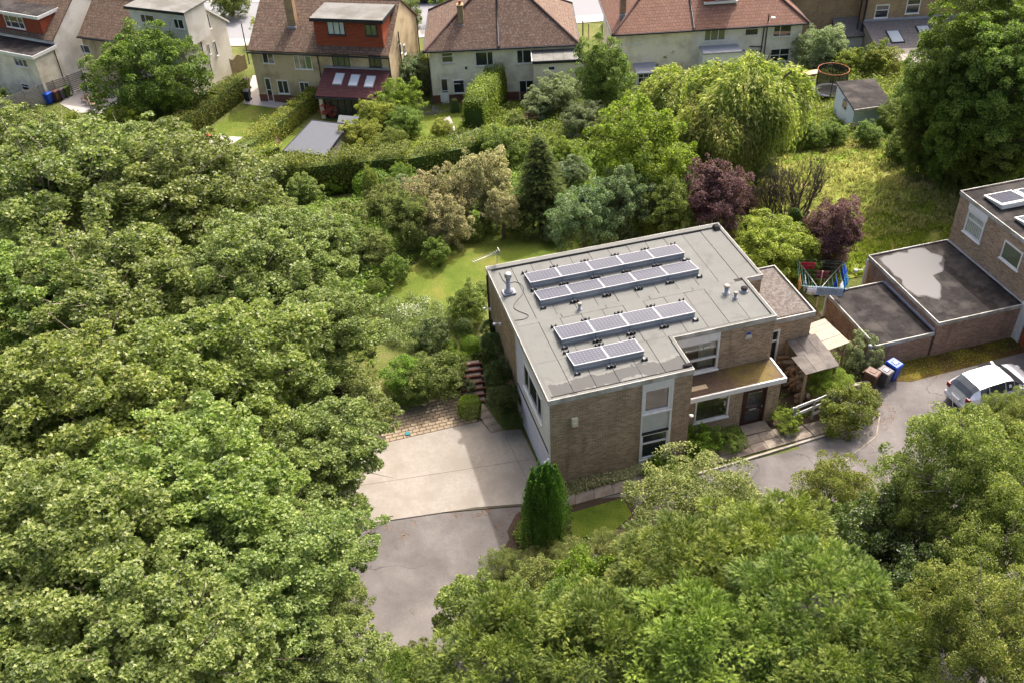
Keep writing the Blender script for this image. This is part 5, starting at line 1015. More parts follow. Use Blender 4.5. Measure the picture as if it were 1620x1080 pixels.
class FH:
    def __init__(s, name, label, org, ang, W, D, ez, wall, gb=-7.0):
        s.o = Vector((*org, gb)); s.a = math.radians(ang); s.W, s.D, s.ez = W, D, ez; s.root = empty(name, s.o, s.a); tag(s.root, label, 'house'); s.wall = wall
        s.ux = Vector((math.cos(s.a), math.sin(s.a), 0)); s.uy = Vector((-math.sin(s.a), math.cos(s.a), 0))
    def loc(s, px, py, plane='y', val=0.0):
        if plane == 'y': p = onplane(px, py, s.o+s.uy*val, s.uy)
        elif plane == 'x': p = onplane(px, py, s.o+s.ux*val, s.ux)
        else: p = onplane(px, py, s.o+Vector((0, 0, val)), Vector((0, 0, 1)))
        d = p-s.o; return Vector((d.dot(s.ux), d.dot(s.uy), d.z))
    def walls(s, gable=None, rh=0, base=None):
        m = MB(); W, D, e = s.W, s.D, s.ez
        m.prism([(0, 0), (W, 0), (W, D), (0, D)], -.5, e)
        if gable:
            for x in (0.0, W-.2): m.hexa([(x, 0, e), (x+.2, 0, e), (x+.2, D, e), (x, D, e), (x, D/2-.01, e+rh), (x+.2, D/2-.01, e+rh), (x+.2, D/2+.01, e+rh), (x, D/2+.01, e+rh)])
        m.build('wall', M[s.wall], s.root)
        if base: bx('plinth', (-.02, -.02, -.4), (W+.02, D, base), M['plinth'], s.root)
    def gable_roof(s, rh, mat, mat2=None, x0=None, x1=None, name='roof', ov=.3):
        W, D, e = s.W, s.D, s.ez; x0 = -.12 if x0 is None else x0; x1 = W+.12 if x1 is None else x1; k = rh/(D/2)
        r = slope(name, [[(x0, -ov, e-ov*k+.12), (x1, -ov, e-ov*k+.12), (x1, D/2, e+rh+.12), (x0, D/2, e+rh+.12)], [(x1, D+ov, e-ov*k+.12), (x0, D+ov, e-ov*k+.12), (x0, D/2, e+rh+.12), (x1, D/2, e+rh+.12)]], mat, s.root)
        m = MB(); m.tube([(x0, D/2, e+rh+.13), (x1, D/2, e+rh+.13)], .11, 6); m.build('ridge', M['ridge'], r); return r
    def hip_roof(s, rh, mat, rx0, rx1, ov=.4, mat2=None, split=None):
        W, D, e = s.W, s.D, s.ez; z0 = e-.05; z1 = e+rh; a, b, c, d = (-ov, -ov, z0), (W+ov, -ov, z0), (W+ov, D+ov, z0), (-ov, D+ov, z0); p, q = (rx0, D/2, z1), (rx1, D/2, z1)
        r = slope('roof', [[a, b, q, p], [c, d, p, q], [d, a, p], [b, c, q]], mat, s.root)
        m = MB()
        for u, v in ((a, p), (b, q), (c, q), (d, p), (p, q)): m.tube([Vector(u)+Vector((0, 0, .03)), Vector(v)+Vector((0, 0, .03))], .11, 6)
        m.build('hip_tiles', M['ridge'], r); g = MB(); g.box((-ov-.1, -ov-.12, z0-.14), (W+ov+.1, -ov, z0-.02)); g.box((-ov-.1, -ov, z0-.14), (-ov, D+ov, z0-.02)); g.box((W+ov, -ov, z0-.14), (W+ov+.1, D+ov, z0-.02)); g.build('gutter', M['black_pipe'], s.root); return r
    def win(s, x0, y0, x1, y1, cols=(.5,), rows=(), mat='white', glass='glass', plane='y', val=0.0, out=-1, fr=.07, name='window', label=None, sill=True):
        a, b = s.loc(x0, y0, plane, val), s.loc(x1, y1, plane, val); u = (lambda p: p.x) if plane == 'y' else (lambda p: p.y); u0, u1 = sorted((u(a), u(b)))
        return window(s.root, plane, val, out, u0, u1, b.z, a.z, cols, rows, fr, mat, glass, sill, proud=.06, name=name, label=label)
    def box(s, name, a, b, mat, **k): return bx(name, a, b, M[mat] if isinstance(mat, str) else mat, s.root, **k)
    def pipe(s, pts, name='downpipe', r=.05, mat='black_pipe'):
        m = MB(); m.tube(pts, r, 6); return m.build(name, M[mat], s.root)
    def chimney(s, x, y, z0, z1, w=.5, d=.6, mat='stone', pot=True):
        m = MB(); m.box((x-w/2, y-d/2, z0), (x+w/2, y+d/2, z1)); m.box((x-w/2-.05, y-d/2-.05, z1), (x+w/2+.05, y+d/2+.05, z1+.1)); c = m.build('chimney', M[mat], s.root)
        m = MB(); m.box((x-w/2-.06, y-d/2-.16, z0+.2), (x+w/2+.06, y-d/2-.003, z0+.75)); m.build('flashing', M['lead'], c)
        if pot: m = MB(); m.lathe((x, y, z1+.1), [(.12, 0), (.1, .3), (.12, .34)], 8); m.build('pot', M['terracotta'], c)
        return c
ZC = lambda x, y: (660+x/4.91, y/4.91); ZB = lambda x, y: (370+x/4.154, y/4.154); ZA = lambda x, y: (x/4.05, y/4.05); ZD = lambda x, y: (940+x/4.765, y/4.765); ZE = lambda x, y: (1240+x/4.263, y/4.263)
# cream pair with hipped brown roof
c = FH('semi_detached_house', 'cream rendered pair of houses under one hipped brown roof, top centre', (5.8, 54.1), -14.4, 12.7, 9.2, 5.05, 'render_cream')
c.walls(base=.75); c.hip_roof(3.6, 'tile', 4.9, 7.8); c.box('boundary_gutter', (6.05, -.36, 4.93), (6.2, -.3, 5.2), 'black_pipe')
q = MB(); q.tube([(6.1, -.42, 5.13), (6.1, 4.6, 8.7)], .07, 5); q.build('party_line', M['black_pipe'], c.root)
c.chimney(2.9, 2.0, 5.7, 8.0, mat='stone')
for w in ((185, 410, 282, 485, (), (.62,)), (448, 405, 595, 508, (.66,), ()), (770, 388, 895, 490, (.4,), ()), (277, 624, 372, 722, (), (.72,)), (462, 618, 520, 700, (), ()), (790, 626, 908, 775, (.5,), ())):
    c.win(*ZC(w[0], w[1]), *ZC(w[2], w[3]), cols=w[4], rows=w[5], sill=w[3] < 770)
dr = c.win(*ZC(180, 612), *ZC(252, 800), cols=(), rows=(.5,), name='door', sill=False); p = c.loc(*ZC(215, 760)); bx('door_panel', (p.x-.38, -.055, .12), (p.x+.38, -.035, 1.0), M['pvc'], dr)
c.pipe([(-.1, -.1, 5), (-.1, -.1, 0)]); c.box('vent', (c.loc(*ZC(377, 478)).x-.09, -.1, 3.1), (c.loc(*ZC(377, 478)).x+.09, 0, 3.28), 'black')
c.box('flue', (c.loc(*ZC(340, 592)).x-.1, -.2, 1.75), (c.loc(*ZC(340, 592)).x+.1, 0, 2.0), 'black')
# two storey flat roofed annexe on its right
ea = [c.loc(*ZC(*k), plane='z', val=4.5) for k in ((895, 475), (1200, 480), (1350, 325), (905, 335))]; x0, x1 = ea[0].x, ea[1].x+1.2; y0, y1 = ea[0].y-.1, ea[3].y+.2
an_ = MB(); an_.box((x0+.1, y0+.15, -.5), (x1-.1, -.001, 4.32)); an_.box((12.71, 0, -.5), (x1-.1, y1, 4.32)); an_.build('annexe_wall', M['render_cream'], c.root)
m = MB(); m.box((x0, y0, 4.33), (x1, y1, 4.47)); fr_ = m.build('annexe_roof', M['felt_dark'], c.root)
for k in range(5): bx('felt_sheet', (x0+.05+(x1-x0-.1)*k/5, y0+.05, 4.471), (x0+.03+(x1-x0-.1)*(k+1)/5, y1-.05, 4.485+.005*(k % 2)), M['felt_grey'], fr_)
c.box('annexe_fascia', (x0-.02, y0-.06, 4.25), (x1, y0-.001, 4.5), 'black_pipe'); c.box('annexe_verge', (x0-.07, y0-.05, 4.25), (x0-.001, 0, 4.55), 'white')
c.win(*ZC(1015, 515), *ZC(1072, 548), cols=(), plane='y', val=y0+.15)
# tan pair, left half plain, right half with orange-red dormer
b = FH('semi_detached_house', 'tan pebbledashed pair of houses, the right half with a large red tile-hung dormer', (-9.1, 60.2), -27, 12.8, 9.0, 5.05, 'render_beige')
b.walls(gable=True, rh=3.1, base=.7); b.gable_roof(3.1, 'tile_dark'); b.box('gutter', (-.2, -.45, 4.72), (13.0, -.33, 4.84), 'black_pipe')
b.chimney(3.55, 2.1, 5.7, 8.9, w=.75, d=.6, mat='stone')
d0 = b.loc(*ZB(560, 300), plane='y', val=.55); d1 = b.loc(*ZB(995, 332), plane='y', val=.55); dt = b.loc(*ZB(975, 138), plane='y', val=.35)
dx0, dx1, dz0, dz1 = d0.x-.1, d1.x, d0.z, 7.75
m = MB(); m.box((dx0, .35, dz0-.1), (dx1, 4.6, dz1)); me = m.mesh('dormer', M['tile_hung']); uvify(me); dm_ = link('dormer', me, b.root)
m = MB(); m.box((dx0-.2, .1, dz1), (dx1+.2, 5.4, dz1+.14)); m.build('dormer_roof', M['felt_grey'], dm_); m = MB(); m.box((dx0-.22, .05, dz1-.14), (dx1+.22, .098, dz1+.16)); m.box((dx1+.2, .1, dz1-.14), (dx1+.25, 5.4, dz1+.16)); m.build('dormer_fascia', M['black_pipe'], dm_)
def dwin(w, **k):
    return b.win(*ZB(w[0], w[1]), *ZB(w[2], w[3]), plane='y', val=.35, **k)
M['greyframe'] = genmat('dark_grey_window_frame', (.05, .055, .06), (.04, .045, .05), 5, .4, 0)
dwin((607, 140, 736, 232), cols=(.36, .7), mat='greyframe', glass='glass_sky'); dwin((858, 160, 945, 238), cols=(.5,), mat='greyframe', glass='glass_green')
for w in ((180, 345, 272, 420, (.5,), 'white', 'glass'), (388, 362, 522, 458, (.3, .65), 'white', 'glass_green'), (198, 512, 268, 668, (), 'white', 'glass'), (280, 526, 370, 618, (.5,), 'white', 'glass'), (427, 538, 505, 612, (.5,), 'white', 'glass'), (640, 348, 765, 440, (.33, .7), 'greyframe', 'glass_green'), (884, 366, 973, 445, (.45,), 'greyframe', 'glass')):
    ww = b.win(*ZB(w[0], w[1]), *ZB(w[2], w[3]), cols=w[4], mat=w[5], glass=w[6], name='door' if w[3] == 668 else 'window', rows=(.5,) if w[3] == 668 else (), sill=w[3] != 668)
b.pipe([(12.85, -.1, 4.8), (12.85, -.1, 0)]); b.pipe([(6.3, -.36, 4.8), (6.3, -.1, 4.5), (6.3, -.1, 2.6)])
p0 = b.loc(*ZB(1072, 210), plane='x', val=12.8); b.pipe([(12.9, p0.y, p0.z), (12.9, p0.y, .3)]); b.pipe([(12.9, p0.y+.1, p0.z-.7), (12.9, p0.y-.9, p0.z-1.2)], r=.04)
for w in ((1085, 295, 1100, 345), (1112, 300, 1128, 350)): b.win(*ZB(w[0], w[1]), *ZB(w[2], w[3]), plane='x', val=12.8, out=1, cols=())
b.pipe([(12.9, 8.6, 5), (12.9, 8.6, 0)])
# garden room with maroon tiled lean-to roof and three rooflights
l0, l1 = b.loc(*ZB(597, 442)), b.loc(*ZB(1005, 470)); lx0, lx1, lz = l0.x, l1.x+.3, l0.z; ld = 3.1
m = MB(); m.box((lx0+.15, -ld+.3, -.4), (lx0+.5, -.002, 2.1)); m.box((lx1-1.9, -ld+.3, -.4), (lx1-.15, -.002, 2.1)); m.build('garden_room_wall', M['render_cream'], b.root); b.box('garden_room_opening', (lx0+.5, -ld+.5, 0), (lx1-1.9, -ld+.55, 2.1), 'glass')
for k in range(5): b.box('door_frame', (lx0+.5+k*.62, -ld+.42, 0), (lx0+.56+k*.62, -ld+.499, 2.1), 'greyframe')
zz = lambda y: lz+(lz-2.25)*y/ld
ro = slope('lean_to_roof', [[(lx0, -ld, zz(-ld)), (lx1, -ld, zz(-ld)), (lx1, -.01, lz), (lx0, -.01, lz)]], 'tile_maroon', b.root); b.box('lean_to_gutter', (lx0, -ld-.12, 2.05), (lx1, -ld-.003, 2.17), 'black_pipe'); b.box('flashing', (lx0, -.12, lz-.02), (lx1, -.002, lz+.16), 'lead')
for w in ((652, 486, 726, 562), (755, 496, 827, 571), (858, 504, 930, 580)):
    a = onplane(*ZB((w[0]+w[2])/2, (w[1]+w[3])/2), b.o+Vector((0, 0, lz)), (Vector((0, 0, 1))-b.uy*((lz-2.25)/ld)).normalized()); d = a-b.o; x, y = d.dot(b.ux), d.dot(b.uy); m = MB(); f = lambda X, Y, e: (X, Y, zz(Y)+e)
    m.hexa([f(x-.42, y-.6, .0), f(x+.42, y-.6, .0), f(x+.42, y+.6, .0), f(x-.42, y+.6, .0), f(x-.42, y-.6, .08), f(x+.42, y-.6, .08), f(x+.42, y+.6, .08), f(x-.42, y+.6, .08)]); rl_ = m.build('rooflight', M['lead'], ro); m = MB(); m.hexa([f(x-.36, y-.54, .081), f(x+.36, y-.54, .081), f(x+.36, y+.54, .081), f(x-.36, y+.54, .081), f(x-.36, y-.54, .1), f(x+.36, y-.54, .1), f(x+.36, y+.54, .1), f(x-.36, y+.54, .1)]); m.build('pane', M['glass_sky'], rl_)
# grey-roofed garden office below
ZG = sum(gnd(*ZB(*k), 2.3).z for k in ((325, 992), (600, 1022), (745, 822), (515, 793)))/4; g = [at(*ZB(*k), ZG) for k in ((325, 992), (600, 1022), (745, 822), (515, 793))]; go = empty('garden_office', (g[0].x, g[0].y, hgt(g[0].x, g[0].y))); tag(go, 'garden office with smooth slate grey flat roof behind the tall hedge', 'garden office'); o = go.location
m = MB(); m.prism([(v.x-o.x, v.y-o.y) for v in g], ZG-o.z-.16, ZG-o.z); m.build('roof', M['epdm'], go); cc = sum(g, Vector())/4; q = [cc+(v-cc)*.95 for v in g]; m = MB(); m.prism([(v.x-o.x, v.y-o.y) for v in q], -1.2, ZG-o.z-.161); m.build('wall', M['wood_grey'], go)
m = MB(); q2 = [cc+(v-cc)*1.012 for v in g]
for i in range(4): a_, b_ = q2[i]-o, q2[(i+1) % 4]-o; n = (b_-a_).cross(Vector((0, 0, 1))).normalized()*.05; m.hexa([(a_.x, a_.y, ZG-o.z-.22), (b_.x, b_.y, ZG-o.z-.22), (b_.x+n.x, b_.y+n.y, ZG-o.z-.22), (a_.x+n.x, a_.y+n.y, ZG-o.z-.22), (a_.x, a_.y, ZG+.03-o.z), (b_.x, b_.y, ZG+.03-o.z), (b_.x+n.x, b_.y+n.y, ZG+.03-o.z), (a_.x+n.x, a_.y+n.y, ZG+.03-o.z)])
m.build('edge_trim', M['black_pipe'], go)
ZG = sum(gnd(*ZB(*k), 1.9).z for k in ((680, 805), (780, 818), (830, 768), (690, 757)))/4; g = [at(*ZB(*k), ZG) for k in ((680, 805), (780, 818), (830, 768), (690, 757))]; gs = empty('storage_shed', (g[0].x, g[0].y, hgt(g[0].x, g[0].y))); tag(gs, 'small shed with flat grey roof just behind the garden office', 'shed'); o = gs.location
m = MB(); m.prism([(v.x-o.x, v.y-o.y) for v in g], ZG-o.z-.12, ZG-o.z); m.build('roof', M['epdm'], gs); cc = sum(g, Vector())/4; m = MB(); m.prism([((cc+(v-cc)*.93).x-o.x, (cc+(v-cc)*.93).y-o.y) for v in g], -.5, ZG-o.z-.121); m.build('wall', M['wood_grey'], gs)
# house behind the round tree: tan left half, white right half with long dormer
a = FH('semi_detached_house', 'house pair behind the round tree, white gable end and long white dormer', (-24.6, 71.6), -37, 13.4, 6.6, 5.05, 'render_white')
a.o = Vector((-24.4, 71.8, -7)); 
e0 = a.loc(*ZA(440, 262), plane='z', val=5.0); e1 = a.loc(*ZA(1240, 262), plane='z', val=5.0)
a.o = a.o+a.ux*e0.x+a.uy*(e0.y*.5+e1.y*.5); a.root.location = a.o; a.W = e1.x-e0.x
a.walls(gable=True, rh=2.5); a.gable_roof(2.5, 'tile_dark'); a.box('gutter', (-.2, -.42, 4.78), (a.W+.1, -.31, 4.9), 'black_pipe'); a.box('tan_half', (-.01, -.03, -.3), (5.6, -.002, 4.75), 'render_beige')
dz = a.loc(*ZA(1000, 72), plane='y', val=.1).z; p0, p1 = a.loc(*ZA(820, 60), plane='y', val=.3), a.loc(*ZA(1210, 215), plane='y', val=.3); dx0, dx1 = p0.x, p1.x
m = MB(); m.box((dx0, .3, 5.0), (dx1, 3.2, dz)); dd = m.build('dormer', M['render_white'], a.root); m = MB(); m.box((dx0-.2, .05, dz), (dx1+.2, 4.2, dz+.13)); m.build('dormer_roof', M['felt_grey'], dd); m = MB(); m.box((dx0-.2, .0, dz-.1), (dx1+.2, .048, dz+.15)); m.build('dormer_gutter', M['black_pipe'], dd)
a.win(*ZA(895, 88), *ZA(1000, 155), plane='y', val=.3, cols=(.35,)); a.win(*ZA(1107, 118), *ZA(1188, 190), plane='y', val=.3, cols=(.45,)); a.win(*ZA(512, 285), *ZA(588, 345), plane='y', val=-.03, cols=(.3,))
for w in ((1318, 92, 1352, 180), (1325, 285, 1350, 345), (1365, 268, 1398, 352)): a.win(*ZA(w[0], w[1]), *ZA(w[2], w[3]), plane='x', val=a.W, out=1, cols=(), fr=.05)
gp = [a.loc(*ZA(*k), plane='x', val=a.W) for k in ((1210, 70), (1245, 190), (1270, 220), (1310, 395), (1340, 410), (1362, 490))]; a.pipe([(a.W+.09, v.y, v.z) for v in gp]); gp = [a.loc(*ZA(*k), plane='x', val=a.W) for k in ((1540, 150), (1605, 470))]; a.pipe([(a.W+.09, v.y, v.z) for v in gp])
m = MB(); rh = 2.5; m.hexa([(a.W+.12, -.3, 4.75), (a.W+.2, -.3, 4.75), (a.W+.2, a.D/2, 5.05+rh), (a.W+.12, a.D/2, 5.05+rh), (a.W+.12, -.3, 4.95), (a.W+.2, -.3, 4.95), (a.W+.2, a.D/2, 5.25+rh), (a.W+.12, a.D/2, 5.25+rh)]); m.hexa([(a.W+.12, a.D+.3, 4.75), (a.W+.2, a.D+.3, 4.75), (a.W+.2, a.D/2, 5.05+rh), (a.W+.12, a.D/2, 5.05+rh), (a.W+.12, a.D+.3, 4.95), (a.W+.2, a.D+.3, 4.95), (a.W+.2, a.D/2, 5.25+rh), (a.W+.12, a.D/2, 5.25+rh)]); m.build('barge_board', M['white'], a.root)
# far left house
z = FH('detached_house', 'cream house at the top left corner with red tile-hung dormer and flat roofed extension', (-31.5, 70.0), -41, 9.0, 8.0, 5.2, 'render_white')
pk = z.loc(*ZA(345, 262), plane='z', val=5.0); z.o = z.o+z.ux*(pk.x-9.0)+z.uy*pk.y; z.root.location = z.o
z.walls(gable=True, rh=3.0); z.gable_roof(3.0, 'tile_dark'); 
p1 = z.loc(*ZA(240, 112), plane='y', val=.1); pb = z.loc(*ZA(298, 262), plane='y', val=.1); dz = p1.z; dx1 = (p1.x+pb.x)/2; m = MB(); m.box((-.3, .1, pb.z), (dx1, 4.2, dz)); me = m.mesh('dormer', M['tile_hung']); uvify(me); dd = link('dormer', me, z.root); m = MB(); m.box((-.5, -.1, dz), (dx1+.15, 5.2, dz+.13)); m.build('dormer_roof', M['felt_dark'], dd); m = MB(); m.box((-.5, -.16, dz-.14), (dx1+.2, -.102, dz+.15)); m.box((dx1+.15, -.1, dz-.14), (dx1+.2, 5.2, dz+.15)); m.build('dormer_fascia', M['white'], dd)
z.win(*ZA(20, 92), *ZA(168, 190), plane='y', val=.1, cols=(.28, .72))
ex1 = z.loc(*ZA(345, 275), plane='z', val=4.6); m = MB(); m.box((-.5, -2.7, -.4), (9.0, -.02, 4.45)); m.build('extension_wall', M['render_cream'], z.root); m = MB(); m.box((-.6, -2.9, 4.46), (9.15, -.02, 4.6)); m.build('extension_roof', M['felt_dark'], z.root); m = MB(); m.box((-.6, -2.96, 4.34), (9.2, -2.901, 4.65)); m.box((9.15, -2.9, 4.34), (9.2, -.02, 4.65)); m.build('extension_fascia', M['white'], z.root)
for w in ((85, 368, 188, 436, (.33, .66), ()), (133, 532, 200, 588, (), (.6,)), (230, 550, 260, 580, (), ())): z.win(*ZA(w[0], w[1]), *ZA(w[2], w[3]), plane='y', val=-2.7, cols=w[4], rows=w[5])
m = MB(); m.hexa([(1.0, -6.2, 0), (2.6, -6.2, 0), (2.6, -2.72, 0), (1.0, -2.72, 0), (1.0, -6.2, 1.9), (2.6, -6.2, 1.9), (2.6, -2.72, 2.6), (1.0, -2.72, 2.6)]); m.build('conservatory', M['glass_sky'], z.root)
for k in range(4): z.box('conservatory_bar', (2.6, -6.2+k*.9, 0), (2.66, -6.13+k*.9, 2.0+k*.2), 'white')
z.pipe([(9.08, -.4, 4.2), (9.08, -.4, 0)])
# right pair: cream left, white right
d = FH('semi_detached_house', 'long house pair with ribbed brown roof, cream left half and white right half', (22.2, 51.7), -12.3, 16.6, 8.6, 5.05, 'render_white')
d.walls(); d.hip_roof(3.3, 'tile_new', 4.2, 12.4); d.box('cream_half', (-.01, -.03, -.3), (6.7, -.002, 4.9), 'render_cream'); q = MB(); q.tube([(6.8, -.42, 5.1), (6.8, 4.3, 8.4)], .07, 5); q.build('party_line', M['black_pipe'], d.root)
d.chimney(.75, 1.6, 5.4, 7.9, mat='brick_red'); 
dq = d.loc(*ZD(835, 25), plane='y', val=1.6); dq1 = d.loc(*ZD(1070, 25), plane='y', val=1.6); m = MB(); m.box((dq.x, 1.6, 6.0), (dq1.x, 4.2, 8.0)); me = m.mesh('dormer', M['tile_hung']); uvify(me); dd = link('dormer', me, d.root); m = MB(); m.box((dq.x-.1, 1.45, dq.z-.1), (dq1.x+.1, 1.598, dq.z+.1)); m.box((dq.x+.9, 1.5, dq.z+.2), (dq1.x-.9, 1.598, 8.0)); m.build('dormer_window', M['white'], dd)
for w in ((260, 265, 357, 333, (), (.6,), 'glass'), (835, 198, 985, 302, (.3, .66), (), 'glass_green'), (1140, 195, 1235, 265, (), (.65,), 'glass'), (1355, 186, 1480, 272, (.38,), (), 'glass'), (1330, 370, 1462, 460, (.5,), (.5,), 'glass')): d.win(*ZD(w[0], w[1]), *ZD(w[2], w[3]), cols=w[4], rows=w[5], glass=w[6])
p0, p1 = d.loc(*ZD(795, 360)), d.loc(*ZD(1078, 345)); m = MB(); m.box((p0.x, -1.6, -.3), (p1.x, -.001, p0.z)); m.build('porch', M['pvc'], d.root); d.box('porch_roof', (p0.x-.05, -1.7, p0.z), (p1.x+.05, -.001, p0.z+.12), 'lead')
for a_, b_ in (((1318, 108), (1280, 410)), ((1285, 190), (1255, 405))): u, v = d.loc(*ZD(*a_), plane='y', val=-.1), d.loc(*ZD(*b_), plane='y', val=-.1); d.pipe([u, v])
u, v = d.loc(*ZD(1168, 350)), d.loc(*ZD(1262, 352)); d.pipe([(u.x, -.1, u.z), (v.x, -.1, v.z)]); u, v = d.loc(*ZD(1082, 378)), d.loc(*ZD(1250, 376)); d.pipe([(u.x, -.1, u.z), (v.x, -.1, v.z-.1)], r=.04)
m = MB(); u = d.loc(*ZD(1332, 135), plane='y', val=-.2); m.lathe((u.x+.2, -.25, u.z), [(.02, -.03), (.15, .0), (.18, .05)], 10); m.build('satellite_dish', M['pvc'], d.root)
p0 = d.loc(*ZD(300, 425)); p1 = d.loc(*ZD(442, 470)); m = MB(); m.box((p0.x, -2.2, -.3), (p1.x, -.03, p1.z-.1)); m.build('garden_room', M['white'], d.root); d.box('garden_room_roof', (p0.x-.1, -2.3, p1.z-.1), (p1.x+.1, -.03, p1.z+.02), 'lead')
for k in range(3):
    for j in range(4): d.box('pane', (p0.x+.12+k*.45, -2.22, .2+j*.5), (p0.x+.5+k*.45, -2.201, .62+j*.5), 'glass')
# stone house with slate annexe
e = FH('stone_house', 'sandstone house with slate roofed annexe beside the big right hand trees', (43.0, 51.5), -13, 13.0, 9.0, 9.5, 'stone')
e0 = e.loc(*ZE(545, 145), plane='z', val=3.0); e.o = e.o+e.ux*e0.x+e.uy*e0.y; e.root.location = e.o
e.walls(); ro = slope('roof', [[(-.3, -.3, 8.0), (13.2, -.3, 8.0), (13.2, 4.5, 10.8), (-.3, 4.5, 10.8)]], 'slate', e.root)
m = MB(); m.box((-7.5, 1.6, -.5), (-.02, 9, 8.0)); m.build('side_wall', M['stone'], e.root); m = MB(); m.box((-9.8, 3.2, -.5), (-7.52, 9, 8.0)); m.build('rendered_wall', M['render_grey'], e.root)
m = MB(); y0 = -7.0; m.hexa([(-.0, y0, -.5), (8.5, y0, -.5), (8.5, -.01, -.5), (0, -.01, -.5), (0, y0, 1.7), (8.5, y0, 1.7), (8.5, -.01, 3.0), (0, -.01, 3.0)]); m.build('annexe_wall', M['render_grey'], e.root); k = (3.1-1.6)/6.8
zz2 = lambda y: 3.1+(y)*1.45/7.0
ro = slope('annexe_roof', [[(-.25, -7.3, zz2(-7.3)), (8.8, -7.3, zz2(-7.3)), (8.8, -.02, 3.1), (-.25, -.02, 3.1)]], 'slate', e.root); e.box('annexe_gutter', (-.25, -7.42, 1.46), (8.8, -7.303, 1.6), 'black_pipe'); e.box('annexe_flashing', (-.2, -.3, 3.06), (8.8, -.004, 3.2), 'lead')
for w in ((683, 213, 818, 292), (893, 180, 1010, 258)):
    n_ = (Vector((0, 0, 1))-e.uy*(1.45/7.0)).normalized(); p = onplane(*ZE((w[0]+w[2])/2, (w[1]+w[3])/2), e.o+Vector((0, 0, 3.1)), n_)-e.o; x, y = p.dot(e.ux), p.dot(e.uy); f = lambda X, Y, q: (X, Y, zz2(Y)+q); m = MB(); m.hexa([f(x-.62, y-.95, 0), f(x+.62, y-.95, 0), f(x+.62, y+.95, 0), f(x-.62, y+.95, 0), f(x-.62, y-.95, .09), f(x+.62, y-.95, .09), f(x+.62, y+.95, .09), f(x-.62, y+.95, .09)]); r_ = m.build('rooflight', M['black_pipe'], ro); m = MB(); m.hexa([f(x-.52, y-.85, .091), f(x+.52, y-.85, .091), f(x+.52, y+.85, .091), f(x-.52, y+.85, .091), f(x-.52, y-.85, .11), f(x+.52, y-.85, .11), f(x+.52, y+.85, .11), f(x-.52, y+.85, .11)]); m.build('pane', M['glass_sky'], r_)
for w in ((622, 35, 698, 120), (835, -5, 908, 90)): e.win(*ZE(w[0], w[1]), *ZE(w[2], w[3]), cols=(), rows=(.6,), fr=.09)
e.pipe([(-.2, -.2, 8), (-.2, -.2, 0)], r=.09); e.pipe([(-.55, .1, 8), (-.55, .1, 0)], r=.07)
for k in range(3): m = MB(); y = -5.6+k*1.1; m.box((-.04, y, .1), (.0, y+.9, 1.5)); m.build('glazed_door', M['white'], e.root); e.box('pane', (-.055, y+.1, .3), (-.041, y+.8, 1.4), 'glass')
p = e.loc(*ZE(340, 180), plane='z', val=2.2); m = MB(); m.box((p.x, -.5, -.5), (p.x+2.3, 1.55, 2.0)); m.build('side_porch', M['white'], e.root); slope('side_porch_roof', [[(p.x-.2, -.8, 1.9), (p.x+2.5, -.8, 1.9), (p.x+2.5, 1.58, 2.9), (p.x-.2, 1.58, 2.9)]], 'slate', e.root)
# sheds and things in the far gardens
q = [gnd(*ZE(*k), 2.3) for k in ((475, 742), (735, 706), (612, 530), (352, 552))]; q = [at(*ZE(*k), sum(v.z for v in q)/4) for k in ((475, 742), (735, 706), (612, 530), (352, 552))]; sh = empty('garden_shed', (q[0].x, q[0].y, hgt(q[0].x, q[0].y))); tag(sh, 'pale blue garden shed with grey felt roof beside the trampoline', 'shed'); o = sh.location
m = MB(); cc = sum(q, Vector())/4; k4 = [cc+(v-cc)*.93 for v in q]; hi = [-.15, -.15, .25, .25]; m.hexa([(v.x-o.x, v.y-o.y, -.8) for v in k4]+[(v.x-o.x, v.y-o.y, q[0].z-.12-o.z) for v in k4]); m.build('wall', genmat('pale_blue_boards', (.50, .58, .66), (.44, .52, .60), 5, .7, .1), sh)
m = MB(); m.hexa([(v.x-o.x, v.y-o.y, q[0].z-.11-o.z) for v in q]+[(v.x-o.x, v.y-o.y, q[0].z-o.z) for v in q]); m.build('roof', M['felt_dark'], sh); m = MB(); a_, b_ = q[0]-o, q[1]-o; m.hexa([(a_.x, a_.y-.05, q[0].z-.2-o.z), (b_.x, b_.y-.05, q[0].z-.2-o.z), (b_.x, b_.y-.002, q[0].z-.2-o.z), (a_.x, a_.y-.002, q[0].z-.2-o.z), (a_.x, a_.y-.05, q[0].z+.02-o.z), (b_.x, b_.y-.05, q[0].z+.02-o.z), (b_.x, b_.y-.002, q[0].z+.02-o.z), (a_.x, a_.y-.002, q[0].z+.02-o.z)]); m.build('fascia', M['white_dirty'], sh)
pL = k4[0].lerp(k4[3], .45)-o; bx('window', (pL.x-.1, pL.y-.3, .9), (pL.x+.02, pL.y+.3, 1.5), M['glass'], sh)
p = gnd(1247, 182, 1.0); s2 = thing('summerhouse', 'small cream shed with pointed grey roof half hidden by the willow', 'shed', (p.x, p.y, p.z-1.0), -.3); m = MB(); m.box((-1.3, -1, -.3), (1.3, 1.4, 1.7)); m.build('wall', M['render_cream'], s2); m = MB(); m.face([(-1.5, -1.2, 1.7), (1.5, -1.2, 1.7), (0, .2, 3.4)]); m.face([(1.5, -1.2, 1.7), (1.5, 1.6, 1.7), (0, .2, 3.4)]); m.face([(1.5, 1.6, 1.7), (-1.5, 1.6, 1.7), (0, .2, 3.4)]); m.face([(-1.5, 1.6, 1.7), (-1.5, -1.2, 1.7), (0, .2, 3.4)]); m.face([(-1.5, -1.2, 1.7), (-1.5, 1.6, 1.7), (1.5, 1.6, 1.7), (1.5, -1.2, 1.7)]); m.build('roof', M['felt_grey'], s2)
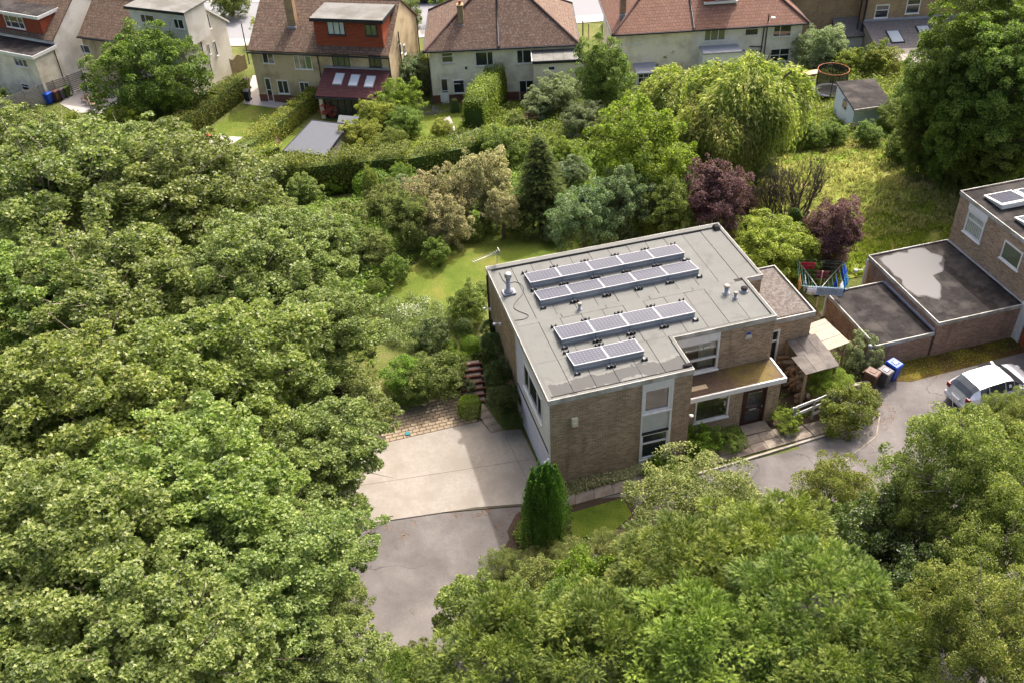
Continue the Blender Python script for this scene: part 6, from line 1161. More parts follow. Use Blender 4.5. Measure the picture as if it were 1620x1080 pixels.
p = gnd(1311, 157, 0); tr = thing('trampoline', 'round netted trampoline with orange top ring and grey pad', 'trampoline', (p.x, p.y, p.z)); R0 = 1.3
m = MB(); m.lathe((0, 0, .72), [(R0-.3, 0), (R0, 0), (R0+.02, .05), (R0-.3, .05)], 28); m.build('pad', genmat('grey_lilac_pad', (.42, .43, .50), (.38, .39, .45), 4, .6, 0), tr); m = MB(); m.lathe((0, 0, .755), [(.1, .02), (R0-.3, .035)], 24); m.build('mat', M['black'], tr)
nm_, nt_, b_ = newmat('safety_net'); b_.inputs['Base Color'].default_value = (.02, .02, .022, 1); t_ = N(nt_, 'BsdfTransparent'); mx_ = N(nt_, 'MixShader'); mx_.inputs[0].default_value = .7; nt_.links.new(t_.outputs[0], mx_.inputs[1]); nt_.links.new(b_.outputs[0], mx_.inputs[2]); nt_.links.new(mx_.outputs[0], [n for n in nt_.nodes if n.type == 'OUTPUT_MATERIAL'][0].inputs[0])
m = MB(); n = 28
for k in range(n): a0, a1 = 6.2832*k/n, 6.2832*(k+1)/n; m.face([((R0-.1)*math.cos(a0), (R0-.1)*math.sin(a0), .77), ((R0-.1)*math.cos(a1), (R0-.1)*math.sin(a1), .77), ((R0-.1)*math.cos(a1), (R0-.1)*math.sin(a1), 2.5), ((R0-.1)*math.cos(a0), (R0-.1)*math.sin(a0), 2.5)], 0, True)
m.build('net', nm_, tr); m = MB(); m.tube([((R0-.1)*math.cos(6.2832*k/24), (R0-.1)*math.sin(6.2832*k/24), 2.52) for k in range(25)], .035, 6); m.build('top_ring', colmat('orange_foam', (.28, .085, .03)), tr)
for k in range(6): m = MB(); w = k*1.047; m.tube([(R0*math.cos(w), R0*math.sin(w), 0), (R0*math.cos(w), R0*math.sin(w), 2.52)], .03, 5); m.build('pole', M['black'], tr)
p = gnd(1280, 128, 0); tb = thing('garden_table', 'pale wooden garden table with benches beside the trampoline', 'table', (p.x, p.y, p.z)); bx('tabletop', (-.9, -.4, .7), (.9, .4, .76), M['wood_pale'], tb); bx('bench', (-.9, -.95, .4), (.9, -.7, .45), M['wood_pale'], tb); bx('bench', (-.9, .7, .4), (.9, .95, .45), M['wood_pale'], tb)
for x in (-.7, .7): bx('leg', (x-.05, -.9, 0), (x+.05, .9, .4), M['wood'], tb); bx('leg', (x-.05, -.3, .401), (x+.05, .3, .7), M['wood'], tb)
# slatted fence, patio bins and chairs near the far left house
f0, f1 = gnd(0, 192, 0), gnd(138, 141, 0); d_ = (f1-f0); n = 6; fe = empty('slatted_fence', f0); tag(fe, 'grey slatted timber fence behind the patio bins', 'fence')
for i in range(n+1): p = f0.lerp(f1, i/n)-f0; z = hgt(f0.x+p.x, f0.y+p.y)-f0.z; bx('post', (p.x-.06, p.y-.06, z-.1), (p.x+.06, p.y+.06, z+1.95), M['wood_grey'], fe)
for i in range(n):
    a_, b_ = f0.lerp(f1, i/n)-f0, f0.lerp(f1, (i+1)/n)-f0; za, zb = hgt(f0.x+a_.x, f0.y+a_.y)-f0.z, hgt(f0.x+b_.x, f0.y+b_.y)-f0.z
    for k in range(10): z = .1+k*.18; m = MB(); m.hexa([(a_.x, a_.y-.03, za+z), (b_.x, b_.y-.03, zb+z), (b_.x, b_.y, zb+z), (a_.x, a_.y, za+z), (a_.x, a_.y-.03, za+z+.13), (b_.x, b_.y-.03, zb+z+.13), (b_.x, b_.y, zb+z+.13), (a_.x, a_.y, za+z+.13)]); m.build('slat', M['wood_grey'], fe)
for x, y, c_, nm in ((80, 164, 'blue', 'blue bin at the left end of the patio bin row'), (92, 160, 'brown_bin', 'brown bin second in the patio bin row'), (100, 157, 'grey_bin', 'dark bin third in the patio bin row'), (108, 154, 'hedge_core', 'green bin at the right end of the patio bin row')): p = gnd(x, y, 0); wheelie(c_, c_, 'wheelie_bin', nm, p.x, p.y, -.6, z=p.z, sticker=False, group='patio bins')
p = gnd(152, 164, 0); tb = thing('patio_table', 'round wooden patio table among folding chairs', 'table', (p.x, p.y, p.z)); m = MB(); m.lathe((0, 0, .7), [(.6, 0), (.6, .05)], 16); m.build('tabletop', M['wood_pale'], tb); m = MB(); m.tube([(-.3, -.3, 0), (.3, .3, .7)], .03); m.tube([(.3, -.3, 0), (-.3, .3, .7)], .03); m.build('leg', M['wood'], tb)
CH = ['nearest the table on its left', 'in front of the table', 'at the right of the table', 'behind the table under the tree', 'furthest left by the planter']
for i, (x, y) in enumerate(((140, 166), (149, 172), (165, 163), (158, 156), (134, 162))):
    p = gnd(x, y, 0); ch = thing('folding_chair', 'wooden folding chair '+CH[i], 'chair', (p.x, p.y, p.z), i*1.3, group='patio chairs'); bx('seat', (-.22, -.22, .42), (.22, .22, .46), M['wood'], ch); bx('backrest', (-.22, .2, .5), (.22, .24, .92), M['wood'], ch)
    for sx_ in (-.2, .17): bx('leg', (sx_, -.2, 0), (sx_+.04, -.16, .42), M['wood'], ch); bx('leg', (sx_, .2, 0), (sx_+.04, .24, .5), M['wood'], ch)
# toys and bits
p = gnd(327, 222, 0); ty = thing('toy_car', 'small pink red toy car on the sandy patch of the left garden', 'toy', (p.x, p.y, p.z), .4); m = MB(); m.box((-.4, -.22, .12), (.4, .22, .32)); m.box((-.15, -.18, .321), (.2, .18, .5)); m.build('body', colmat('pink_red_plastic', (.5, .05, .07)), ty, .03)
for x in (-.27, .27):
    for y in (-.24, .24): m = MB(); m.tube([(x, y-.03, .12), (x, y+.03, .12)], .12, 10); m.build('wheel', M['rubber'], ty)
p = gnd(436, 230, 0); fr0 = thing('folded_easel', 'red framed board leaning in the narrow lawn beside the office', 'board', (p.x, p.y, p.z), .5); m = MB(); m.hexa([(-.5, 0, 0), (.5, 0, 0), (.5, .08, 0), (-.5, .08, 0), (-.5, .6, 1.2), (.5, .6, 1.2), (.5, .68, 1.2), (-.5, .68, 1.2)]); m.build('frame', colmat('dark_red_wood', (.22, .05, .03)), fr0); m = MB(); m.hexa([(-.38, .04, .15), (.38, .04, .15), (.38, .05, .15), (-.38, .05, .15), (-.38, .52, 1.08), (.38, .52, 1.08), (.38, .53, 1.08), (-.38, .53, 1.08)]); m.build('board', M['felt_grey'], fr0)
for x, y, c_, nm in ((393, 160, 'black_pipe', 'dark bin beside the tan house path'), (450, 14, 'blue', 'blue bin standing by the far street drive'), (674, 115, 'grey_bin', 'dark bin beside the cream house corner'), (392, 142, 'maroon', 'red brown bin against the tan house side')): p = gnd(x, y, 0); wheelie(c_, c_, 'wheelie_bin', nm, p.x, p.y, -.4, z=p.z, sticker=False)
p = gnd(720, 178, 0); bq = thing('covered_barbecue', 'barbecue under a dark green cover beside the cream house', 'barbecue', (p.x, p.y, p.z)); m = MB(); m.hexa([(-.4, -.35, 0), (.4, -.35, 0), (.4, .35, 0), (-.4, .35, 0), (-.25, -.2, 1.3), (.3, -.22, 1.2), (.28, .2, 1.25), (-.2, .22, 1.3)]); m.build('cover', M['hedge_core'], bq, .1)
rng = random.Random(5)
rb = MB(); p = gnd(676, 180, 0)
for k in range(90): x, y = rng.gauss(0, .8), rng.gauss(0, .6); r = rng.uniform(.06, .16); rb.hexa([(x-r, y-r, -.05), (x+r, y-r*.7, -.05), (x+r*.8, y+r, -.05), (x-r, y+r*.8, -.05), (x-r*.6, y-r*.5, r), (x+r*.5, y-r*.6, r*1.2), (x+r*.6, y+r*.5, r), (x-r*.5, y+r*.6, r*.8)])
tag(rb.build('rubble_heap', M['felt_grey'], loc=(p.x, p.y, p.z)), 'heap of pale grey rubble beside the garden path', 'rubble', kind='stuff')
p = gnd(738, 205, 0)
slabs('garden_path', GP((716, 225), (728, 222), (712, 186), (702, 190)), 1, 7, M['pavement'])
# street cars
for x, y, r, c_, nm in ((152, 10, .6, 'blue', 'blue car parked beyond the left houses'), (172, 16, .6, 'pvc', 'white car parked beyond the left houses'), (648, 3, -.35, 'rubber', 'black car parked across the far street')): p = gnd(x, y, 0); car('parked_car', nm, (p.x, p.y, p.z), r, c_, group='cars parked in the far streets')
for x, y in ((679, 48), (922, 46), (931, 50)): p = gnd(x, y+12, 0); bo = thing('street_bollard', 'dark post on the pavement %s' % {679: 'left of the cream pair', 922: 'just right of the cream pair roof', 931: 'right of the other post by the annexe'}[x], 'post', (p.x, p.y, p.z)); m = MB(); m.tube([(0, 0, 0), (0, 0, 1.6)], .06, 6); m.build('shaft', M['wood'] if x == 931 else M['black'], bo)
# garden boundary walls far left bottom of hedge
p = gnd(420, 300, 0); lw = thing('retaining_wall', 'grey weathered low wall in front of the tall hedge', 'wall', (p.x, p.y, p.z), -.1); m = MB(); m.box((-1.6, 0, -.3), (1.2, .25, .7)); m.build('wall', M['felt_grey'], lw)
p = gnd(388, 90, 0); fe2 = empty('garden_fence', p, -.2); tag(fe2, 'brown panel fence beside the white gable end', 'fence')
f0, f1 = gnd(345, 128, 0), gnd(392, 108, 0); fe2.location = f0; fe2.rotation_euler = (0, 0, 0)
for i in range(24): p = f0.lerp(f1, i/24)-f0; q = f0.lerp(f1, (i+.93)/24)-f0; m = MB(); h = 1.5+.15*math.sin(i*.8); m.hexa([(p.x, p.y, -.2), (q.x, q.y, -.2), (q.x, q.y+.03, -.2), (p.x, p.y+.03, -.2), (p.x, p.y, h), (q.x, q.y, h), (q.x, q.y+.03, h), (p.x, p.y+.03, h)]); m.build('board', M['wood'], fe2)
# ------------------------------------------------------------------ planting
# trees filling the left foreground
TG = 'sycamores filling the left of the picture'
for a in (
 ('big', 480, 400, 88, 7.5, 'mid green sycamore reaching furthest right towards the back lawn', 'syc'),
 ('open', 300, 300, 128, 8.0, 'thin crowned sycamore with bare branches showing in the upper left', 'syc'),
 ('open', 105, 305, 150, 8.5, 'open branched sycamore at the left edge below the patio', 'syc'),
 ('big', 440, 350, 48, 5.0, 'small rounded sycamore top just below the long hedge', 'syc2'),
 ('open', 375, 445, 120, 8.5, 'loose grey green sycamore in the centre of the left wood', 'syc'),
 ('open', 170, 470, 150, 9.0, 'loose sycamore with dark limbs left of centre in the wood', 'syc'),
 ('big', 30, 480, 120, 9.0, 'dense sycamore at the middle of the left picture edge', 'syc2'),
 ('big', 505, 520, 90, 8.0, 'rounded sycamore overhanging the shrub bed beside the wildflowers', 'syc'),
 ('big', 330, 600, 150, 9.5, 'yellow green tree in the middle of the left wood', 'syc2'),
 ('big', 530, 640, 84, 4.6, 'sycamore limb mass overhanging the block paving', 'syc'),
 ('big', 120, 660, 175, 10.0, 'broad yellow green tree at the lower left', 'syc2'),
 ('big', 488, 735, 106, 8.5, 'dark leaved sycamore overhanging the concrete apron', 'syc'),
 ('big', 300, 790, 165, 10.5, 'large yellow green tree in the lower left of the wood', 'syc2'),
 ('big', 500, 855, 82, 8.0, 'sycamore edge overhanging the asphalt drive', 'syc'),
 ('big', 90, 880, 190, 11.0, 'large leaved sycamore in the bottom left corner', 'syc'),
 ('big', 400, 930, 145, 10.0, 'glossy leaved sycamore at the bottom, right of the corner tree', 'syc'),
 ('big', 230, 1050, 180, 11.0, 'sycamore cut by the bottom edge near the left', 'syc'),
 ('big', 485, 1045, 96, 9.0, 'sycamore cut by the bottom edge beside the drive', 'syc'),
 ('open', 30, 235, 95, 8.0, 'feathery tree top just below the far left shrubs', 'syc'), ('open', 215, 255, 90, 7.0, 'loose tree top below the round tree', 'syc'),
 ('big', 20, 1060, 130, 11.0, 'light green tree at the very bottom left corner', 'syc2')):
    plant(a[0], a[1], a[2], a[3], a[4], 'sycamore_tree', a[5], 'tree', a[6], group=TG, sx=1.12, sz=.8)
# conifer mass and shrubs along the bottom right
for i, a in enumerate((
 (615, 1085, 60, 2.4, 'leyl', 'conifer hedge end at the bottom beside the drive'), (790, 1050, 110, 3.2, 'leyl', 'blue green conifer at the bottom left of the conifer mass'),
 (955, 1040, 120, 3.6, 'leyl', 'broad conifer at the bottom centre'), (1090, 920, 110, 4.0, 'leyl', 'conifer behind the front row below the pale shrub'),
 (1210, 880, 105, 4.0, 'leyl2', 'bright yellow green conifer top right of the pale shrub'), (1120, 1040, 130, 4.2, 'leyl2', 'yellow green conifer cut by the bottom edge'),
 (1270, 990, 135, 4.6, 'leyl', 'largest conifer left of the birch'), (1330, 1075, 110, 5.0, 'leyl', 'blue green conifer at the bottom edge left of the birch'),
 (1400, 1020, 90, 4.6, 'leyl2', 'narrow conifer squeezed against the birch'), (905, 985, 70, 3.2, 'leyl', 'small dark conifer right of the round green shrub'))):
    plant('leyl', a[0], a[1], a[2], a[3], 'conifer', a[5], 'conifer', a[4], group='conifers along the bottom of the picture', trunk=False, crownname='crown')
S = lambda kind, px, py, r, zc, label, mat, name='shrub', cat='shrub', **k: plant(kind, px, py, r, zc, name, label, cat, mat, **k)
S('fine', 1112, 830, 108, 2.6, 'large pale yellow green shrub in front of the entrance path', 'pale', sx=1.1, sz=.8)
S('fine', 1000, 893, 60, 2.3, 'pale shrub behind the bright green bush left of the big pale one', 'pale')
S('fine', 1190, 850, 62, 2.6, 'pale shrub between the big pale one and the conifers', 'olive')
S('shrub', 930, 940, 66, 2.4, 'bright green glossy shrub in the dark hollow of the foreground', 'box')
S('mid', 855, 945, 58, 2.2, 'olive green shrub left of the bright green glossy shrub', 'olive')
S('shrub', 745, 975, 66, 2.2, 'round light green shrub at the edge of the asphalt drive', 'syc2')
S('fine', 800, 900, 40, 1.8, 'twiggy pale shrub reaching over the drive below the cypress', 'olive')
S('mid', 655, 1055, 42, 2.0, 'yellowish shrub by the bottom end of the drive', 'olive')
S('mid', 830, 1000, 60, 2.6, 'mid green shrub among the conifers behind the drive edge', 'bush')
S('fine', 1330, 800, 78, 3.0, 'yellow green shrub overhanging the drive left of the birch', 'birch')
S('mid', 1400, 870, 95, 3.6, 'very dark shrub in the hollow left of the birch', 'shade')
S('mid', 1330, 860, 60, 3.0, 'deep green shrub beside the yellow green one', 'oak')
S('mid', 1480, 950, 90, 4.5, 'dark leafy undergrowth below the birch', 'shade')
for a in ((1545, 760, 125, 6.5, 'birch overhanging the silver car at the right edge'), (1600, 860, 110, 6.5, 'birch crown at the right edge below the car'), (1450, 800, 75, 5.0, 'thin birch spray reaching over the right hand drive'), (1570, 1010, 125, 7.0, 'birch in the bottom right corner'), (1610, 690, 62, 6.0, 'birch top touching the right edge beside the car')):
    plant('birch', a[0], a[1], a[2], a[3], 'birch_tree', a[4], 'tree', 'birch', group='birches at the lower right')
# round the house
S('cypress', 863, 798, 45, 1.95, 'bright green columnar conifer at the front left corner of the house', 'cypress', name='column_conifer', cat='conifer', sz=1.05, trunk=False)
for i, (x, y, r, z) in enumerate(((783, 545, 22, 1.6), (790, 590, 26, 1.5), (800, 630, 26, 1.2), (808, 662, 18, .7), (776, 520, 16, 1.3))):
    S('leyl', x, y, r, z, 'dark climbing conifer against the west wall, %s' % ['upper middle', 'middle', 'lower middle', 'lowest', 'topmost by the garden'][i], 'shade', name='wall_shrub', trunk=False)
S('mid', 742, 482, 30, 1.6, 'tall light green shrub between the lawn and the rear left corner', 'syc2', sz=1.2); S('mid', 762, 460, 16, 1.4, 'smaller light green shrub touching the west wall', 'syc2')
S('shrub', 682, 528, 29, .95, 'dark rounded shrub with pale bloom beside the wildflowers', 'shade', sz=1.05, trunk=False)
S('ball', 711, 549, 12, .35, 'small clipped ball, left of the clipped block', 'box', name='clipped_shrub', trunk=False); S('cube', 743, 545, 14, .5, 'clipped bright green block beside the steps', 'box', name='clipped_shrub', trunk=False)
S('cube', 743, 643, 18, .5, 'clipped bright green shrub at the foot of the steps beside the pavers', 'box', name='clipped_shrub', trunk=False, sz=1.15)
S('ball', 733, 522, 16, .8, 'dark arched topiary behind the clipped block', 'shade', name='clipped_shrub', trunk=False, sz=1.3)
S('shrub', 690, 595, 44, .9, 'broad glossy green shrub above the block paving', 'oak', sx=1.1, sz=.8, trunk=False); S('shrub', 640, 590, 38, 1.0, 'bright green shrub between the sycamore and the broad glossy one', 'box', sz=.8, trunk=False); S('shrub', 715, 570, 22, .7, 'bright green low shrub behind the broad glossy one', 'box', trunk=False); S('shrub', 655, 620, 26, .7, 'dark shrub overhanging the top of the block paving', 'oak', trunk=False)
S('shrub', 740, 610, 13, .4, 'small grey green plant beside the steps', 'grey', trunk=False)
S('shrub', 1108, 693, 31, .6, 'bushy fern green shrub at the inner corner beside the porch', 'box', trunk=False, sz=.9); S('shrub', 1162, 697, 22, .45, 'low dark green shrub in front of the porch wall', 'bush', trunk=False, sz=.8)
S('shrub', 1050, 742, 24, .4, 'low bright shrub under the tall front window', 'box', trunk=False, sz=.7, sx=1.3)
S('shrub', 1246, 663, 23, .6, 'lime green feathery bush beside the front door', 'lime', trunk=False, sz=.95)
S('shrub', 1340, 645, 44, .9, 'round dark green shrub with yellow tips in front of the bins', 'hedge', trunk=False, sz=.95); S('fine', 1310, 607, 36, 1.1, 'feathery yellow green conifer behind the round drive shrub', 'lime', trunk=False); S('shrub', 1375, 630, 20, .7, 'pale edged shrub at the drive corner', 'pale', trunk=False)
S('shrub', 1368, 555, 31, .9, 'grey green leafy shrub at the corner of the lower garage', 'grey', trunk=False, sz=1.2)
S('shrub', 1302, 565, 12, .4, 'red flowering plant by the garden wall', 'orange', trunk=False)
# belt between lawn and the far gardens
S('mid', 1220, 395, 66, 1.9, 'bright yellow lime shrub behind the brick wing', 'limey', sz=.9); S('mid', 1180, 375, 40, 2.0, 'lime shrub nearest the rear roof corner', 'limey'); S('mid', 1262, 415, 32, 1.5, 'lime shrub beside the washing line', 'limey')
P = lambda kind, px, py, r, zc, label, mat, **k: plant(kind, px, py, r, zc, 'tree' if 'name' not in k else k.pop('name'), label, 'tree', mat, **k)
P('mid', 1318, 362, 47, 2.6, 'purple leaved tree standing in the meadow by the washing line', 'purple', name='purple_tree', sz=1.05); P('mid', 1315, 405, 26, 1.4, 'lower purple branches of the meadow tree', 'purpleb', name='purple_tree')
P('mid', 1135, 312, 54, 3.2, 'dense purple leaved tree behind the rear roof edge', 'purple', name='purple_tree', sz=.78); P('mid', 1170, 320, 32, 3.0, 'right hand part of the purple trees with bare twigs', 'purpleb', name='purple_tree'); P('mid', 1120, 278, 20, 4.0, 'brownish purple tree top above the dense purple tree', 'purpleb', name='purple_tree')
P('mid', 1015, 248, 84, 4.2, 'large bright lime green tree in the centre belt', 'lime', name='lime_tree', sz=.95)
P('mid', 925, 345, 52, 2.8, 'blue green broadleaf tree overhanging the lawn right end', 'blue', name='broadleaf_tree'); P('mid', 985, 320, 50, 3.0, 'blue green tree with yellow tips below the lime green one', 'blue', name='broadleaf_tree'); P('mid', 1050, 335, 50, 2.6, 'green tree against the rear roof edge left of the purple tree', 'oak', name='broadleaf_tree'); P('mid', 965, 365, 34, 1.8, 'green shrub tree close behind the solar panels', 'blue', name='broadleaf_tree'); P('mid', 1090, 352, 30, 1.8, 'small tree behind the rear right solar panels', 'olive', name='broadleaf_tree')
P('spruce', 855, 285, 58, 3.4, 'dark drooping spruce at the far end of the lawn', 'spruce', name='spruce_tree', sx=1.0, sz=.66, trunk=True); P('mid', 893, 245, 28, 3.0, 'yellow green shrub tree right of the spruce', 'lime', name='broadleaf_tree'); P('mid', 905, 275, 30, 2.6, 'blue green tree right of the spruce', 'blue', name='broadleaf_tree')
P('mid', 795, 235, 40, 3.4, 'green tree left of the spruce', 'bush', name='broadleaf_tree'); P('mid', 750, 232, 28, 2.8, 'blue grey young tree left of the spruce', 'grey', name='broadleaf_tree'); P('mid', 830, 225, 22, 3.4, 'small green tree touching the spruce', 'bush', name='broadleaf_tree')
P('mid', 760, 290, 52, 2.9, 'beige flowering tree with flat layered branches', 'beige', name='flowering_tree', sz=.62); P('mid', 690, 318, 52, 2.4, 'beige and olive tree left of the flat layered one', 'beige', name='flowering_tree', sz=.65); P('mid', 640, 345, 40, 2.2, 'olive tree at the left end of the beige trees', 'olive', name='flowering_tree'); P('mid', 705, 352, 38, 1.7, 'beige tree fringe hanging over the dark hedge', 'beige', name='flowering_tree', sz=.7); P('mid', 795, 330, 30, 2.0, 'beige tree tip beside the spruce', 'beige', name='flowering_tree', sz=.7)
for i, (x, y, r, z, m_) in enumerate(((688, 398, 25, .9, 'bush'), (742, 364, 23, .9, 'oak'), (782, 347, 22, .9, 'oak'), (626, 424, 24, 1.0, 'bush'), (818, 342, 20, .9, 'oak'), (594, 455, 16, 1.0, 'bush'), (880, 365, 24, 1.2, 'blue'), (583, 395, 38, 2.0, 'olive'), (545, 345, 34, 1.6, 'olive'), (610, 320, 36, 2.2, 'olive'), (560, 385, 40, 2.0, 'bush'))):
    S('mid' if r > 35 else 'shrub', x, y, r, z, 'green border shrub %s' % ['at the bend of the lawn edge', 'in the dark edge below the beige trees', 'under the flat layered tree', 'beyond the left bend of the lawn', 'in the dark gap left of the spruce', 'at the left tip of the lawn', 'under the blue green tree by the lawn', 'where the sycamores meet the garden belt, olive', 'small olive, below the tall hedge', 'olive, left of the beige trees', 'mid green, between the olive ones'][i], m_)
S('mid', 588, 300, 26, 2.0, 'tall pointed grey green young conifer in front of the hedge', 'olive', sz=1.9, sx=.6); S('mid', 640, 285, 24, 2.0, 'young tree right of the pointed conifer', 'bush', sz=1.3)
S('ball', 590, 290, 22, .8, 'clipped oval green shrub in front of the tall hedge', 'box', name='clipped_shrub', trunk=False, sx=1.5); S('mid', 650, 305, 30, 1.6, 'blue grey shrub behind the olive border', 'grey'); S('mid', 480, 300, 28, 1.6, 'yellow green shrub under the tall hedge', 'syc2'); S('mid', 395, 325, 36, 1.6, 'yellow tipped shrub between the sycamores and the low wall', 'limey', sz=.7); S('mid', 530, 290, 20, 1.4, 'bright shrub at the middle of the tall hedge', 'lime')
# hedges of the far gardens
def HP(*px): return [gnd(*p, 0) for p in px]
hedge('tall_hedge', 'long tall clipped hedge running across behind the sycamores', HP((318, 300), (400, 306), (480, 306), (560, 298), (640, 290)), 2.2, 2.6, 'hedge', 170, .12, seed=2, ragged=.14)
hedge('garden_hedge', 'leafy hedge continuing right of the tall clipped one', HP((635, 288), (700, 275), (760, 262), (830, 255)), 2.0, 2.2, 'hedge', 130, .13, seed=3, ragged=.3)
hedge('diagonal_hedge', 'yellow tipped hedge between the left lawn and the office', HP((392, 255), (430, 225), (470, 190), (505, 165)), 1.5, 1.7, 'hedgey', 150, .11, seed=4, ragged=.25)
hedge('diagonal_hedge', 'green hedge right of the round tree rising to the white gable', HP((270, 232), (310, 205), (350, 175), (382, 150)), 1.7, 2.0, 'hedge', 150, .11, seed=5, ragged=.2)
hedge('lime_hedge', 'bright lime green tall hedge between the two cream gardens', HP((752, 205), (768, 185), (785, 160), (797, 138)), 2.0, 3.0, 'lime', 150, .12, seed=6, ragged=.2)
hedge('lower_hedge', 'yellow green hedge in front of the left lawn', HP((330, 262), (400, 262), (440, 250)), 1.5, 1.2, 'hedgey', 150, .11, seed=7, ragged=.25)
for i, (k, x, y, r, z, m_, l) in enumerate((
 ('round', 235, 122, 84, 4.3, 'round', 'very round dense tree with orange tips in front of the tan and white houses'),
 ('mid', 655, 118, 36, 3.0, 'blue', 'grey green tree right of the maroon lean-to roof'), ('mid', 630, 165, 42, 2.6, 'lime', 'light green tree below the lean-to roof corner'), ('mid', 595, 185, 34, 2.2, 'hedgey', 'yellow green shrub tree right of the garden office'), ('mid', 640, 195, 30, 2.0, 'bush', 'green shrub tree at the rubble heap'), ('mid', 570, 220, 36, 2.0, 'hedgey', 'yellow green growth over the office roof corner'), ('mid', 620, 232, 32, 1.8, 'hedge', 'green growth above the hedge end'), ('mid', 690, 245, 30, 1.6, 'hedgey', 'yellowish shrub below the centre garden path'),
 ('mid', 880, 150, 40, 3.4, 'grey', 'pale grey green tree right of the lime hedge'), ('mid', 855, 165, 30, 2.6, 'grey', 'smaller pale tree against the french windows'), ('mid', 955, 118, 50, 4.0, 'oak', 'dark layered tree covering the annexe corner'), ('mid', 920, 110, 30, 3.4, 'blue', 'left shoulder of the dark layered tree'), ('mid', 960, 160, 34, 2.6, 'oak', 'dark shrub tree under the layered tree'),
 ('mid', 1060, 65, 44, 5.2, 'grey', 'tall feathery grey green birch before the long brown roof'), ('mid', 1045, 95, 34, 3.6, 'olive', 'olive lower part of the feathery tree'), ('mid', 1005, 160, 30, 2.6, 'olive', 'olive shrub left of the willow'), ('mid', 925, 190, 34, 2.6, 'grey', 'grey green shrub tree above the spruce'), ('mid', 985, 190, 30, 3.0, 'purpleb', 'brown purple shrub left of the front willow'), ('mid', 960, 205, 26, 2.6, 'olive', 'pale olive shrub left of the brown purple one'),
 ('mid', 1297, 78, 44, 4.4, 'grey', 'grey olive tree in front of the white house end'), ('mid', 1345, 98, 24, 2.4, 'hedgey', 'yellow green shrub behind the trampoline'), ('mid', 1398, 98, 28, 2.2, 'hedgey', 'yellow green shrub mass behind the pale blue shed'), ('mid', 1385, 95, 30, 2.8, 'hedge', 'green shrub under the slate annexe'), ('mid', 1445, 180, 24, 2.0, 'olive', 'olive shrub right of the shed roof'), ('mid', 1455, 150, 22, 2.6, 'purpleb', 'dark purple shrub in the shade of the right trees'),
 ('mid', 1318, 212, 25, 1.8, 'bush', 'green shrub in front of the pale blue shed'), ('mid', 1280, 215, 28, 1.6, 'bush', 'green shrub right of the willow foot'), ('mid', 1375, 213, 24, 1.8, 'oak', 'darker green shrub right of the shed front'), ('mid', 1230, 225, 24, 1.5, 'oak', 'shady shrub under the willow edge'), ('mid', 1560, 268, 36, 1.8, 'bush', 'light green shrub at the edge of the meadow by the neighbour roof'), ('mid', 1610, 262, 30, 1.8, 'bush', 'shrub behind the neighbour roof at the right edge'),
 ('shrub', 523, 172, 16, 1.1, 'red', 'small pink red maple in front of the garden room'), ('mid', 700, 205, 20, 1.3, 'hedgey', 'small bright shrub by the garden path'), ('shrub', 815, 190, 16, .9, 'olive', 'small plants below the french windows'), ('shrub', 838, 188, 12, .7, 'purpleb', 'small purple plant below the french windows'),
 ('mid', 0, 158, 22, 1.5, 'oak', 'dark shrub at the left edge by the fence'), ('mid', 160, 205, 38, 2.2, 'limey', 'yellow leaved shrub below the patio'), ('mid', 210, 205, 36, 2.2, 'limey', 'yellow leaved shrub below the round tree'), ('mid', 118, 200, 24, 1.8, 'limey', 'small yellow leaved shrub at the patio corner'), ('mid', 425, 45, 26, 1.4, 'limey', 'yellow green garden shrubs between the white and tan houses'), ('mid', 445, 100, 14, 1.0, 'hedge', 'little shrub at the tan house corner'), ('mid', 668, 100, 16, 1.4, 'limey', 'yellow bush between the tan and cream houses'),
 ('mid', 365, 5, 30, 1.6, 'oak', 'clipped dark green shrub beyond the white gable'), ('mid', 725, 5, 40, 2.0, 'oak', 'green trees across the street behind the cream pair'), ('mid', 640, 20, 26, 1.6, 'bush', 'roadside shrubs right of the tan house'), ('mid', 960, 45, 12, 1.2, 'limey', 'orange yellow bush by the street right of the annexe'), ('mid', 480, -4, 34, 2.0, 'oak', 'street trees behind the tan house roof'), ('mid', 180, -6, 30, 2.0, 'oak', 'street trees behind the parked white car'))):
    plant(k, x, y, r, z, 'maple_tree' if m_ == 'red' else 'garden_tree' if r > 28 else 'garden_shrub', l, 'tree' if r > 28 else 'shrub', m_, sz=.95)
W_ = (('willow', 1185, 150, 88, 6.0, 'tall weeping willow, rear right of the three willow crowns', .95), ('willow', 1082, 150, 68, 4.8, 'weeping willow crown at the left of the group', .9), ('willow', 1137, 200, 70, 4.6, 'front weeping willow drooping towards the lime green tree', 1.05))
for a in W_: plant(a[0], a[1], a[2], a[3], a[4], 'willow_tree', a[5], 'tree', 'willow', sz=a[6], group='weeping willows')
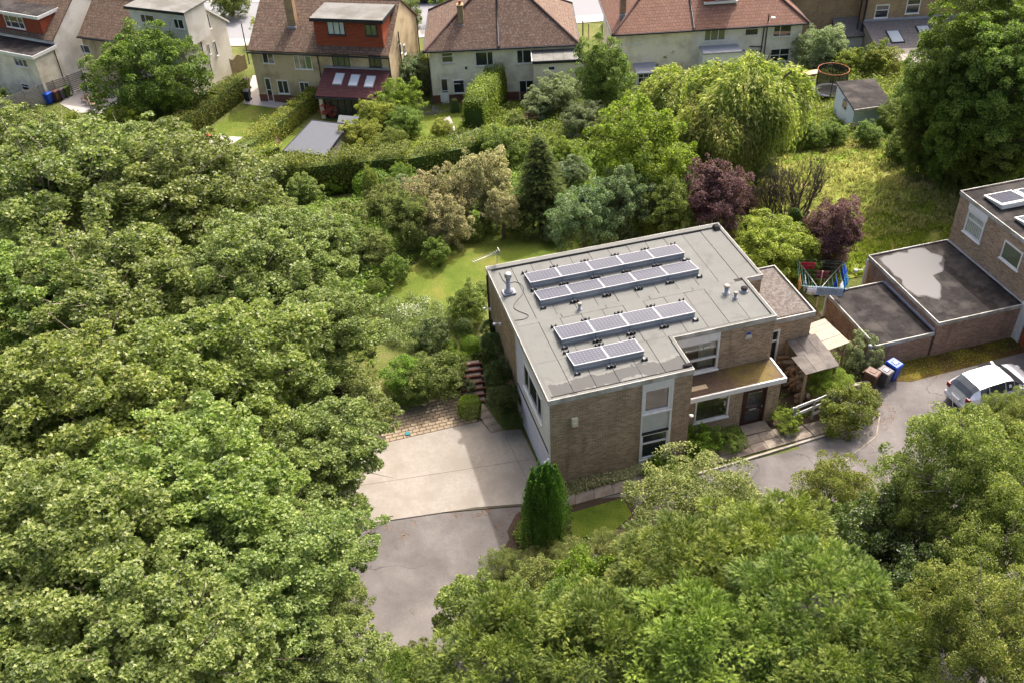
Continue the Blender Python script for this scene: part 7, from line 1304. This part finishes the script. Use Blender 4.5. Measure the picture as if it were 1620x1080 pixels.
for i, (x, y, r, z, l) in enumerate(((1560, 55, 92, 9.0, 'top right big tree beside the stone house'), (1500, 120, 62, 7.0, 'left shoulder of the big right hand trees'), (1600, 130, 86, 7.5, 'big dark tree at the right edge above the meadow'), (1535, 190, 62, 5.0, 'lower green mass of the right hand trees'), (1460, 200, 42, 3.2, 'lowest left shoulder of the right hand trees'), (1600, 225, 56, 4.0, 'lower dark crown at the right edge'), (1500, 240, 40, 2.6, 'dark bush at the back of the meadow'), (1450, 150, 34, 3.4, 'shrubby tree at the left of the right hand trees'), (1560, 130, 60, 6.0, 'middle green mass of the right hand trees'), (1620, 60, 70, 8.0, 'tallest tree at the top right corner'), (1450, 215, 36, 2.2, 'round green crown low at the left of the right hand trees'), (1510, 235, 44, 2.2, 'wide low crown at the foot of the right hand trees'), (1590, 262, 44, 2.2, 'wide low crown at the right edge behind the neighbour roof'), (1480, 165, 50, 4.6, 'left middle mass of the right hand trees'), (1420, 185, 30, 2.4, 'small green tree at the left end of the right hand trees'), (1550, 235, 44, 3.0, 'green bush mass where the meadow ends'), (1425, 236, 26, 1.2, 'first bush of the dark line behind the meadow'), (1460, 252, 30, 1.3, 'second bush of the dark line behind the meadow'), (1497, 266, 32, 1.4, 'third bush of the dark line behind the meadow'), (1535, 278, 32, 1.4, 'fourth bush of the dark line behind the meadow'), (1575, 284, 32, 1.4, 'last bush of the dark line behind the meadow at the edge'))):
    if r: plant('round' if r > 40 else 'mid', x, y, r, z, 'broadleaf_tree', l, 'tree', 'oak' if i % 3 else 'bush', group='big trees at the upper right', sz=1.1, trunk=False)
# bare and ivy-clad trees in the meadow
BM = bare_mesh(5, 3.4); BM2 = bare_mesh(9, 3.8, 9)
for x, y, me, s, l in ((1218, 345, BM, 1.0, 'bare leafless tree between the purple trees'), (1262, 350, BM2, 1.1, 'tall bare branched tree behind the ivy trunk'), (1240, 352, BM, .8, 'small bare tree left of the ivy trunk')):
    p = gnd(x, y, 0); t = empty('bare_tree', p); tag(t, l, 'tree', 'bare trees in the meadow'); link('limbs', me, t, scale=(s, s, s), rot=(0, 0, R_.random()*6))
p = gnd(1258, 392, 0); t = empty('ivy_trunk', p); tag(t, 'short dead trunk wrapped in dark ivy behind the lime shrub', 'tree'); m = MB(); m.tube([(0, 0, 0), (.1, 0, 1.3), (-.5, .1, 2.4)], [.16, .13, .07], 7); m.tube([(.1, 0, 1.3), (.5, 0, 2.3)], [.1, .05], 6); m.build('trunk', M['bark_pale'], t)
mv = ball_mesh('ivy', .42, 5200, .09, LM['shade'], 77, rough=.5); link('ivy', mv, t, (0, 0, 1.1), scale=(1, 1, 2.4)); link('ivy', mv, t, (-.35, 0, 2.2), scale=(.7, .7, 1))
p = gnd(1205, 268, 1.2); S('fine', 1200, 272, 34, 1.4, 'pale hazy twiggy shrub at the willow foot', 'grey', trunk=False)

# undergrowth between the garden trees
UG = lambda nm, lab, px, n, sz, mat, h, sd, **k: cover(nm, lab, GP(*px), n, sz, mat, h, LEAF, sd, .6, 'undergrowth', **k)
UG('undergrowth', 'tangled green undergrowth filling the belt between the lawn and the tall hedge', ((600, 310), (700, 285), (900, 235), (1010, 270), (1120, 290), (1140, 350), (1100, 368), (930, 405), (880, 360), (800, 352), (700, 385), (640, 430), (600, 500), (520, 420), (480, 330)), 60000, .15, 'bush', .8, 21)
UG('undergrowth', 'mixed garden growth between the cream houses and the spruce', ((600, 285), (560, 215), (620, 180), (700, 232), (730, 200), (820, 165), (920, 150), (1010, 120), (1080, 120), (1080, 240), (1010, 270), (900, 235), (700, 268)), 60000, .16, 'hedge', .8, 22)
UG('undergrowth', 'nettles and shrubs around the willows and the blue shed', ((1150, 240), (1160, 200), (1230, 150), (1270, 100), (1400, 85), (1470, 130), (1620, 260), (1620, 285), (1530, 285), (1400, 215), (1300, 232), (1200, 260)), 60000, .16, 'hedge', 1.0, 23)
UG('undergrowth', 'yellow green weeds under the trees left of the beige ones', ((380, 345), (480, 335), (600, 315), (600, 500), (480, 500), (350, 400)), 26000, .15, 'syc2', .7, 24)
UG('undergrowth', 'dark undergrowth under the left sycamores', ((0, 165), (120, 185), (280, 250), (320, 305), (420, 320), (600, 520), (600, 620), (540, 650), (450, 700), (200, 800), (-200, 700), (-200, 200)), 70000, .18, 'oak', 1.0, 25)

S('fine', 905, 893, 42, 1.2, 'pale scrubby shrub just below the columnar conifer', 'olive', trunk=False); S('fine', 852, 893, 30, 1.0, 'small pale scrub at the corner of the asphalt', 'pale', trunk=False); S('fine', 965, 868, 34, 1.1, 'pale scrub on the lower edge of the front lawn', 'pale', trunk=False)
S('shrub', 872, 862, 15, .5, 'sprig of yellow leaves at the foot of the columnar conifer', 'syc2', trunk=False)
for a in (('open', 245, 400, 80, 6.5, 'gappy sycamore between the two upper left ones', 'syc2'), ('big', 420, 620, 90, 7.5, 'sycamore filling the gap above the block paving', 'syc'), ('big', 215, 560, 90, 8.0, 'small crowned sycamore in the left centre', 'syc2'), ('big', 60, 760, 100, 9.0, 'sycamore between the two large left crowns', 'syc'), ('open', 400, 850, 90, 9.0, 'gappy sycamore with bare twigs near the drive', 'syc'), ('big', 517, 950, 60, 8.0, 'sycamore crown overhanging the lower end of the drive', 'syc'), ('big', 200, 900, 100, 9.5, 'yellow green crown between the bottom left trees', 'syc2')):
    plant(a[0], a[1], a[2], a[3], a[4], 'sycamore_tree', a[5], 'tree', a[6], group=TG, sx=1.12, sz=.8)

plant('birch', 1600, 655, 44, 6.0, 'birch_tree', 'birch sprays hanging over the front of the silver car', 'tree', 'birch', group='birches at the lower right')
plant('birch', 1548, 668, 34, 5.5, 'birch_tree', 'loose birch spray reaching left over the drive behind the car', 'tree', 'birch', group='birches at the lower right')
